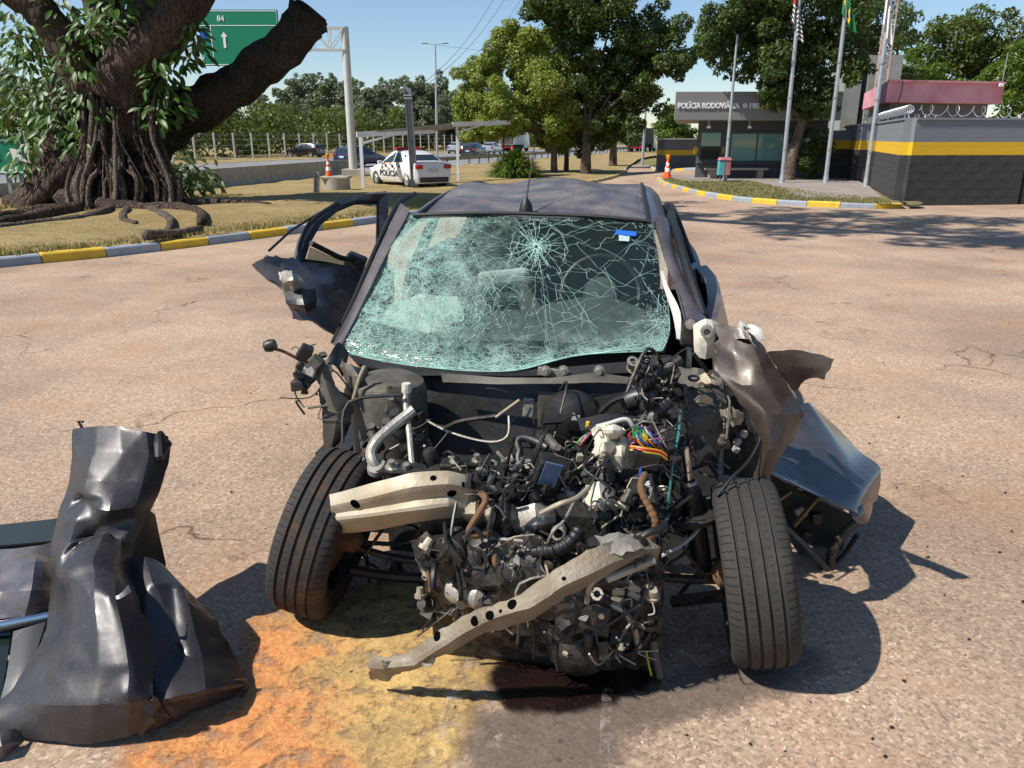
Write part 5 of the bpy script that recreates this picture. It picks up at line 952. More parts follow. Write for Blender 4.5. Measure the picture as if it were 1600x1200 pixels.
for i in range(26):
    a = g.uniform(0, 6.28); r0, r1 = g.uniform(.06, .12), g.uniform(.25, .8); crack(wob((IM[0]+r0*math.cos(a), IM[1]+r0*1.3*math.sin(a)), (IM[0]+r1*math.cos(a), IM[1]+r1*1.5*math.sin(a)), 10, .012), g.uniform(.0003, .0008))
for i in range(110):
    s0, t0 = g.random(), g.random(); a = g.choice([.5, .7, 2.4, 2.7, .15, 1.2])+g.gauss(0, .25); l = g.uniform(.1, .4); crack(wob((s0, t0), (s0+l*math.cos(a), t0+l*1.4*math.sin(a)), 8, .008), g.uniform(.0004, .0009))
def dens(s, t):
    d = max(0, 1-s/.34)*1.0; d = max(d, max(0, (t-.70)/.2)*.85, max(0, (s-.86)/.12)*(.2+.8*(t > .35)), max(0, (.09-t)/.09)*.5, .75*math.exp(-((s-.3)**2/.02+(t-.52)**2/.03)))
    return min(1, d*(.75+.9*noise.noise(Vector((s*9, t*7, 2)))))
NX, NY = 96, 62
jit = {(i, j): ((i+g.uniform(-.48, .48))/NX, (j+g.uniform(-.48, .48))/NY) for i in range(NX+1) for j in range(NY+1)}
for (i, j), p_ in jit.items():
    for di, dj in ((1, 0), (0, 1), (1, 1)):
        q_ = jit.get((i+di, j+dj))
        if q_ and g.random() < dens(*p_)*(.85 if di+dj < 2 else .35): crack([p_, q_], g.uniform(.0003, .0011))
for i in range(240):
    s0, t0 = g.random(), g.random()
    if g.random() < dens(s0, t0)+.05: a = g.uniform(0, 3.14); l = g.uniform(.03, .12); crack(wob((s0, t0), (s0+l*math.cos(a), t0+l*1.5*math.sin(a)), 4, .004), g.uniform(.0005, .0014))
tc = NT('crack_edges'); m_crack = tc.done(tc.n('MixShader', i_0=.4, i_1=tc.bsdf((.50, .76, .68), .5), i_2=tc.n('BsdfTranslucent', i_Color=(.46, .78, .69, 1)).outputs[0]).outputs[0])
me = bpy.data.meshes.new('glass_cracks'); me.from_pydata(cv, [], cf); o = link('glass_cracks', me, m_crack, wsg); o['kind'] = 'stuff'
def on_glass(px_, py_, v): return D(px_, py_, v-.03)
MB().prism([on_glass(962, 359, 1.34), on_glass(994, 362, 1.33), on_glass(994, 369, 1.31), on_glass(962, 366, 1.32)], AB*.003).build('sticker', plain('sticker_blue', (.01, .12, .62), None, 9, .4), wsg); MB().prism([on_glass(967, 367, 1.32), on_glass(984, 368, 1.32), on_glass(983, 377, 1.29), on_glass(967, 376, 1.29)], AB*.003).build('sticker', plain('sticker_pale', (.55, .68, .68), (.2, .3, .32), 220, .5), wsg)
MB().tube(smooth_line([D(645, 336, 1.385), D(740, 333, 1.40), D(830, 334, 1.41), D(930, 338, 1.40), D(1016, 346, 1.385)], 4), .010, 6).build('header_seal', m_trim, wk, smooth=True)
ab = D(822, 327, 1.5); MB().lathe([(.035, -.01), (.03, .02), (.015, .045), (.008, .055)], ab, (0, 0, 1), 14).build('antenna_base', m_trim, wk, smooth=True); MB().tube([ab+Vector((0, 0, .04)), ab+AB*.20+Vector((.012, 0, .30))], [.005, .003], 6).build('antenna', m_trim, wk)
# ---- interior
sheet('dashboard', [[Lc(-.68, .82, .80), Lc(-.3, .78, .83), Lc(0, .78, .84), Lc(.3, .80, .83), Lc(.66, .84, .82)], [Lc(-.68, 1.05, .86), Lc(-.3, 1.05, .88), Lc(0, 1.05, .88), Lc(.36, 1.05, .93), Lc(.66, 1.05, .87)], [Lc(-.68, 1.25, .8), Lc(-.3, 1.25, .82), Lc(0, 1.22, .84), Lc(.36, 1.22, .92), Lc(.66, 1.25, .82)], [Lc(-.68, 1.22, .5), Lc(-.3, 1.22, .5), Lc(0, 1.2, .5), Lc(.36, 1.2, .5), Lc(.66, 1.22, .5)]], m_intr, wk, k=4, th=.03)
stc = Lc(.36, 1.36, .93); sax = (AB*-.86+Vector((0, 0, .42))).normalized(); w = MB().lathe([(.185+.016*math.cos(a), .016*math.sin(a)) for a in np.linspace(0, 2*math.pi, 9)[:-1]], stc, sax, 40, close=True).build('steering_wheel', m_trim, wk, smooth=True); MB().lathe([(0, .05), (.07, .045), (.085, .0), (.07, -.03), (0, -.03)], stc, sax, 20).build('horn_pad', m_intr, w, smooth=True)
for a in (0, 2.1, 4.2): e1 = sax.orthogonal().normalized(); e2 = sax.cross(e1); MB().bar(stc, stc+(e1*math.cos(a)+e2*math.sin(a))*.18, .04, .02).build('spoke', m_trim, w)
for s in (-1, 1):
    st_ = empty('front_seat', Lc(s*.36, 1.9, .3)); st_.parent = wk; st_.matrix_parent_inverse = world_of(wk).inverted(); rot = Matrix.Rotation(-YAW, 3, 'Z')
    MB().box(Lc(s*.36, 1.75, .42), (.5, .5, .18), rot).build('seat_cushion', m_seat, st_, bevel=.05); MB().box(Lc(s*.36, 2.06, .78), (.48, .16, .62), rot @ Matrix.Rotation(-.3, 3, 'X'), .8).build('backrest', m_seat, st_, bevel=.05); MB().box(Lc(s*.36, 2.2, 1.13), (.25, .1, .16), rot).build('headrest', m_seat, st_, bevel=.04)
MB().box(Lc(0, 2.95, .68), (1.2, .18, .6), Matrix.Rotation(-YAW, 3, 'Z') @ Matrix.Rotation(-.25, 3, 'X')).build('rear_seat', m_seat, wk, bevel=.05)
sheet('headliner', [[Lc(-.52, 1.5, 1.275), Lc(.52, 1.5, 1.275)], [Lc(-.5, 2.2, 1.345), Lc(.5, 2.2, 1.345)], [Lc(-.46, 3.1, 1.30), Lc(.46, 3.1, 1.30)]], m_intr, wk, k=3, th=.01)
rmv = MB().box(D(787, 434, 1.22), (.24, .05, .075), Matrix.Rotation(-.1, 3, 'Y')).build('rear_view_mirror', m_lgrey, wk, bevel=.02); MB().tube([D(787, 434, 1.24), D(800, 400, 1.3), D(812, 380, 1.33)], .012, 6).build('mirror_stem', m_trim, rmv)
sheet('deflated_airbag', [[D(610, 480, 1.05), D(660, 465, 1.08), D(715, 462, 1.1)], [D(600, 505, .96), D(665, 495, .92), D(725, 500, .98)], [D(615, 530, .88), D(670, 525, .84), D(715, 520, .9)]], m_lgrey, wk, k=5, th=.01, crumple=.05, cs=9)
sheet('pillar_trim', [[D(1031, 425, 1.12), D(1036, 425, 1.12)], [D(1038, 452, 1.0), D(1045, 450, 1.0)], [D(1052, 495, .84), D(1064, 490, .84)], [D(1057, 530, .72), D(1062, 532, .72)]], m_lgrey, wk, k=4, th=.006)
# ---------------------------------------------------------------- the open engine bay
def wheel_front(name, contact, head, camber, label, rad=.30, wd=.20, rusty=0):
    """tyre standing on its contact point; head: heading of the wheel plane, camber: lean of its top to the right"""
    Ma = Matrix.Rotation(-head, 3, 'Z') @ Matrix.Rotation(camber, 3, 'Y'); ax = Ma @ Vector((1, 0, 0)); up = Ma @ Vector((0, 0, 1)); fw = Ma @ Vector((0, 1, 0)); c = Vector(contact)+up*rad*1.0
    hw_ = wd/2; prof = [(.195, -hw_*.80), (.215, -hw_*.93), (.25, -hw_*1.03), (.278, -hw_*.98), (.291, -hw_*.84)]
    def tread(x): return rad-.010*(abs(x)/hw_)**2.6
    for x in (-.055, -.018, .018, .055): prof += [(tread(x)-.0005, x-.0055), (tread(x)-.009, x-.0035), (tread(x)-.009, x+.0035), (tread(x)-.0005, x+.0055)]
    prof += [(.291, hw_*.84), (.278, hw_*.98), (.25, hw_*1.03), (.215, hw_*.93), (.195, hw_*.80)]
    root = empty(name, c); root.parent = wk; root.matrix_parent_inverse = world_of(wk).inverted(); root['label'] = label
    n = 96; mb = MB(); mb.lathe(prof, c, ax, n, ref=up)
    t = NT(name+'_rubber'); nz = t.noise(9, 5, .65); rc = t.ramp(nz, (.50, 0.0), (.72,   .42 if rusty else .25)); base = t.mix(t.noise(50, 3), (.028, .026, .024), (.052, .047, .042)); cc = t.mix(rc, base, (.20, .085, .025) if rusty else (.12, .095, .07))
    uvn = t.n('SeparateXYZ', i_0=t.n('UVMap').outputs[0]); ua, ub_ = uvn.outputs[0], t.math('ABSOLUTE', uvn.outputs[1])
    cut = t.math('MULTIPLY', t.math('LESS_THAN', t.math('FRACT', t.math('ADD', t.math('MULTIPLY', ua, 74.0), t.math('MULTIPLY', ub_, 6.0))), .17), t.math('MULTIPLY', t.math('GREATER_THAN', ub_, .066), t.math('LESS_THAN', ub_, .099)))
    cut2 = t.math('MULTIPLY', t.math('LESS_THAN', t.math('FRACT', t.math('ADD', t.math('MULTIPLY', ua, 74.0), t.math('MULTIPLY', ub_, 14.0))), .10), t.math('MULTIPLY', t.math('GREATER_THAN', ub_, .028), t.math('LESS_THAN', ub_, .042))); cut = t.math('MAXIMUM', cut, cut2)
    cc = t.mix(t.math('MULTIPLY', cut, .8), cc, (.008, .008, .008))
    mt = t.done(t.bsdf(cc, .85, 0, t.bump(t.math('SUBTRACT', t.math('MULTIPLY', t.noise(90, 3), .3), cut), .6, .006), Specular_IOR_Level=.3)); tyre = mb.build('tyre', mt, root, smooth=True, angle=38)
    ul = tyre.data.uv_layers.new(name='UVMap')
    for po in tyre.data.polygons:
        ks = [vi % n for vi in po.vertices]; wrap = max(ks)-min(ks) > n/2
        for li, vi in zip(po.loop_indices, po.vertices): k_ = vi % n; ul.data[li].uv = (((k_+n) if wrap and k_ < n/2 else k_)/n, prof[vi//n][1])
    MB().lathe([(.197, -hw_*.8), (.185, -hw_*.78), (.175, -.03), (.175, .03), (.185, hw_*.78), (.197, hw_*.8)], c, ax, 40).build('rim_barrel', m_dsteel, root, smooth=True); MB().lathe([(0, -.02), (.06, -.025), (.07, .0), (.172, .015), (.176, .03)], c, ax, 32).build('rim', m_alu, root, smooth=True)
    s = -1 if contact[0] > 0 else 1; MB().lathe([(.03, 0), (.125, 0), (.125, .012), (.03, .012)], c+ax*s*.045, ax, 32, close=True).build('brake_disc', m_rust, root, smooth=True); MB().box(c+ax*s*.05+fw*.1+up*.02, (.06, .08, .14), Ma).build('brake_caliper', m_dsteel, root, bevel=.015); MB().lathe([(0, 0), (.05, 0), (.045, .06), (.02, .08), (0, .08)], c+ax*s*.05, ax*s, 16).build('hub', m_rust, root, smooth=True)
    # sipes across the shoulders as separate thin grooves are covered by the ring pattern above
    return c, ax, up, fw
cl_ = pZ(487, 944); cr_ = pZ(1192, 1024)
WL = wheel_front('front_wheel', (cl_.x, cl_.y+.03, 0), R(9), R(15), 'front wheel with rust dusted tread toed outwards', rusty=1); WR = wheel_front('front_wheel', (cr_.x, cr_.y+.03, 0), R(9), R(-10), 'front wheel pushed out beside the bare strut')
def hose(name, pts, r, mat, k=5, n=8, rib=0, parent=None):
    q = smooth_line([D(*p_) for p_ in pts], k)
    if rib:
        q2 = []; 
        for a, b in zip(q[:-1], q[1:]):
            m = max(2, int((b-a).length/.004)); q2 += [a.lerp(b, i/m) for i in range(m)]
        q2.append(q[-1]); return MB().tube(q2, [r*(1+rib*(1 if (i//2) % 2 else -1)) for i in range(len(q2))], n).build(name, mat, parent or wk, smooth=True, angle=60)
    return MB().tube(q, r, n).build(name, mat, parent or wk, smooth=True)
def sh(name, rows, mat, k=4, th=.003, cr=0, cs=12, tear=0, seed=0, parent=None, ridge=True): return sheet(name, [[D(*p_) for p_ in r] for r in rows], mat, parent or wk, k=k, th=th, crumple=cr, cs=cs, tear=tear, seed=seed, ridge=ridge)
def lump(name, px_, py_, v, size, mat, rot=(0, 0, 0), bevel=.008, taper=1.0, parent=None):
    rm = Matrix.Rotation(-YAW, 3, 'Z') @ Matrix.Rotation(rot[2], 3, 'Z') @ Matrix.Rotation(rot[0], 3, 'X') @ Matrix.Rotation(rot[1], 3, 'Y'); return MB().box(D(px_, py_, v), size, rm, taper).build(name, mat, parent or wk, bevel=bevel)
def drum(name, px_, py_, v, axis, prof, mat, n=20, parent=None): return MB().lathe(prof, D(px_, py_, v), axis, n).build(name, mat, parent or wk, smooth=True)
from mathutils.bvhtree import BVHTree
m_hole_shade = plain('painted_hole_shade', (.004, .004, .004), None, 5, 1.0, spec=0.0)  # flat black standing for the shade inside a hole
def punch(obj, px_, py_, r, parent, name, mat=m_hole_shade):
    """a flat black disc on a sheet, painting the shade inside a hole"""
    bt = BVHTree.FromPolygons([v.co for v in obj.data.vertices], [p_.vertices for p_ in obj.data.polygons]); hit, nn, _, _ = bt.ray_cast(Vector((0, 0, CAM_H)), Vector(ray(px_, py_)).normalized())
    if hit is None: return
    if nn.dot(hit-Vector((0, 0, CAM_H))) > 0: nn = -nn
    MB().lathe([(0, .0015), (r, .0015), (r*1.15, -.002)], hit, nn, 16).build(name, mat, parent)
# firewall, cowl, aprons
sh('firewall', [[(560, 575, .68), (700, 590, .66), (850, 592, .66), (1000, 590, .66), (1080, 575, .68)], [(590, 640, .60), (700, 650, .62), (850, 652, .62), (1000, 650, .62), (1100, 640, .62)], [(600, 720, .52), (700, 730, .55), (850, 735, .55), (1000, 735, .55), (1120, 720, .55)], [(610, 860, .45), (700, 870, .45), (850, 880, .45), (1000, 880, .45), (1130, 880, .45)]], m_bplas, k=4, th=.01, cr=.02, cs=7)
sh('cowl_panel', [[(690, 583, .55), (780, 590, .52), (860, 592, .52), (930, 583, .54), (1005, 592, .56)], [(693, 597, .54), (780, 601, .50), (870, 601, .50), (935, 598, .52), (1005, 600, .54)]], m_oliv, k=6, th=.004, cr=.012, cs=8)
sh('cowl_box', [[(545, 556, .70), (650, 576, .64), (800, 584, .62), (930, 572, .64), (1050, 560, .68)], [(560, 572, .64), (660, 588, .60), (800, 592, .58), (930, 588, .6), (1060, 580, .64)]], m_trim, k=4, th=.01, cr=.015)
lump('hinge_plate', 866, 583, .57, (.13, .01, .035), m_alu, (0, .1, 0), .003)
for px_ in (852, 880, 936): drum('bolt', px_, 580, .55, -AB, [(0, .02), (.012, .02), (.014, .0), (.022, 0), (.022, -.01)], m_bolt, 8)
# left strut tower and its neighbours
drum('strut_tower', 607, 592, .42, (0, 0, 1), [(.15, -.34), (.145, -.04), (.135, -.01), (.10, .012), (.05, .02), (0, .02)], m_oliv, 28)
sh('inner_wing', [[(572, 600, .33), (605, 602, .30), (640, 606, .33)], [(575, 640, .31), (605, 642, .28), (642, 640, .32)], [(580, 690, .34), (610, 690, .33), (645, 680, .36)]], m_oliv, th=.004, cr=.006); lump('type_plate', 600, 620, .285, (.075, .004, .022), m_alu, (0, .03, 0), .001)
sh('folded_wing_edge', [[(535, 562, .40), (552, 572, .36), (575, 576, .42)], [(538, 590, .38), (560, 588, .30), (572, 612, .38)], [(542, 620, .38), (552, 622, .34), (560, 640, .38)]], m_oliv, k=5, cr=.02, cs=15, tear=.01)
sh('side_bracket', [[(489, 566, .30), (505, 562, .28), (516, 580, .27)], [(497, 598, .26), (510, 600, .24), (525, 608, .26)], [(510, 628, .24), (520, 632, .22), (550, 632, .28)], [(515, 640, .24), (528, 646, .22), (552, 646, .28)]], m_oliv, k=5, cr=.012, cs=16, tear=.008, seed=2); sh('side_plate', [[(498, 610, .30), (525, 608, .30), (550, 622, .33)], [(504, 640, .29), (528, 646, .28), (552, 646, .3)], [(506, 680, .27), (520, 690, .24), (540, 680, .28)], [(508, 712, .26), (514, 715, .24), (520, 700, .26)]], m_body2, k=5, cr=.01, cs=9, tear=.006); sh('hanging_flap', [[(520, 545, .55), (530, 535, .6), (545, 552, .62)], [(508, 568, .5), (524, 572, .5), (535, 590, .55)]], m_trim, k=3)
for i in range(9): g = random.Random(300+i); lump('crushed_clip', g.uniform(466, 512), g.uniform(545, 602), g.uniform(.24, .32), (g.uniform(.03, .06), g.uniform(.02, .05), g.uniform(.03, .07)), (m_oliv, m_bplas, m_alu, m_dsteel)[i % 4], (g.uniform(-1, 1), g.uniform(-1, 1), 0), .006, .8)
lump('foam_block', 477, 551, .25, (.055, .04, .06), m_bplas, (.2, .5, .3), .006, .8); hose('tie_rod', [(424, 544, .2), (445, 550, .22), (475, 566, .25)], .006, m_rust); drum('rod_joint', 422, 540, .2, (1, 0, .3), [(0, -.022), (.018, -.02), (.024, 0), (.018, .02), (0, .022)], m_bplas, 12); hose('rod_pin', [(421, 534, .2), (424, 548, .19)], .009, m_bplas)
# silver pipes
hose('air_pipe', [(647, 640, .16), (632, 652, .14), (612, 668, .10), (590, 688, .05), (580, 706, .02), (583, 722, .0), (588, 730, 0)], .020, m_alu, n=10); hose('coolant_pipe', [(634, 608, .22), (634, 625, .2), (636, 650, .16), (640, 680, .1), (642, 705, .05), (645, 735, .0)], .011, m_alu, n=8); drum('pipe_cap', 635, 604, .22, (0, 0, 1), [(.0, .012), (.016, .012), (.018, -.02), (0, -.02)], m_cream, 10); drum('pipe_flange', 590, 732, -.01, (0, -.3, 1), [(0, .012), (.035, .01), (.035, -.01), (0, -.01)], m_alu, 12)
hose('wing_edge_rod', [(570, 572, .30), (562, 590, .29), (556, 610, .28), (551, 628, .27)], .007, m_tan)
for x, y in ((612, 728), (635, 733)): drum('bolt', x, y, -.02, (0, -.3, 1), [(0, .022), (.012, .022), (.014, 0), (.024, 0), (.024, -.01), (0, -.01)], m_bolt, 8)
sh('mount_plate', [[(588, 728, .02), (625, 722, .02), (665, 732, .02)], [(588, 742, -.04), (625, 744, -.05), (668, 745, -.04)]], m_dsteel, th=.012)
for i in range(9):
    g = random.Random(40+i); x0 = g.uniform(560, 575); hose('brake_wire', [(g.uniform(565, 578), 700, .15), (x0-g.uniform(0, 14), 730, .12), (g.uniform(540, 575), 765, .08)], .0028, m_rust if i % 2 else m_trim, n=5)
# in the dark behind the engine: booster, plates, heater pipes
MB().lathe([(0, .06), (.05, .06), (.075, .045), (.115, .03), (.12, .0), (.11, -.04), (0, -.05)], D(893, 655, .5), -AB, 30).build('brake_booster', m_bplas, wk, smooth=True); lump('booster_label', 900, 652, .42, (.028, .004, .03), m_lgrey, (0, .2, 0), .001); lump('heater_plate', 858, 650, .52, (.09, .01, .2), m_oliv, (0, 0, 0), .01); drum('heater_port', 858, 640, .5, -AB, [(.02, 0), (.02, .03), (.014, .03), (.014, 0)], m_bplas, 14); lump('access_cover', 826, 637, .54, (.045, .01, .08), m_alu, (0, .05, 0), .015)
hose('heater_pipe', [(650, 650, .4), (690, 668, .36), (720, 658, .34), (775, 650, .34)], .009, m_dsteel); hose('loose_rod', [(775, 652, .30), (812, 625, .30)], .006, m_tan); hose('brake_line', [(640, 640, .38), (695, 672, .30), (760, 690, .25), (792, 682, .25), (795, 650, .3)], .0045, m_alu, n=6); hose('heater_hose', [(812, 705, .1), (808, 690, .12), (818, 684, .13), (838, 690, .12), (855, 700, .1)], .014, m_bplas, n=10); hose('heater_hose', [(812, 705, .1), (810, 720, .08), (822, 732, .06), (835, 734, .05)], .014, m_bplas, n=10); hose('coolant_stub', [(855, 682, .2), (865, 695, .15), (880, 712, .1)], .016, m_oliv, n=10)
# engine: block, cover, manifold
sh('engine_block', [[(652, 835, -.12), (740, 835, -.2), (830, 840, -.22), (930, 850, -.2), (1020, 850, -.12)], [(668, 890, -.16), (750, 890, -.26), (840, 900, -.28), (930, 900, -.26), (1025, 900, -.15)], [(690, 960, -.15), (760, 965, -.24), (840, 970, -.26), (930, 980, -.26), (1025, 970, -.14)], [(720, 985, -.02), (770, 1000, -.14), (850, 1010, -.2), (930, 1030, -.22), (1020, 1030, -.1)]], m_dsteel, k=9, th=.03, cr=.05, cs=26)
MB().box(L(-.02, .02, .34), (.62, .30, .42), Matrix.Rotation(-YAW, 3, 'Z')).build('engine_core', m_dsteel, wk, bevel=.03); MB().box(L(.02, -.02, .1), (.62, .36, .2), Matrix.Rotation(-YAW, 3, 'Z')).build('oil_pan', m_dsteel, wk, bevel=.03)
sh('valve_cover', [[(668, 725, .20), (720, 718, .22), (790, 722, .22), (830, 730, .2)], [(665, 738, .08), (720, 732, .06), (790, 738, .06), (832, 742, .06)], [(668, 752, .0), (720, 750, -.03), (790, 755, -.03), (835, 760, .0)]], m_dsteel, k=4, th=.02, cr=.008, cs=20); MB().lathe([(.035, -.05), (.03, .03), (.02, .05), (0, .05)], D(672, 722, .1), (0, 0, 1), 16).build('oil_filler', m_bplas, wk, smooth=True)
for i, (x, y) in enumerate(((700, 728), (735, 726), (752, 735), (775, 735), (800, 740), (720, 742), (790, 748), (815, 735))): lump('ignition_coil', x, y, .03, (.05, .05, .035), (m_bplas, m_dsteel, m_alu)[i % 3], (.2, .1*(i % 3), .3*i), .008); drum('bolt', x+10, y-8, .03, (0, -.2, 1), [(0, .02), (.010, .02), (.011, 0), (.018, 0), (.018, -.02)], m_bolt, 8)
drum('oil_cap', 784, 752, -.05, (0, -.5, 1), [(.0, .012), (.036, .012), (.042, 0), (.042, -.015), (.03, -.02)], m_bplas, 24); drum('sensor', 790, 722, .08, (.7, -.2, .5), [(.014, -.03), (.014, .02), (.018, .02), (.018, .04), (.01, .04)], m_alu, 12)
ub = sh('bumper_beam', [[(517, 774, -.12), (580, 757, -.16), (640, 741, -.16), (700, 738, -.13), (746, 748, -.10)], [(519, 790, -.15), (585, 775, -.19), (645, 760, -.19), (700, 756, -.17), (748, 764, -.12)], [(517, 803, -.14), (590, 792, -.175), (650, 781, -.175), (700, 774, -.155), (744, 780, -.12)], [(516, 812, -.15), (592, 803, -.195), (655, 794, -.195), (700, 789, -.175), (742, 795, -.12)], [(518, 833, -.12), (595, 824, -.15), (655, 812, -.15), (700, 806, -.14), (745, 806, -.10)]], m_tan, k=6, th=.006, cr=.010, cs=9); ub['label'] = 'bent dusty beige bumper beam'
sh('beam_back', [[(517, 774, -.11), (640, 741, -.15), (746, 748, -.09)], [(520, 800, -.02), (640, 775, -.06), (746, 770, .0)], [(518, 833, -.11), (640, 815, -.14), (745, 806, -.09)]], m_dsteel, k=4, th=.005)
for x, y, r_ in ((555, 788, .016), (677, 747, .010), (706, 771, .014), (725, 757, .008)): punch(ub, x, y, r_, ub, 'painted_beam_hole')
for i, (x0, y0, x1, y1) in enumerate(((728, 792, 758, 812), (758, 790, 786, 820), (786, 795, 812, 826), (812, 800, 838, 828), (836, 802, 852, 824))): sh('manifold_runner', [[(x0, y0, -.10), ((x0+x1)/2, y0-4, -.15), (x1, y0+2, -.10)], [(x0-2, (y0+y1)/2, -.14), ((x0+x1)/2, (y0+y1)/2-2, -.19), (x1, (y0+y1)/2, -.14)], [(x0, y1-3, -.10), ((x0+x1)/2, y1, -.14), (x1, y1, -.10)]], m_tan if i < 3 else m_alu, k=3, th=.01, cr=.012, cs=20, seed=i)
sh('gearbox_casting', [[(800, 800, -.14), (835, 790, -.16), (858, 800, -.12)], [(805, 822, -.17), (838, 815, -.2), (860, 812, -.14)], [(812, 838, -.14), (830, 835, -.17), (850, 822, -.13)]], m_alu, k=5, th=.015, cr=.02, cs=18)
# control unit, fuse box remains, white broken plastic, wiring
cu = lump('control_unit', 853, 752, -.08, (.085, .05, .175), m_bplas, (.25, .28, .15), .006); lump('unit_plate', 860, 742, -.125, (.055, .006, .09), plain('faded_blue_label', (.05, .10, .22), (.10, .13, .2), 40, .5), (.25, .28, .15), .001, parent=cu); lump('unit_side', 838, 752, -.07, (.03, .06, .165), m_trim, (.25, .28, .15), .005)
for i, (x, y, w_, h_) in enumerate(((945, 690, 34, 40), (958, 672, 40, 18), (940, 720, 26, 36), (972, 712, 30, 48))):
    sh('broken_tray', [[(x-w_/2, y-h_/2, .05), (x, y-h_/2-4, .0), (x+w_/2, y-h_/2, .04)], [(x-w_/2, y, .02), (x, y, -.05), (x+w_/2, y+2, .0)], [(x-w_/2+3, y+h_/2, .02), (x, y+h_/2, -.02), (x+w_/2, y+h_/2-4, .02)]], m_cream, k=9, th=.003, cr=.04, cs=22, tear=.012, seed=i)
lump('battery_box', 968, 725, .06, (.12, .08, .16), m_oliv, (0, .1, 0), .008); sh('fuse_box', [[(905, 662, .12), (950, 655, .1), (1000, 660, .12)], [(912, 680, .05), (955, 672, .03), (1005, 682, .05)]], m_bplas, th=.02, cr=.01); hose('tray_rim', [(918, 670, .06), (950, 662, .03), (978, 655, .03), (990, 668, .03), (1000, 690, .04)], .007, m_lgrey)
sh('cream_bracket', [[(912, 762, -.05), (935, 752, -.08), (958, 765, -.05)], [(915, 790, -.08), (940, 785, -.12), (958, 790, -.08)], [(925, 812, -.06), (945, 815, -.09), (965, 800, -.06)]], m_cream, k=5, th=.006, cr=.02, cs=16, tear=.012); sh('grey_bracket', [[(908, 765, -.02), (915, 762, -.04), (922, 770, -.03)], [(912, 800, -.03), (922, 800, -.05), (930, 805, -.04)], [(922, 830, -.03), (930, 828, -.05), (940, 822, -.04)]], m_alu, k=4, th=.006)
wire_c = [((.6, .02, .03), 'red'), ((.02, .28, .08), 'green'), ((.7, .28, .01), 'orange'), ((.04, .08, .4), 'blue'), ((.65, .55, .02), 'yellow'), ((.5, .1, .3), 'pink'), ((.03, .25, .22), 'teal'), ((.5, .5, .48), 'white')]
wm = [plain(n_+'_wire', c_, None, 10, .5) for c_, n_ in wire_c]
for i in range(34):
    g = random.Random(500+i); x, y = 1000+g.gauss(0, 5), 663+g.uniform(0, 10); hose('wire', [(x, y, .06), (x+g.uniform(-14, 22), y+g.uniform(8, 24), -.02+g.uniform(-.04, .04)), (x+g.uniform(-20, 34), y+g.uniform(18, 42), -.02), (x+g.uniform(-10, 38), y+g.uniform(30, 58), .02)], .0028, wm[i % 8], n=5, k=4)
for i, yo in enumerate((0, 3, 6)): hose('wire', [(985, 697+yo, -.04), (1005, 700+yo, -.06), (1030, 704+yo, -.05), (1042, 712+yo, -.04)], .004, wm[(2, 0, 4)[i]], n=5)
for i in range(9): g = random.Random(530+i); hose('wire', [(925-i, 672+i, .06), (912+g.uniform(-6, 4), 685, .0), (900+g.uniform(-6, 6), 700, .0)], .0028, wm[(5, 0, 1, 7, 3, 4, 7, 0, 1)[i]], n=5)
hose('wire', [(1063, 640, .1), (1060, 680, .02), (1052, 720, -.02), (1046, 770, -.04), (1040, 812, -.05)], .004, wm[6], n=5); lump('wire_plug', 1038, 815, -.05, (.022, .02, .04), m_lgrey, (0, .2, 0), .004); hose('wire', [(998, 720, -.05), (1000, 745, -.06), (993, 760, -.07)], .004, wm[2], n=5); hose('wire', [(1003, 722, -.05), (1000, 740, -.08), (999, 755, -.08)], .004, wm[3], n=5); lump('wire_plug', 1003, 763, -.08, (.06, .025, .03), m_lgrey, (0, -.35, 0), .004); lump('relay_block', 1008, 716, -.04, (.09, .05, .06), m_bplas, (.1, .2, .2), .008); lump('yellow_clip', 918, 664, .06, (.012, .012, .024), m_yel, (0, .1, 0), .002)
# wiper linkage and arm
wl_ = [[(990, 576, .34), (1000, 588, .33), (1010, 598, .34)], [(1018, 566, .34), (1035, 577, .32), (1052, 582, .33)], [(1050, 578, .33), (1040, 600, .30), (1030, 625, .28)], [(1020, 590, .30), (1032, 620, .26), (1046, 646, .24)], [(1010, 604, .3), (1030, 598, .3), (1060, 585, .32)], [(1000, 640, .28), (1020, 634, .26), (1045, 625, .26)]]
for i, q in enumerate(wl_): hose('wiper_link', q, .012 if i % 2 else .010, m_tan if i % 3 else m_alu, n=8)
for x, y in ((989, 574), (1047, 648), (1018, 565), (1053, 580)): drum('link_eye', x, y, .31, -AB+Vector((0, 0, .3)), [(.010, -.01), (.022, -.01), (.022, .012), (.010, .012)], m_tan, 14)
drum('wiper_motor', 1005, 620, .26, AR+Vector((0, 0, .4)), [(0, -.06), (.035, -.06), (.04, -.04), (.04, .05), (.025, .06), (0, .06)], m_bplas, 18); hose('wiper_arm', [(938, 645, .30), (960, 626, .28), (1000, 612, .24), (1035, 582, .22), (1064, 560, .24)], .010, m_trim, n=8); hose('wiper_arm_root', [(1005, 606, .235), (1035, 582, .215), (1064, 561, .235)], .019, m_trim, n=10); hose('cowl_hose', [(1000, 660, .16), (1025, 642, .17), (1045, 628, .2)], .022, m_bplas, rib=.05, n=12); drum('hose_clamp', 1015, 650, .16, AR, [(.024, -.01), (.027, -.01), (.027, .012), (.024, .012)], m_alu, 16)
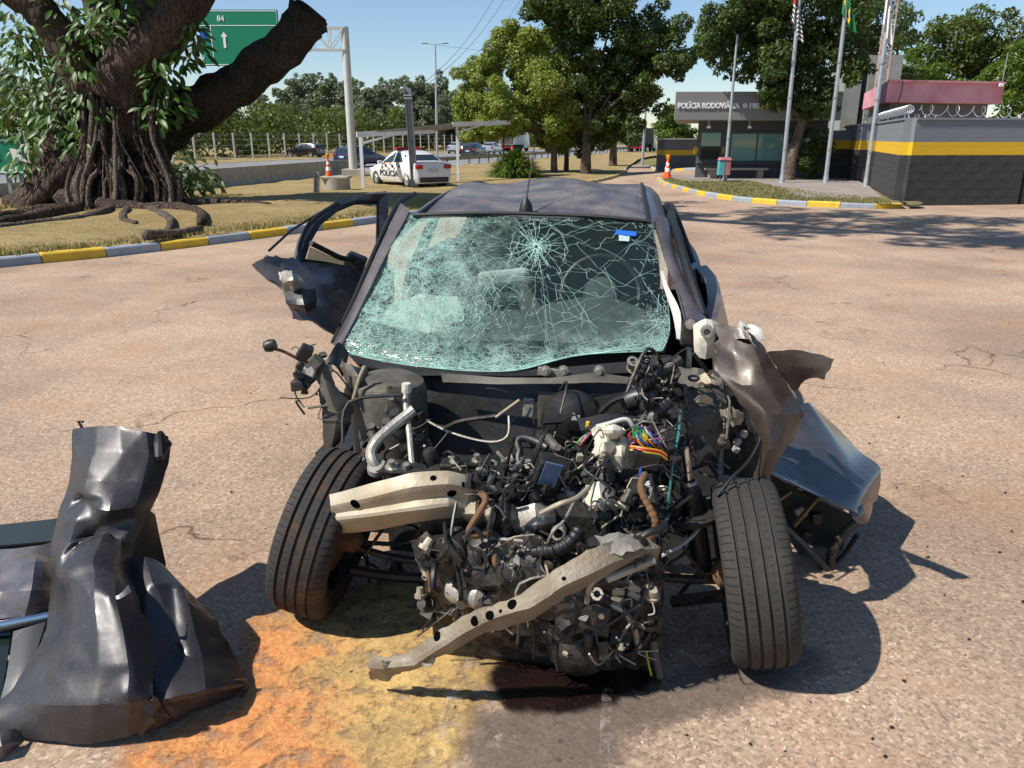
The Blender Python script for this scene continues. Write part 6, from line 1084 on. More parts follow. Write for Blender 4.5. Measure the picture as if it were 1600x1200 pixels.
# right side: hinge bracket, torn inner wing, strut, fender
sh('hinge_bracket', [[(1088, 508, .52), (1103, 503, .50), (1118, 506, .52)], [(1092, 528, .5), (1104, 526, .46), (1118, 530, .5)], [(1092, 552, .5), (1102, 556, .48), (1114, 552, .5)]], m_cream, k=4, th=.02, cr=.01, cs=16); drum('bracket_boss', 1104, 517, .45, -AB, [(.012, 0), (.012, .02), (.022, .02), (.022, -.01)], m_alu, 16); lump('pillar_hinge', 1080, 520, .58, (.07, .05, .10), m_dsteel, (0, .1, 0), .01); drum('bolt', 1079, 507, .53, -AB, [(0, .02), (.012, .02), (.012, 0), (.02, 0), (.02, -.01)], m_bolt, 8)
sh('inner_wing', [[(1060, 570, .42), (1090, 575, .42), (1120, 582, .45)], [(1065, 610, .34), (1092, 615, .34), (1130, 615, .4)], [(1070, 660, .28), (1095, 660, .28), (1135, 650, .34)], [(1078, 700, .28), (1100, 705, .28), (1140, 700, .34)]], m_oliv, k=5, cr=.03, cs=11, tear=.012); sh('torn_flange', [[(1090, 588, .34), (1108, 584, .3), (1128, 592, .33)], [(1094, 600, .30), (1112, 600, .26), (1132, 606, .31)]], m_tan, k=4, cr=.02, cs=20, tear=.01); sh('inner_wing_rear', [[(1120, 590, .5), (1160, 610, .5), (1195, 640, .5)], [(1130, 660, .45), (1165, 665, .45), (1190, 670, .45)], [(1130, 740, .45), (1160, 745, .45), (1185, 745, .45)]], m_bplas, k=4, cr=.02, cs=10); sh('liner_scrap', [[(1128, 640, .3), (1145, 636, .27), (1160, 645, .3)], [(1132, 668, .3), (1148, 665, .27), (1158, 660, .3)]], m_tan, k=4, cr=.02, cs=20, tear=.01)
for x, y in ((1152, 690), (1162, 678), (1150, 702)): lump('white_clip', x, y, .33, (.022, .02, .022), m_lgrey, (.3, .4, .2), .004)
hose('speed_sensor_cable', [(1190, 655, .22), (1186, 690, .16), (1170, 720, .1), (1145, 745, .03), (1120, 775, -.02)], .0055, m_trim, n=6)
stt = empty('bare_strut', D(1080, 805, .05)); stt.parent = wk; stt.matrix_parent_inverse = world_of(wk).inverted(); stt['label'] = 'bare shock absorber with a polished rod beside the wheel'
s0, s1, s2, s3 = D(1070, 700, .05), D(1077, 756, .05), D(1085, 802, .05), D(1096, 880, .05)
MB().tube([s0, s1], .0125, 14).build('piston_rod', m_chrome, stt, smooth=True); MB().tube([s1, s1.lerp(s2, .12), s2], [.024, .034, .036], 18).build('strut_body', m_trim, stt, smooth=True); MB().lathe([(.02, 0), (.026, 0), (.026, .012), (.02, .012)], s1, s0-s1, 16, close=True).build('rod_collar', m_alu, stt, smooth=True); MB().lathe([(.036, .0), (.05, .012), (.085, .006), (.095, .016), (.10, .01), (.095, -.008), (.05, -.014)], s2, s1-s2, 30).build('spring_seat', m_dsteel, stt, smooth=True); MB().tube([s2, s3], .034, 16).build('strut_tube', m_trim, stt, smooth=True)
hose('drop_link', [(1066, 852, -.05), (1085, 880, -.02), (1112, 910, .0)], .006, m_dsteel); hose('brake_hose', [(1020, 878, -.12), (1045, 862, -.08), (1065, 852, -.05), (1085, 835, -.02), (1100, 815, .02)], .006, m_lgrey, n=6); hose('control_arm', [(1050, 940, .1), (1090, 935, .08), (1135, 930, .03)], .022, m_dsteel, n=8); hose('drive_shaft', [(1020, 900, .05), (1075, 905, .05), (1135, 905, .02)], .016, m_dsteel, n=10); hose('drive_shaft', [(680, 880, .1), (610, 870, .1), (540, 850, .08)], .014, m_dsteel, n=10); hose('control_arm', [(690, 905, .15), (610, 900, .12), (545, 890, .05)], .02, m_dsteel, n=8)
fd = sh('crumpled_fender', [[(1120, 506, .50), (1143, 509, .46), (1168, 514, .42), (1186, 533, .42)], [(1117, 548, .43), (1148, 552, .38), (1182, 556, .36), (1204, 565, .38)], [(1118, 580, .38), (1160, 603, .30), (1198, 603, .28), (1228, 605, .32)], [(1165, 636, .24), (1196, 645, .16), (1226, 648, .17), (1252, 645, .26)], [(1192, 690, .18), (1202, 700, .10), (1218, 700, .14), (1238, 682, .24)], [(1181, 746, .16), (1187, 751, .12), (1194, 752, .14), (1201, 742, .2)]], m_body2, k=9, th=.003, cr=.018, cs=8, tear=.008, seed=5); fd['label'] = 'torn brown grey front fender folded outwards'
sh('fender_lip', [[(1146, 515, .45), (1158, 512, .42), (1170, 520, .40)], [(1150, 532, .42), (1164, 530, .38), (1180, 545, .38)]], m_alu, k=4, cr=.02, cs=25, tear=.006); sh('fender_flap', [[(1200, 549, .40), (1240, 546, .30), (1275, 552, .24), (1303, 561, .20)], [(1218, 580, .36), (1248, 572, .28), (1275, 575, .23), (1296, 577, .20)], [(1243, 612, .34), (1255, 596, .30), (1270, 590, .25), (1288, 593, .2)]], m_body2, k=5, cr=.008, cs=8, tear=.004, seed=9); sh('fender_stub', [[(1157, 500, .55), (1162, 508, .5), (1166, 514, .5)], [(1172, 512, .5), (1178, 518, .47), (1186, 520, .47)], [(1180, 525, .48), (1186, 530, .46), (1190, 532, .46)]], m_lgrey, k=3, th=.02)
# lower crossmember torn loose, with lightening holes
X = pY
cm = empty('torn_crossmember', X(800, 960, 1.9)); cm.parent = wk; cm.matrix_parent_inverse = world_of(wk).inverted(); cm['label'] = 'muddy crossmember with round holes jutting out diagonally to the ground'
top_ = [(583, 1028, 1.96), (640, 1022, 1.93), (682, 990, 1.90), (745, 953, 1.88), (815, 930, 1.88), (870, 888, 1.90), (940, 850, 1.94), (1000, 832, 2.0)]; mid_ = [(586, 1042, 1.93), (648, 1036, 1.90), (690, 1008, 1.87), (752, 972, 1.85), (825, 948, 1.84), (885, 912, 1.86), (955, 878, 1.91), (1028, 855, 1.99)]; low_ = [(582, 1058, 1.97), (640, 1044, 1.95), (694, 1020, 1.93), (758, 988, 1.91), (832, 964, 1.90), (893, 924, 1.90), (962, 890, 1.95), (1026, 880, 2.02)]
chn = sheet('channel', [[X(*p_) for p_ in top_], [X(*p_) for p_ in mid_], [X(*p_) for p_ in low_]], m_tan2, cm, k=6, th=.005, crumple=.016, cs=14, tear=.007, lin=.85); sheet('torn_end', [[X(580, 1018, 1.95), X(596, 1030, 1.92), X(625, 1036, 1.92)], [X(577, 1040, 1.94), X(600, 1045, 1.91), X(632, 1048, 1.93)], [X(580, 1058, 1.97), X(605, 1060, 1.95), X(615, 1052, 1.96)]], m_tan2, cm, k=5, th=.004, crumple=.014, cs=15, tear=.010)
for x, y, r_ in ((683, 994, .014), (741, 970, .013), (765, 961, .012), (800, 944, .014), (782, 955, .005), (881, 904, .006)): punch(chn, x, y, r_, cm, 'painted_lightening_hole')
c_ = X(668, 1030, 1.90); MB().lathe([(.011, .006), (.02, .006), (.022, -.008), (.011, -.008)], c_, Vector((0, -.8, .5)), 18, close=True).build('eyelet', m_tan, cm, smooth=True); MB().tube(smooth_line([X(948, 905, 1.93), X(985, 890, 1.95), X(1022, 875, 1.97)], 5), .012, 8).build('pipe', m_tan, cm, smooth=True)
sheet('channel_end', [[X(930, 838, 1.96), X(975, 835, 1.98), X(1012, 838, 2.02)], [X(950, 870, 1.92), X(990, 862, 1.93), X(1030, 858, 2.0)]], m_alu, cm, k=4, th=.004, crumple=.02, cs=14, tear=.01)
# hoses in front
hose('corrugated_hose', [(787, 778, -.16), (789, 800, -.2), (790, 830, -.22), (792, 850, -.2)], .017, m_trim, rib=.08, n=12); hose('corrugated_hose', [(800, 866, -.24), (835, 862, -.27), (870, 858, -.28), (893, 845, -.27), (905, 828, -.24)], .021, m_trim, rib=.08, n=12); drum('pipe_mouth', 873, 832, -.25, -AB+Vector((0, 0, .35)), [(.014, .02), (.022, .02), (.023, .0), (.02, -.05), (.013, -.05)], m_alu, 22); hose('harness', [(775, 790, -.18), (768, 820, -.22), (762, 850, -.22), (755, 880, -.22)], .014, m_bplas); hose('engine_hose', [(740, 770, -.1), (765, 760, -.14), (780, 772, -.16)], .013, m_trim, n=10); hose('engine_hose', [(800, 775, -.14), (818, 762, -.12), (830, 760, -.08)], .011, m_trim, n=10)
hose('rusty_rod', [(663, 845, -.18), (668, 885, -.2), (673, 918, -.22), (670, 930, -.22), (664, 940, -.22)], .007, m_rust); hose('strut_rod', [(722, 880, -.26), (724, 910, -.28), (727, 935, -.28)], .010, m_alu); drum('rod_end', 722, 940, -.28, -AB, [(0, .02), (.016, .02), (.018, 0), (.016, -.02)], m_tan, 14)
hose('side_harness', [(1025, 880, -.12), (1032, 930, -.16), (1020, 980, -.2), (995, 1015, -.22), (975, 1022, -.22)], .010, m_trim); hose('side_harness', [(1015, 740, -.05), (1025, 800, -.1), (1030, 850, -.12), (1028, 880, -.12)], .009, m_trim); hose('side_harness', [(1010, 895, -.14), (1005, 930, -.17), (1012, 970, -.18)], .006, m_trim); hose('yellow_wire', [(1010, 1018, -.2), (1014, 1040, -.21), (1018, 1056, -.22)], .003, wm[4], n=5)
cv_ = lump('gearbox_cover', 927, 968, -.30, (.105, .03, .10), m_dsteel, (-.15, .05, 0), .012); drum('bolt', 940, 960, -.32, -AB, [(0, .012), (.009, .012), (.01, 0)], m_bolt, 8, parent=cv_); hose('gearbox_pipe', [(916, 985, -.31), (920, 1000, -.33), (918, 1025, -.32)], .015, m_dsteel); sh('guard_strip', [[(860, 985, -.26), (870, 1010, -.28), (890, 1025, -.28), (918, 1036, -.26)], [(858, 1000, -.24), (868, 1022, -.26), (890, 1036, -.26), (916, 1040, -.25)]], m_alu, k=5, th=.006); hose('gearbox_hose', [(955, 945, -.28), (975, 955, -.29), (990, 980, -.28), (998, 1010, -.25)], .010, m_alu); hose('hanging_bracket', [(1020, 1000, -.2), (1026, 1030, -.2), (1032, 1058, -.21)], .012, m_oliv); sh('oil_pan_edge', [[(830, 950, -.25), (850, 985, -.26), (870, 1000, -.27)], [(835, 990, -.22), (850, 1000, -.23), (870, 1008, -.24)]], m_tan, k=3)
for i in range(7): lump('mount_lug', 952+((i*13) % 40), 905+((i*17) % 40), -.26, (.04, .03, .022), (m_alu, m_tan, m_dsteel)[i % 3], (0, .1*i, .2), .005)
# the large castings of the engine and gearbox
def casting(name, px_, py_, v, axis, prof, mat, n=24, ribs=0, rr=0, rl=0):
    c = D(px_, py_, v); ax = Vector(axis).normalized(); o = MB().lathe(prof, c, ax, n).build(name, mat, wk, smooth=True, angle=30); e1 = ax.orthogonal().normalized(); e2 = ax.cross(e1)
    for i in range(ribs):
        a = 2*math.pi*i/ribs; d = e1*math.cos(a)+e2*math.sin(a); MB().bar(c+d*rr*.35+ax*rl, c+d*rr+ax*rl, .008, .02, up=ax).build('casting_rib', mat, o)
    return o
casting('alternator', 708, 862, -.23, -AB+AR*-.3, [(0, .06), (.02, .06), (.025, .045), (.05, .04), (.062, .025), (.062, -.05), (.05, -.06), (0, -.06)], m_dsteel, 24, 10, .058, .03); casting('belt_pulley', 672, 875, -.17, -AB+AR*-.8, [(.012, .02), (.03, .02), (.03, .008), (.06, .004), (.066, .012), (.066, -.012), (0, -.012)], m_dsteel, 28); casting('belt_pulley', 700, 925, -.2, -AB+AR*-.8, [(.012, .02), (.028, .02), (.028, .006), (.042, .004), (.046, .012), (.046, -.012), (0, -.012)], m_dsteel, 24)
casting('compressor', 735, 925, -.24, AR+AB*-.3, [(0, -.07), (.04, -.07), (.048, -.05), (.048, .04), (.036, .06), (0, .06)], m_alu, 20); casting('starter_motor', 858, 905, -.27, AR, [(0, -.09), (.02, -.09), (.03, -.07), (.036, -.06), (.036, .06), (.028, .07), (0, .07)], m_dsteel, 20); casting('bell_housing', 905, 925, -.16, AR, [(.05, -.07), (.15, -.06), (.165, -.03), (.165, .0), (.14, .03), (.12, .12), (.10, .2), (.05, .24)], m_dsteel, 28, 12, .15, -.065); casting('differential_case', 905, 1000, -.2, AR, [(0, -.09), (.07, -.085), (.10, -.05), (.11, 0), (.10, .05), (.07, .085), (0, .09)], m_dsteel, 24)
lump('cylinder_block', 790, 880, -.17, (.26, .12, .16), m_dsteel, (0, .02, 0), .015); lump('block_skirt', 770, 945, -.17, (.24, .11, .12), m_tan, (0, .05, 0), .012)
for i in range(8): lump('block_rib', 722+i*15, 945+i*1.5, -.23, (.008, .02, .10), m_tan if i % 2 else m_dsteel, (0, .05, 0), .002)
for i, x in enumerate((745, 772, 800, 828)): hose('exhaust_runner', [(x, 842, -.19), (x+2, 862, -.26), (x+10-i*3, 885, -.27), (800+i*4, 905, -.24)], .016, m_rust if i % 2 else m_dsteel, n=10)
lump('heat_shield', 788, 850, -.24, (.15, .012, .05), m_alu, (.3, .02, 0), .004); lump('gearbox_case', 965, 880, -.12, (.16, .12, .14), m_dsteel, (0, -.1, 0), .02); lump('gear_lever_tower', 955, 815, -.05, (.07, .07, .10), m_alu, (0, .2, 0), .012, .7); lump('engine_mount', 990, 800, -.03, (.11, .07, .05), m_oliv, (.2, -.3, 0), .01); lump('mount_arm', 990, 840, -.06, (.05, .06, .12), m_dsteel, (.1, .4, 0), .01); lump('intake_box', 905, 740, .02, (.09, .09, .10), m_bplas, (.1, .25, .2), .012); lump('throttle_body', 893, 775, -.03, (.06, .06, .07), m_alu, (.3, .2, 0), .012)
# the crowd of small fittings nobody could count, by material
def clutter(name, n, mat, seed, zones, smin=.008, smax=.035):
    g = random.Random(seed); mb = MB()
    for i in range(n):
        x0, y0, x1, y1, va, vb = g.choice(zones); x, y = g.uniform(x0, x1), g.uniform(y0, y1); v = g.uniform(va, vb); c = D(x, y, v)
        if c.z < .02: c.z = .03
        k = g.random(); s = g.uniform(smin, smax); rm = Matrix.Rotation(g.uniform(-1, 1), 3, 'Z') @ Matrix.Rotation(g.uniform(-1.2, 1.2), 3, 'X')
        if k < .2: mb.box(c, (s*g.uniform(.6, 2), s*g.uniform(.5, 1.2), s*g.uniform(.5, 1.6)), rm, g.uniform(.6, 1))
        elif k < .38:
            ax = rm @ Vector((0, 0, 1)); mb.lathe([(0, s), (s*.5, s), (s*.6, 0), (s*.85, 0), (s*.85, -s*.5), (0, -s*.5)], c, ax, 9)
        elif k < .9:
            d = Vector((g.gauss(0, 1), g.gauss(0, .5), g.gauss(0, 1))).normalized(); e = Vector((g.gauss(0, 1), g.gauss(0, .5), g.gauss(0, 1))).normalized(); l = s*g.uniform(2.5, 8); mb.tube(smooth_line([c-d*l*.5, c+e*l*.4, c+d*l*.5-Vector((0, 0, l*.2))], 4), max(.002, s*g.uniform(.07, .2)), 6)
        else: mb.lathe([(s*.5, 0), (s*.9, 0), (s*.9, s*.2), (s*.5, s*.2)], c, rm @ Vector((0, -1, .3)), 10, close=True)
    o = mb.build(name, mat, wk, smooth=True, angle=35); o['kind'] = 'stuff'
front = [(655, 835, 740, 960, -.27, -.14), (740, 840, 850, 980, -.33, -.2), (850, 840, 1020, 930, -.30, -.18), (880, 920, 1025, 1025, -.33, -.22), (930, 760, 1040, 860, -.14, .0)]; upper = [(700, 720, 850, 775, -.1, .1), (860, 690, 930, 790, -.08, .1), (930, 740, 1045, 830, -.1, .08), (985, 560, 1060, 660, .15, .32), (1000, 650, 1060, 760, -.02, .15), (730, 745, 860, 800, -.16, -.05)]; back = [(640, 600, 1040, 720, .3, .55), (1060, 580, 1150, 720, .25, .45), (560, 640, 680, 760, .1, .35), (1030, 700, 1130, 960, .0, .25), (540, 760, 680, 900, .05, .3)]
clutter('dark_fittings', 330, m_bplas, 1, front+upper+upper); clutter('steel_fittings', 260, m_dsteel, 2, front+front+upper); clutter('dusty_fittings', 100, m_tan, 3, front+upper[:2], .008, .028); clutter('bright_fittings', 90, m_alu, 4, upper+front, .007, .024); clutter('hidden_fittings', 90, m_bplas, 5, back, .01, .05); clutter('wing_fittings', 60, m_oliv, 6, back[1:3]+[(465, 545, 520, 640, .25, .33)], .008, .03)

# long loose hoses and harness branches across the front
for i in range(14):
    g = random.Random(900+i); x0, y0 = g.uniform(680, 1030), g.uniform(700, 880); dx, dy = g.gauss(0, 55), abs(g.gauss(0, 60))+20; v0 = -.12-.14*min(1, (y0-700)/140)
    x1, y1 = min(1035, max(665, x0+dx)), min(1030, y0+dy); hose('loose_hose' if i % 3 else 'harness_branch', [(x0, y0, v0+.04), ((x0*2+x1)/3+g.gauss(0, 14), (y0*2+y1)/3+g.gauss(0, 8), v0-.05), ((x0+2*x1)/3+g.gauss(0, 14), (y0+2*y1)/3+g.gauss(0, 10), v0-.09), (x1, y1, v0-.06)], g.choice([.0035, .0045, .006, .008, .011]), (m_trim, m_bplas, m_trim, m_dsteel, m_alu, m_tan)[i % 6] if i % 9 else m_rust, n=7, k=5, rib=.06 if i % 7 == 0 else 0)
# ---------------------------------------------------------------- torn-off panels lying round the car
X = pY
cfn = empty('crumpled_bumper', X(200, 1100, 1.95), 0, 'crumpled dark bumper and fender skin standing on the asphalt at left', 'car panel')
def creases(o, segs, folds=()):
    """sharp dents (p, q, depth, width) and folds (p, q, slope) pressed into a panel"""
    for vt in o.data.vertices:
        c = vt.co; dy = 0
        for p_, q_, dep, wd in segs:
            ab_ = q_-p_; t_ = max(0, min(1, (c-p_).dot(ab_)/ab_.length_squared)); d_ = (c-p_-ab_*t_).length
            if d_ < wd: dy += dep*(1-d_/wd)**1.3
        for p_, q_, sl_, n_ in folds:
            ab_ = (q_-p_).normalized(); r_ = c-p_; s_ = (r_-ab_*r_.dot(ab_)).dot(n_)
            if s_ > 0: dy += sl_*s_*sstep(.36, .46, c.z)
        c.y += dy
    o.data.update()
def xs(rows): return [[X(*p_) for p_ in r] for r in rows]
bsk = sheet('skin', xs([[(117, 671, 2.55), (150, 666, 2.50), (185, 667, 2.47), (228, 676, 2.45), (258, 686, 2.48)], [(116, 705, 2.50), (150, 702, 2.42), (190, 705, 2.39), (228, 715, 2.38), (256, 720, 2.43)], [(110, 752, 2.44), (140, 750, 2.35), (180, 757, 2.32), (215, 760, 2.31), (240, 765, 2.36)], [(95, 805, 2.34), (128, 795, 2.26), (165, 805, 2.20), (200, 802, 2.22), (226, 800, 2.30)], [(80, 850, 2.26), (110, 846, 2.20), (140, 840, 2.24), (180, 848, 2.20), (208, 850, 2.26)], [(76, 888, 2.19), (105, 876, 2.10), (140, 862, 2.12), (175, 876, 2.12), (200, 890, 2.20)], [(76, 935, 2.12), (115, 925, 2.01), (150, 922, 1.98), (185, 925, 1.98), (212, 932, 2.06)], [(72, 985, 2.04), (115, 980, 1.92), (155, 985, 1.88), (195, 985, 1.88), (226, 985, 1.94)], [(52, 1035, 1.95), (105, 1040, 1.84), (155, 1045, 1.80), (200, 1040, 1.80), (236, 1035, 1.86)], [(5, 1095, 1.86), (75, 1100, 1.78), (150, 1100, 1.74), (205, 1095, 1.75), (238, 1085, 1.79)], [(-60, 1135, 1.80), (55, 1152, 1.77), (140, 1160, 1.75), (200, 1148, 1.76), (236, 1128, 1.79)]]), m_bodyb, cfn, k=11, th=.004, crumple=.020, cs=5, seed=2, tear=.003, lin=.75)
creases(bsk, [(X(105, 872, 2.12), X(180, 842, 2.16), .085, .07), (X(116, 788, 2.3), X(142, 800, 2.24), .045, .05), (X(172, 905, 2.0), X(236, 1072, 1.80), -.03, .06), (X(226, 960, 1.96), X(238, 1065, 1.80), .05, .05), (X(120, 905, 2.08), X(172, 878, 2.08), -.035, .05), (X(60, 1060, 1.86), X(200, 1075, 1.78), .018, .07), (X(200, 1080, 1.76), X(232, 1060, 1.80), -.03, .05)], [(X(126, 790, 2.28), X(218, 684, 2.46), .35, Vector((.6, 0, -.5)).normalized())])
swg = sheet('side_wing', xs([[(196, 872, 2.24), (225, 872, 2.24), (250, 880, 2.27), (280, 918, 2.32)], [(212, 930, 2.12), (240, 918, 2.12), (285, 920, 2.16), (312, 945, 2.22)], [(226, 985, 2.0), (255, 980, 2.02), (300, 975, 2.06), (345, 985, 2.14)], [(234, 1040, 1.89), (262, 1035, 1.93), (315, 1025, 1.97), (370, 1032, 2.06)], [(240, 1095, 1.80), (270, 1090, 1.80), (320, 1078, 1.84), (388, 1068, 1.98)], [(246, 1134, 1.81), (275, 1124, 1.83), (320, 1103, 1.88), (384, 1082, 1.98)]]), m_bodyb, cfn, k=10, th=.004, crumple=.018, cs=6, seed=7, tear=.004, lin=.85)
creases(swg, [(X(258, 930, 2.1), X(272, 1090, 1.84), .05, .06), (X(225, 900, 2.2), X(300, 935, 2.16), -.03, .04), (X(270, 1010, 1.99), X(345, 985, 2.12), -.03, .05)])
sheet('back_flap', xs([[(222, 800, 2.34), (232, 798, 2.38), (240, 805, 2.42)], [(206, 855, 2.28), (230, 850, 2.34), (250, 850, 2.40)], [(200, 885, 2.24), (230, 885, 2.3), (258, 885, 2.36)]]), m_trim, cfn, k=4, th=.004, crumple=.008)
sheet('torn_corner', xs([[(240, 690, 2.45), (250, 672, 2.47), (258, 688, 2.5)], [(238, 715, 2.42), (252, 712, 2.42), (268, 692, 2.5)], [(232, 728, 2.42), (246, 728, 2.43), (255, 722, 2.48)]]), m_trim, cfn, k=4, th=.004, crumple=.014, cs=15, tear=.006); MB().tube([X(128, 668, 2.53), X(122, 658, 2.54), X(130, 659, 2.54)], .006, 6).build('clip', m_trim, cfn)
sheet('white_tear', xs([[(170, 935, 1.97), (186, 930, 1.955), (200, 915, 2.0)], [(172, 938, 1.965), (188, 936, 1.945), (204, 925, 1.99)]]), m_lgrey, cfn, k=4, th=.002, crumple=.004)
sheet('torn_seam', xs([[(214, 1145, 1.775), (222, 1105, 1.76), (240, 1085, 1.78)], [(224, 1148, 1.77), (236, 1120, 1.755), (252, 1100, 1.79)], [(236, 1140, 1.79), (250, 1132, 1.79), (266, 1124, 1.82)]]), m_bodyb, cfn, k=4, th=.003, crumple=.02, cs=22, tear=.008); sheet('worn_corner', xs([[(345, 1085, 1.93), (365, 1062, 1.95), (385, 1060, 1.98)], [(344, 1092, 1.93), (366, 1088, 1.95), (388, 1072, 1.98)]]), m_rust, cfn, k=3, th=.003, crumple=.006)
# the door lying flat beneath it
dd = empty('detached_door', pZ(20, 970, .1), 0, 'crumpled purple grey door lying flat under the bumper skin at the left edge', 'car door')
zz = lambda x, y, z: pZ(x, y, z)
sheet('door_skin', [[zz(-320, 860, .16), zz(-120, 858, .2), zz(0, 862, .22), zz(60, 860, .24), zz(95, 850, .22)], [zz(-320, 900, .20), zz(-120, 898, .24), zz(0, 890, .24), zz(55, 885, .28), zz(88, 880, .22)], [zz(-320, 940, .18), zz(-120, 935, .22), zz(0, 930, .22), zz(50, 925, .25), zz(82, 925, .2)], [zz(-320, 975, .15), zz(-120, 970, .16), zz(0, 968, .17), zz(40, 962, .18), zz(78, 958, .16)]], m_body, dd, k=6, th=.01, crumple=.035, cs=8, seed=4); sheet('door_inner', [[zz(-320, 860, .06), zz(0, 860, .06), zz(95, 850, .06)], [zz(-320, 975, .05), zz(0, 972, .05), zz(78, 960, .05)]], m_trim, dd, k=3, th=.03)
MB().tube([zz(-320, 985, .17), zz(0, 976, .18), zz(76, 961, .175)], .012, 8).build('chrome_strip', m_chrome, dd, smooth=True); MB().tube([zz(-320, 992, .16), zz(0, 984, .17), zz(74, 968, .165)], .010, 8).build('belt_seal', m_trim, dd, smooth=True)
sheet('window_glass', [[zz(-320, 998, .12), zz(-100, 995, .13), zz(18, 990, .14)], [zz(-320, 1120, .06), zz(-100, 1110, .06), zz(2, 1095, .06)]], glassy('door_glass', (.012, .02, .018)), dd, k=3, th=.004); sheet('pillar_cover', [[zz(24, 990, .15), zz(50, 982, .16), zz(72, 975, .16)], [zz(14, 1060, .1), zz(34, 1055, .11), zz(52, 1040, .12)], [zz(4, 1100, .06), zz(16, 1105, .06), zz(28, 1095, .07)]], plain('satin_black_trim', (.05, .052, .055), (.04, .042, .045), 4, .45), dd, k=4, th=.012)
sheet('greenish_glass', [[zz(-320, 830, .10), zz(-60, 826, .12), zz(90, 812, .14)], [zz(-320, 862, .14), zz(-60, 858, .15), zz(92, 846, .18)]], glassy('mossy_glass', (.010, .016, .013), .42), dd, k=3, th=.006)
sc_ = empty('plastic_scrap', pZ(15, 1165, .02), 0, 'small grey torn trim scrap at the lower left corner', 'scrap'); sheet('scrap_skin', [[zz(-40, 1150, .06), zz(0, 1145, .06), zz(22, 1138, .05)], [zz(-40, 1180, .03), zz(2, 1166, .05), zz(36, 1152, .015)], [zz(-40, 1195, .01), zz(5, 1180, .012), zz(38, 1158, .008)]], m_body, sc_, k=4, th=.004, crumple=.01)
# the panel leaning beside the right wheel
dp = empty('detached_panel', X(1290, 890, 2.72), 0, 'dark glossy body panel lying on edge beside the right front wheel', 'car panel'); m_gloss = paint_dusty('glossy_dark_panel', (.05, .052, .06), .2, .14)
sheet('outer_skin', xs([[(1232, 650, 3.05), (1248, 636, 3.15), (1262, 630, 3.2), (1275, 640, 3.25)], [(1222, 690, 2.90), (1262, 680, 2.98), (1294, 676, 3.06), (1310, 672, 3.2)], [(1212, 720, 2.76), (1268, 728, 2.80), (1318, 724, 2.90), (1342, 706, 3.1)], [(1204, 738, 2.66), (1275, 768, 2.66), (1338, 770, 2.76), (1374, 732, 3.0)], [(1206, 742, 2.64), (1278, 776, 2.63), (1338, 802, 2.68), (1368, 780, 2.88)]]), m_gloss, dp, k=6, th=.006, crumple=.004, cs=3, tear=.002, ridge=False, lin=.5); sheet('bent_edge', xs([[(1325, 800, 2.68), (1345, 790, 2.72), (1362, 782, 2.84)], [(1330, 810, 2.66), (1347, 805, 2.70), (1360, 797, 2.80)], [(1340, 819, 2.67), (1352, 816, 2.71), (1360, 800, 2.79)]]), m_gloss, dp, k=4, th=.005, crumple=.012, cs=14)
sheet('back_skin', xs([[(1204, 742, 2.74), (1275, 778, 2.76), (1336, 806, 2.80)], [(1210, 800, 2.86), (1262, 850, 2.88), (1320, 840, 2.88)], [(1225, 835, 2.84), (1270, 884, 2.78), (1312, 882, 2.80)]]), plain('inner_panel', (.03, .04, .042), (.05, .055, .05), 6, .5, .3), dp, k=4, th=.006, crumple=.012, cs=8)
MB().tube(smooth_line([X(1205, 800, 2.66), X(1240, 838, 2.67), X(1272, 868, 2.68), X(1292, 888, 2.69), X(1300, 884, 2.72)], 5), .016, 10).build('lower_rim', plain('rim_paint', (.06, .075, .08), None, 6, .35, .5), dp, smooth=True); MB().tube(smooth_line([X(1298, 886, 2.70), X(1300, 862, 2.70), X(1322, 830, 2.70), X(1342, 812, 2.70)], 5), .018, 10).build('side_rim', m_body2, dp, smooth=True); MB().tube(smooth_line([X(1306, 880, 2.74), X(1322, 862, 2.76), X(1340, 835, 2.74)], 4), .010, 8).build('side_seal', m_trim, dp, smooth=True)
m_brz = plain('bronze_rod', (.24, .17, .07), (.16, .11, .05), 10, .45, .5)
for q in ([(1204, 790, 2.72), (1250, 756, 2.78)], [(1240, 822, 2.72), (1285, 768, 2.76)]): MB().bar(X(*q[0]), X(*q[1]), .016, .012).build('brace_rod', m_brz, dp)
for i, (x, y) in enumerate(((1222, 770), (1262, 775), (1250, 800), (1275, 810), (1258, 838), (1235, 760))): MB().box(X(x, y, 2.78), (.05, .03, .04), Matrix.Rotation(.5*i, 3, 'Y')).build('fitting', (m_bplas, m_dsteel, m_alu)[i % 3], dp, bevel=.006)
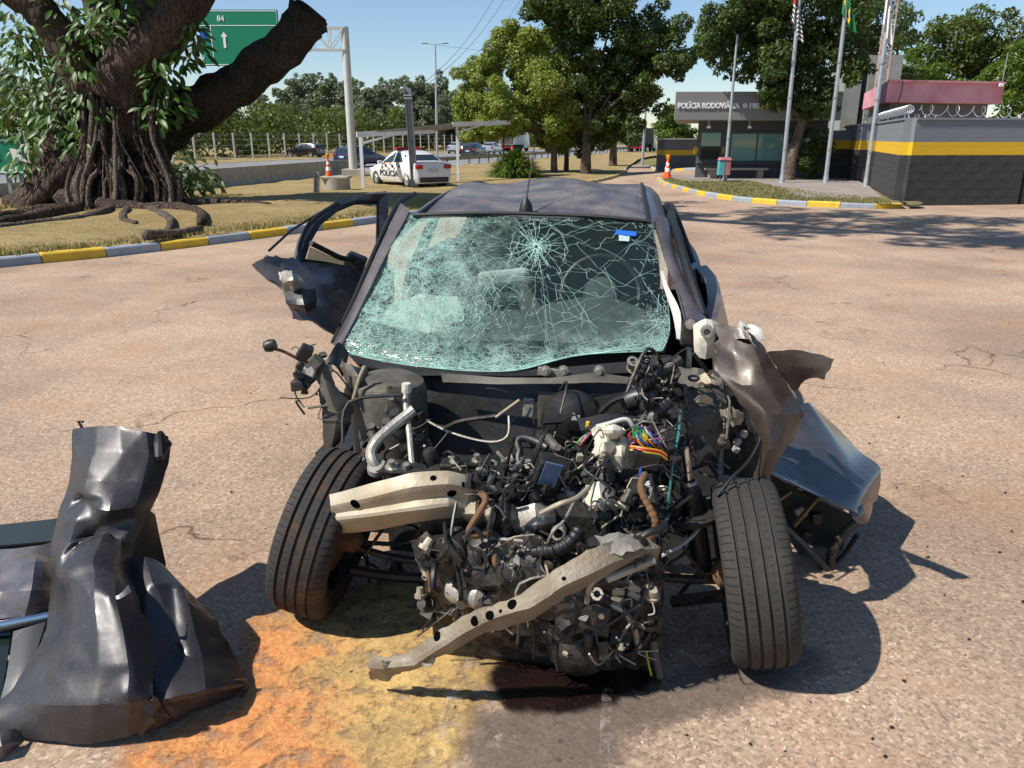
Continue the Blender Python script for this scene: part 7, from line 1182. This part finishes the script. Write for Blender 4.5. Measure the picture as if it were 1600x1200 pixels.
# ---------------------------------------------------------------- spills on the asphalt
def blob_sheet(name, outline, z, mat, label, cat, hgt=0.0, step=.02):
    P = np.array([tuple(pZ(*p_))[:2] for p_ in outline]); P = crom(np.vstack([P, P[:1]]), 8); x0, y0 = P.min(0)-.04; x1, y1 = P.max(0)+.04
    nx, ny = int((x1-x0)/step)+1, int((y1-y0)/step)+1; v = []; dist = []
    for j in range(ny):
        for i in range(nx):
            x, y = x0+i*step, y0+j*step; d2 = np.min(np.hypot(P[:, 0]-x, P[:, 1]-y)); ins = False; xp, yp = P[:, 0], P[:, 1]; c = ((yp > y) != (np.roll(yp, 1) > y)) & (x < (np.roll(xp, 1)-xp)*(y-yp)/(np.roll(yp, 1)-yp+1e-12)+xp); ins = c.sum() % 2 == 1
            sd = d2 if ins else -d2; dist.append(sd); v.append((x, y, z+(hgt*(.5+.8*noise.noise((x*26, y*26, 0))+.6*noise.noise((x*60, y*60, 5)))*min(1, max(0, sd)/.12) if hgt else 0)))
    f = [(j*nx+i, j*nx+i+1, (j+1)*nx+i+1, (j+1)*nx+i) for j in range(ny-1) for i in range(nx-1) if max(dist[j*nx+i], dist[j*nx+i+1], dist[(j+1)*nx+i], dist[(j+1)*nx+i+1]) > -.035]
    me = bpy.data.meshes.new(name); me.from_pydata(v, [], f); at = me.attributes.new('edge', 'FLOAT', 'POINT'); at.data.foreach_set('value', dist); o = link(name, me, mat, smooth=True, angle=180); o['kind'] = 'stuff'; o['label'] = label; o['category'] = cat; return o
def spill_mat(name, cols, rough, soft, bumpy, op=1.0, spec=.3, holes=.35):
    t = NT(name); e = t.n('Attribute', attribute_name='edge').outputs['Fac']; en = t.math('ADD', e, t.math('MULTIPLY', t.math('SUBTRACT', t.noise(14, 6, .7), .5), soft*2.2)); a = t.ramp(t.math('ADD', t.math('MULTIPLY', en, 1/(soft*2.0)), .5), (.35, 0.0), (.75, op))
    n1, n2, n3 = t.noise(4, 6, .65), t.noise(40, 5, .7), t.vor(110, out=1); c = t.mix(t.ramp(n1, (.38, 0.0), (.62, 1.0)), cols[0], cols[1])
    if len(cols) > 2: px_ = t.n('SeparateXYZ', i_0=t.coord()); m = t.ramp(t.math('ADD', t.math('SUBTRACT', t.math('MULTIPLY', px_.outputs[0], -1.15), t.math('MULTIPLY', px_.outputs[1], .45)), t.math('MULTIPLY', n1, 1.0)), (.13, 0.0), (.40, 1.0)); c = t.mix(m, c, cols[2])
    c = t.mix(t.ramp(n2, (.55, 0.0), (.75, .65)), c, tuple(x*.45 for x in cols[0])); c = t.mix(t.math('MULTIPLY', t.n('SeparateColor', i_0=n3).outputs[0], .3), c, tuple(min(1, x*1.5) for x in cols[1]))
    a = t.math('MULTIPLY', a, t.ramp(t.noise(11, 6, .7), (holes, .25), (holes+.12, 1.0))) if holes else a
    h = t.math('ADD', n2, t.math('MULTIPLY', n1, 2.0)); b = t.bsdf(c, rough, 0, t.bump(h, bumpy, .006), Specular_IOR_Level=spec); return t.done(t.n('MixShader', i_0=a, i_1=t.n('BsdfTransparent').outputs[0], i_2=b).outputs[0])
blob_sheet('absorbent_powder', [(395, 965), (470, 945), (540, 930), (620, 900), (700, 930), (800, 960), (900, 985), (850, 1010), (770, 1060), (740, 1120), (715, 1190), (640, 1240), (450, 1260), (250, 1240), (180, 1190), (300, 1130), (385, 1080), (375, 1020)], .004, spill_mat('ochre_powder', [(.31, .205, .085), (.57, .375, .14), (.52, .19, .065)], .95, .10, 1.0, holes=.39), 'ochre and orange absorbent powder spread before the wreck', 'powder', hgt=.006)
blob_sheet('oil_puddle', [(760, 1060), (790, 1030), (850, 1005), (930, 1020), (1000, 1045), (1040, 1060), (1000, 1085), (940, 1105), (870, 1120), (790, 1110)], .013, spill_mat('dark_red_oil', [(.006, .0035, .003), (.013, .006, .005)], .2, .05, 1.2, .93, .4, 0), 'dark red oily puddle under the gearbox', 'puddle')
blob_sheet('damp_stain', [(740, 1120), (820, 1100), (960, 1080), (1100, 1040), (1260, 1010), (1290, 1060), (1150, 1110), (1000, 1150), (940, 1220), (760, 1230), (720, 1180)], .008, spill_mat('damp_asphalt_stain', [(.10, .082, .072), (.15, .12, .10)], .7, .1, .5, .6, .3, .3), 'dark damp stain on the asphalt before the wreck', 'stain')
def chalk(name, pts, w, label):
    q = smooth_line([pZ(x, y, .016) for x, y in pts], 8); mb = MB()
    for a, b in zip(q[:-1], q[1:]): d = (b-a).normalized(); s = Vector((-d.y, d.x, 0))*w/2; mb.add([a-s, a+s, b+s, b-s], [(3, 2, 1, 0)])
    t = NT(name); n = t.ramp(t.noise(22, 6, .7), (.50, 0.0), (.68, .36)); o = mb.build(name, t.done(t.n('MixShader', i_0=n, i_1=t.n('BsdfTransparent').outputs[0], i_2=t.bsdf((.62, .60, .56), .9)).outputs[0])); tag(o, label, 'marking')
chalk('worn_line', [(742, 990), (725, 1040), (705, 1110), (685, 1185), (670, 1240)], .05, 'worn whitish line through the ochre powder'); chalk('worn_line', [(950, 1065), (946, 1120), (945, 1180), (944, 1240)], .03, 'worn whitish line on the asphalt below the gearbox')
g = random.Random(3)
def litter(name, n, zone, smin, smax, mat, label):
    mb = MB()
    for _ in range(n):
        p_ = pZ(g.uniform(zone[0], zone[2]), g.uniform(zone[1], zone[3])); s = g.uniform(smin, smax); mb.box((p_.x, p_.y, s*.3), (s*g.uniform(.6, 1.6), s, s*.6), Matrix.Rotation(g.uniform(0, 3), 3, 'Z') @ Matrix.Rotation(g.uniform(-.4, .4), 3, 'X'), .7)
    o = mb.build(name, mat); tag(o, label, 'debris', kind='stuff')
litter('glass_crumbs', 220, (420, 880, 1420, 1190), .003, .008, m_cream, 'tiny pale fragments scattered on the asphalt round the wreck'); litter('dark_crumbs', 160, (300, 420, 1600, 1190), .004, .012, m_bplas, 'tiny dark fragments scattered over the yard')
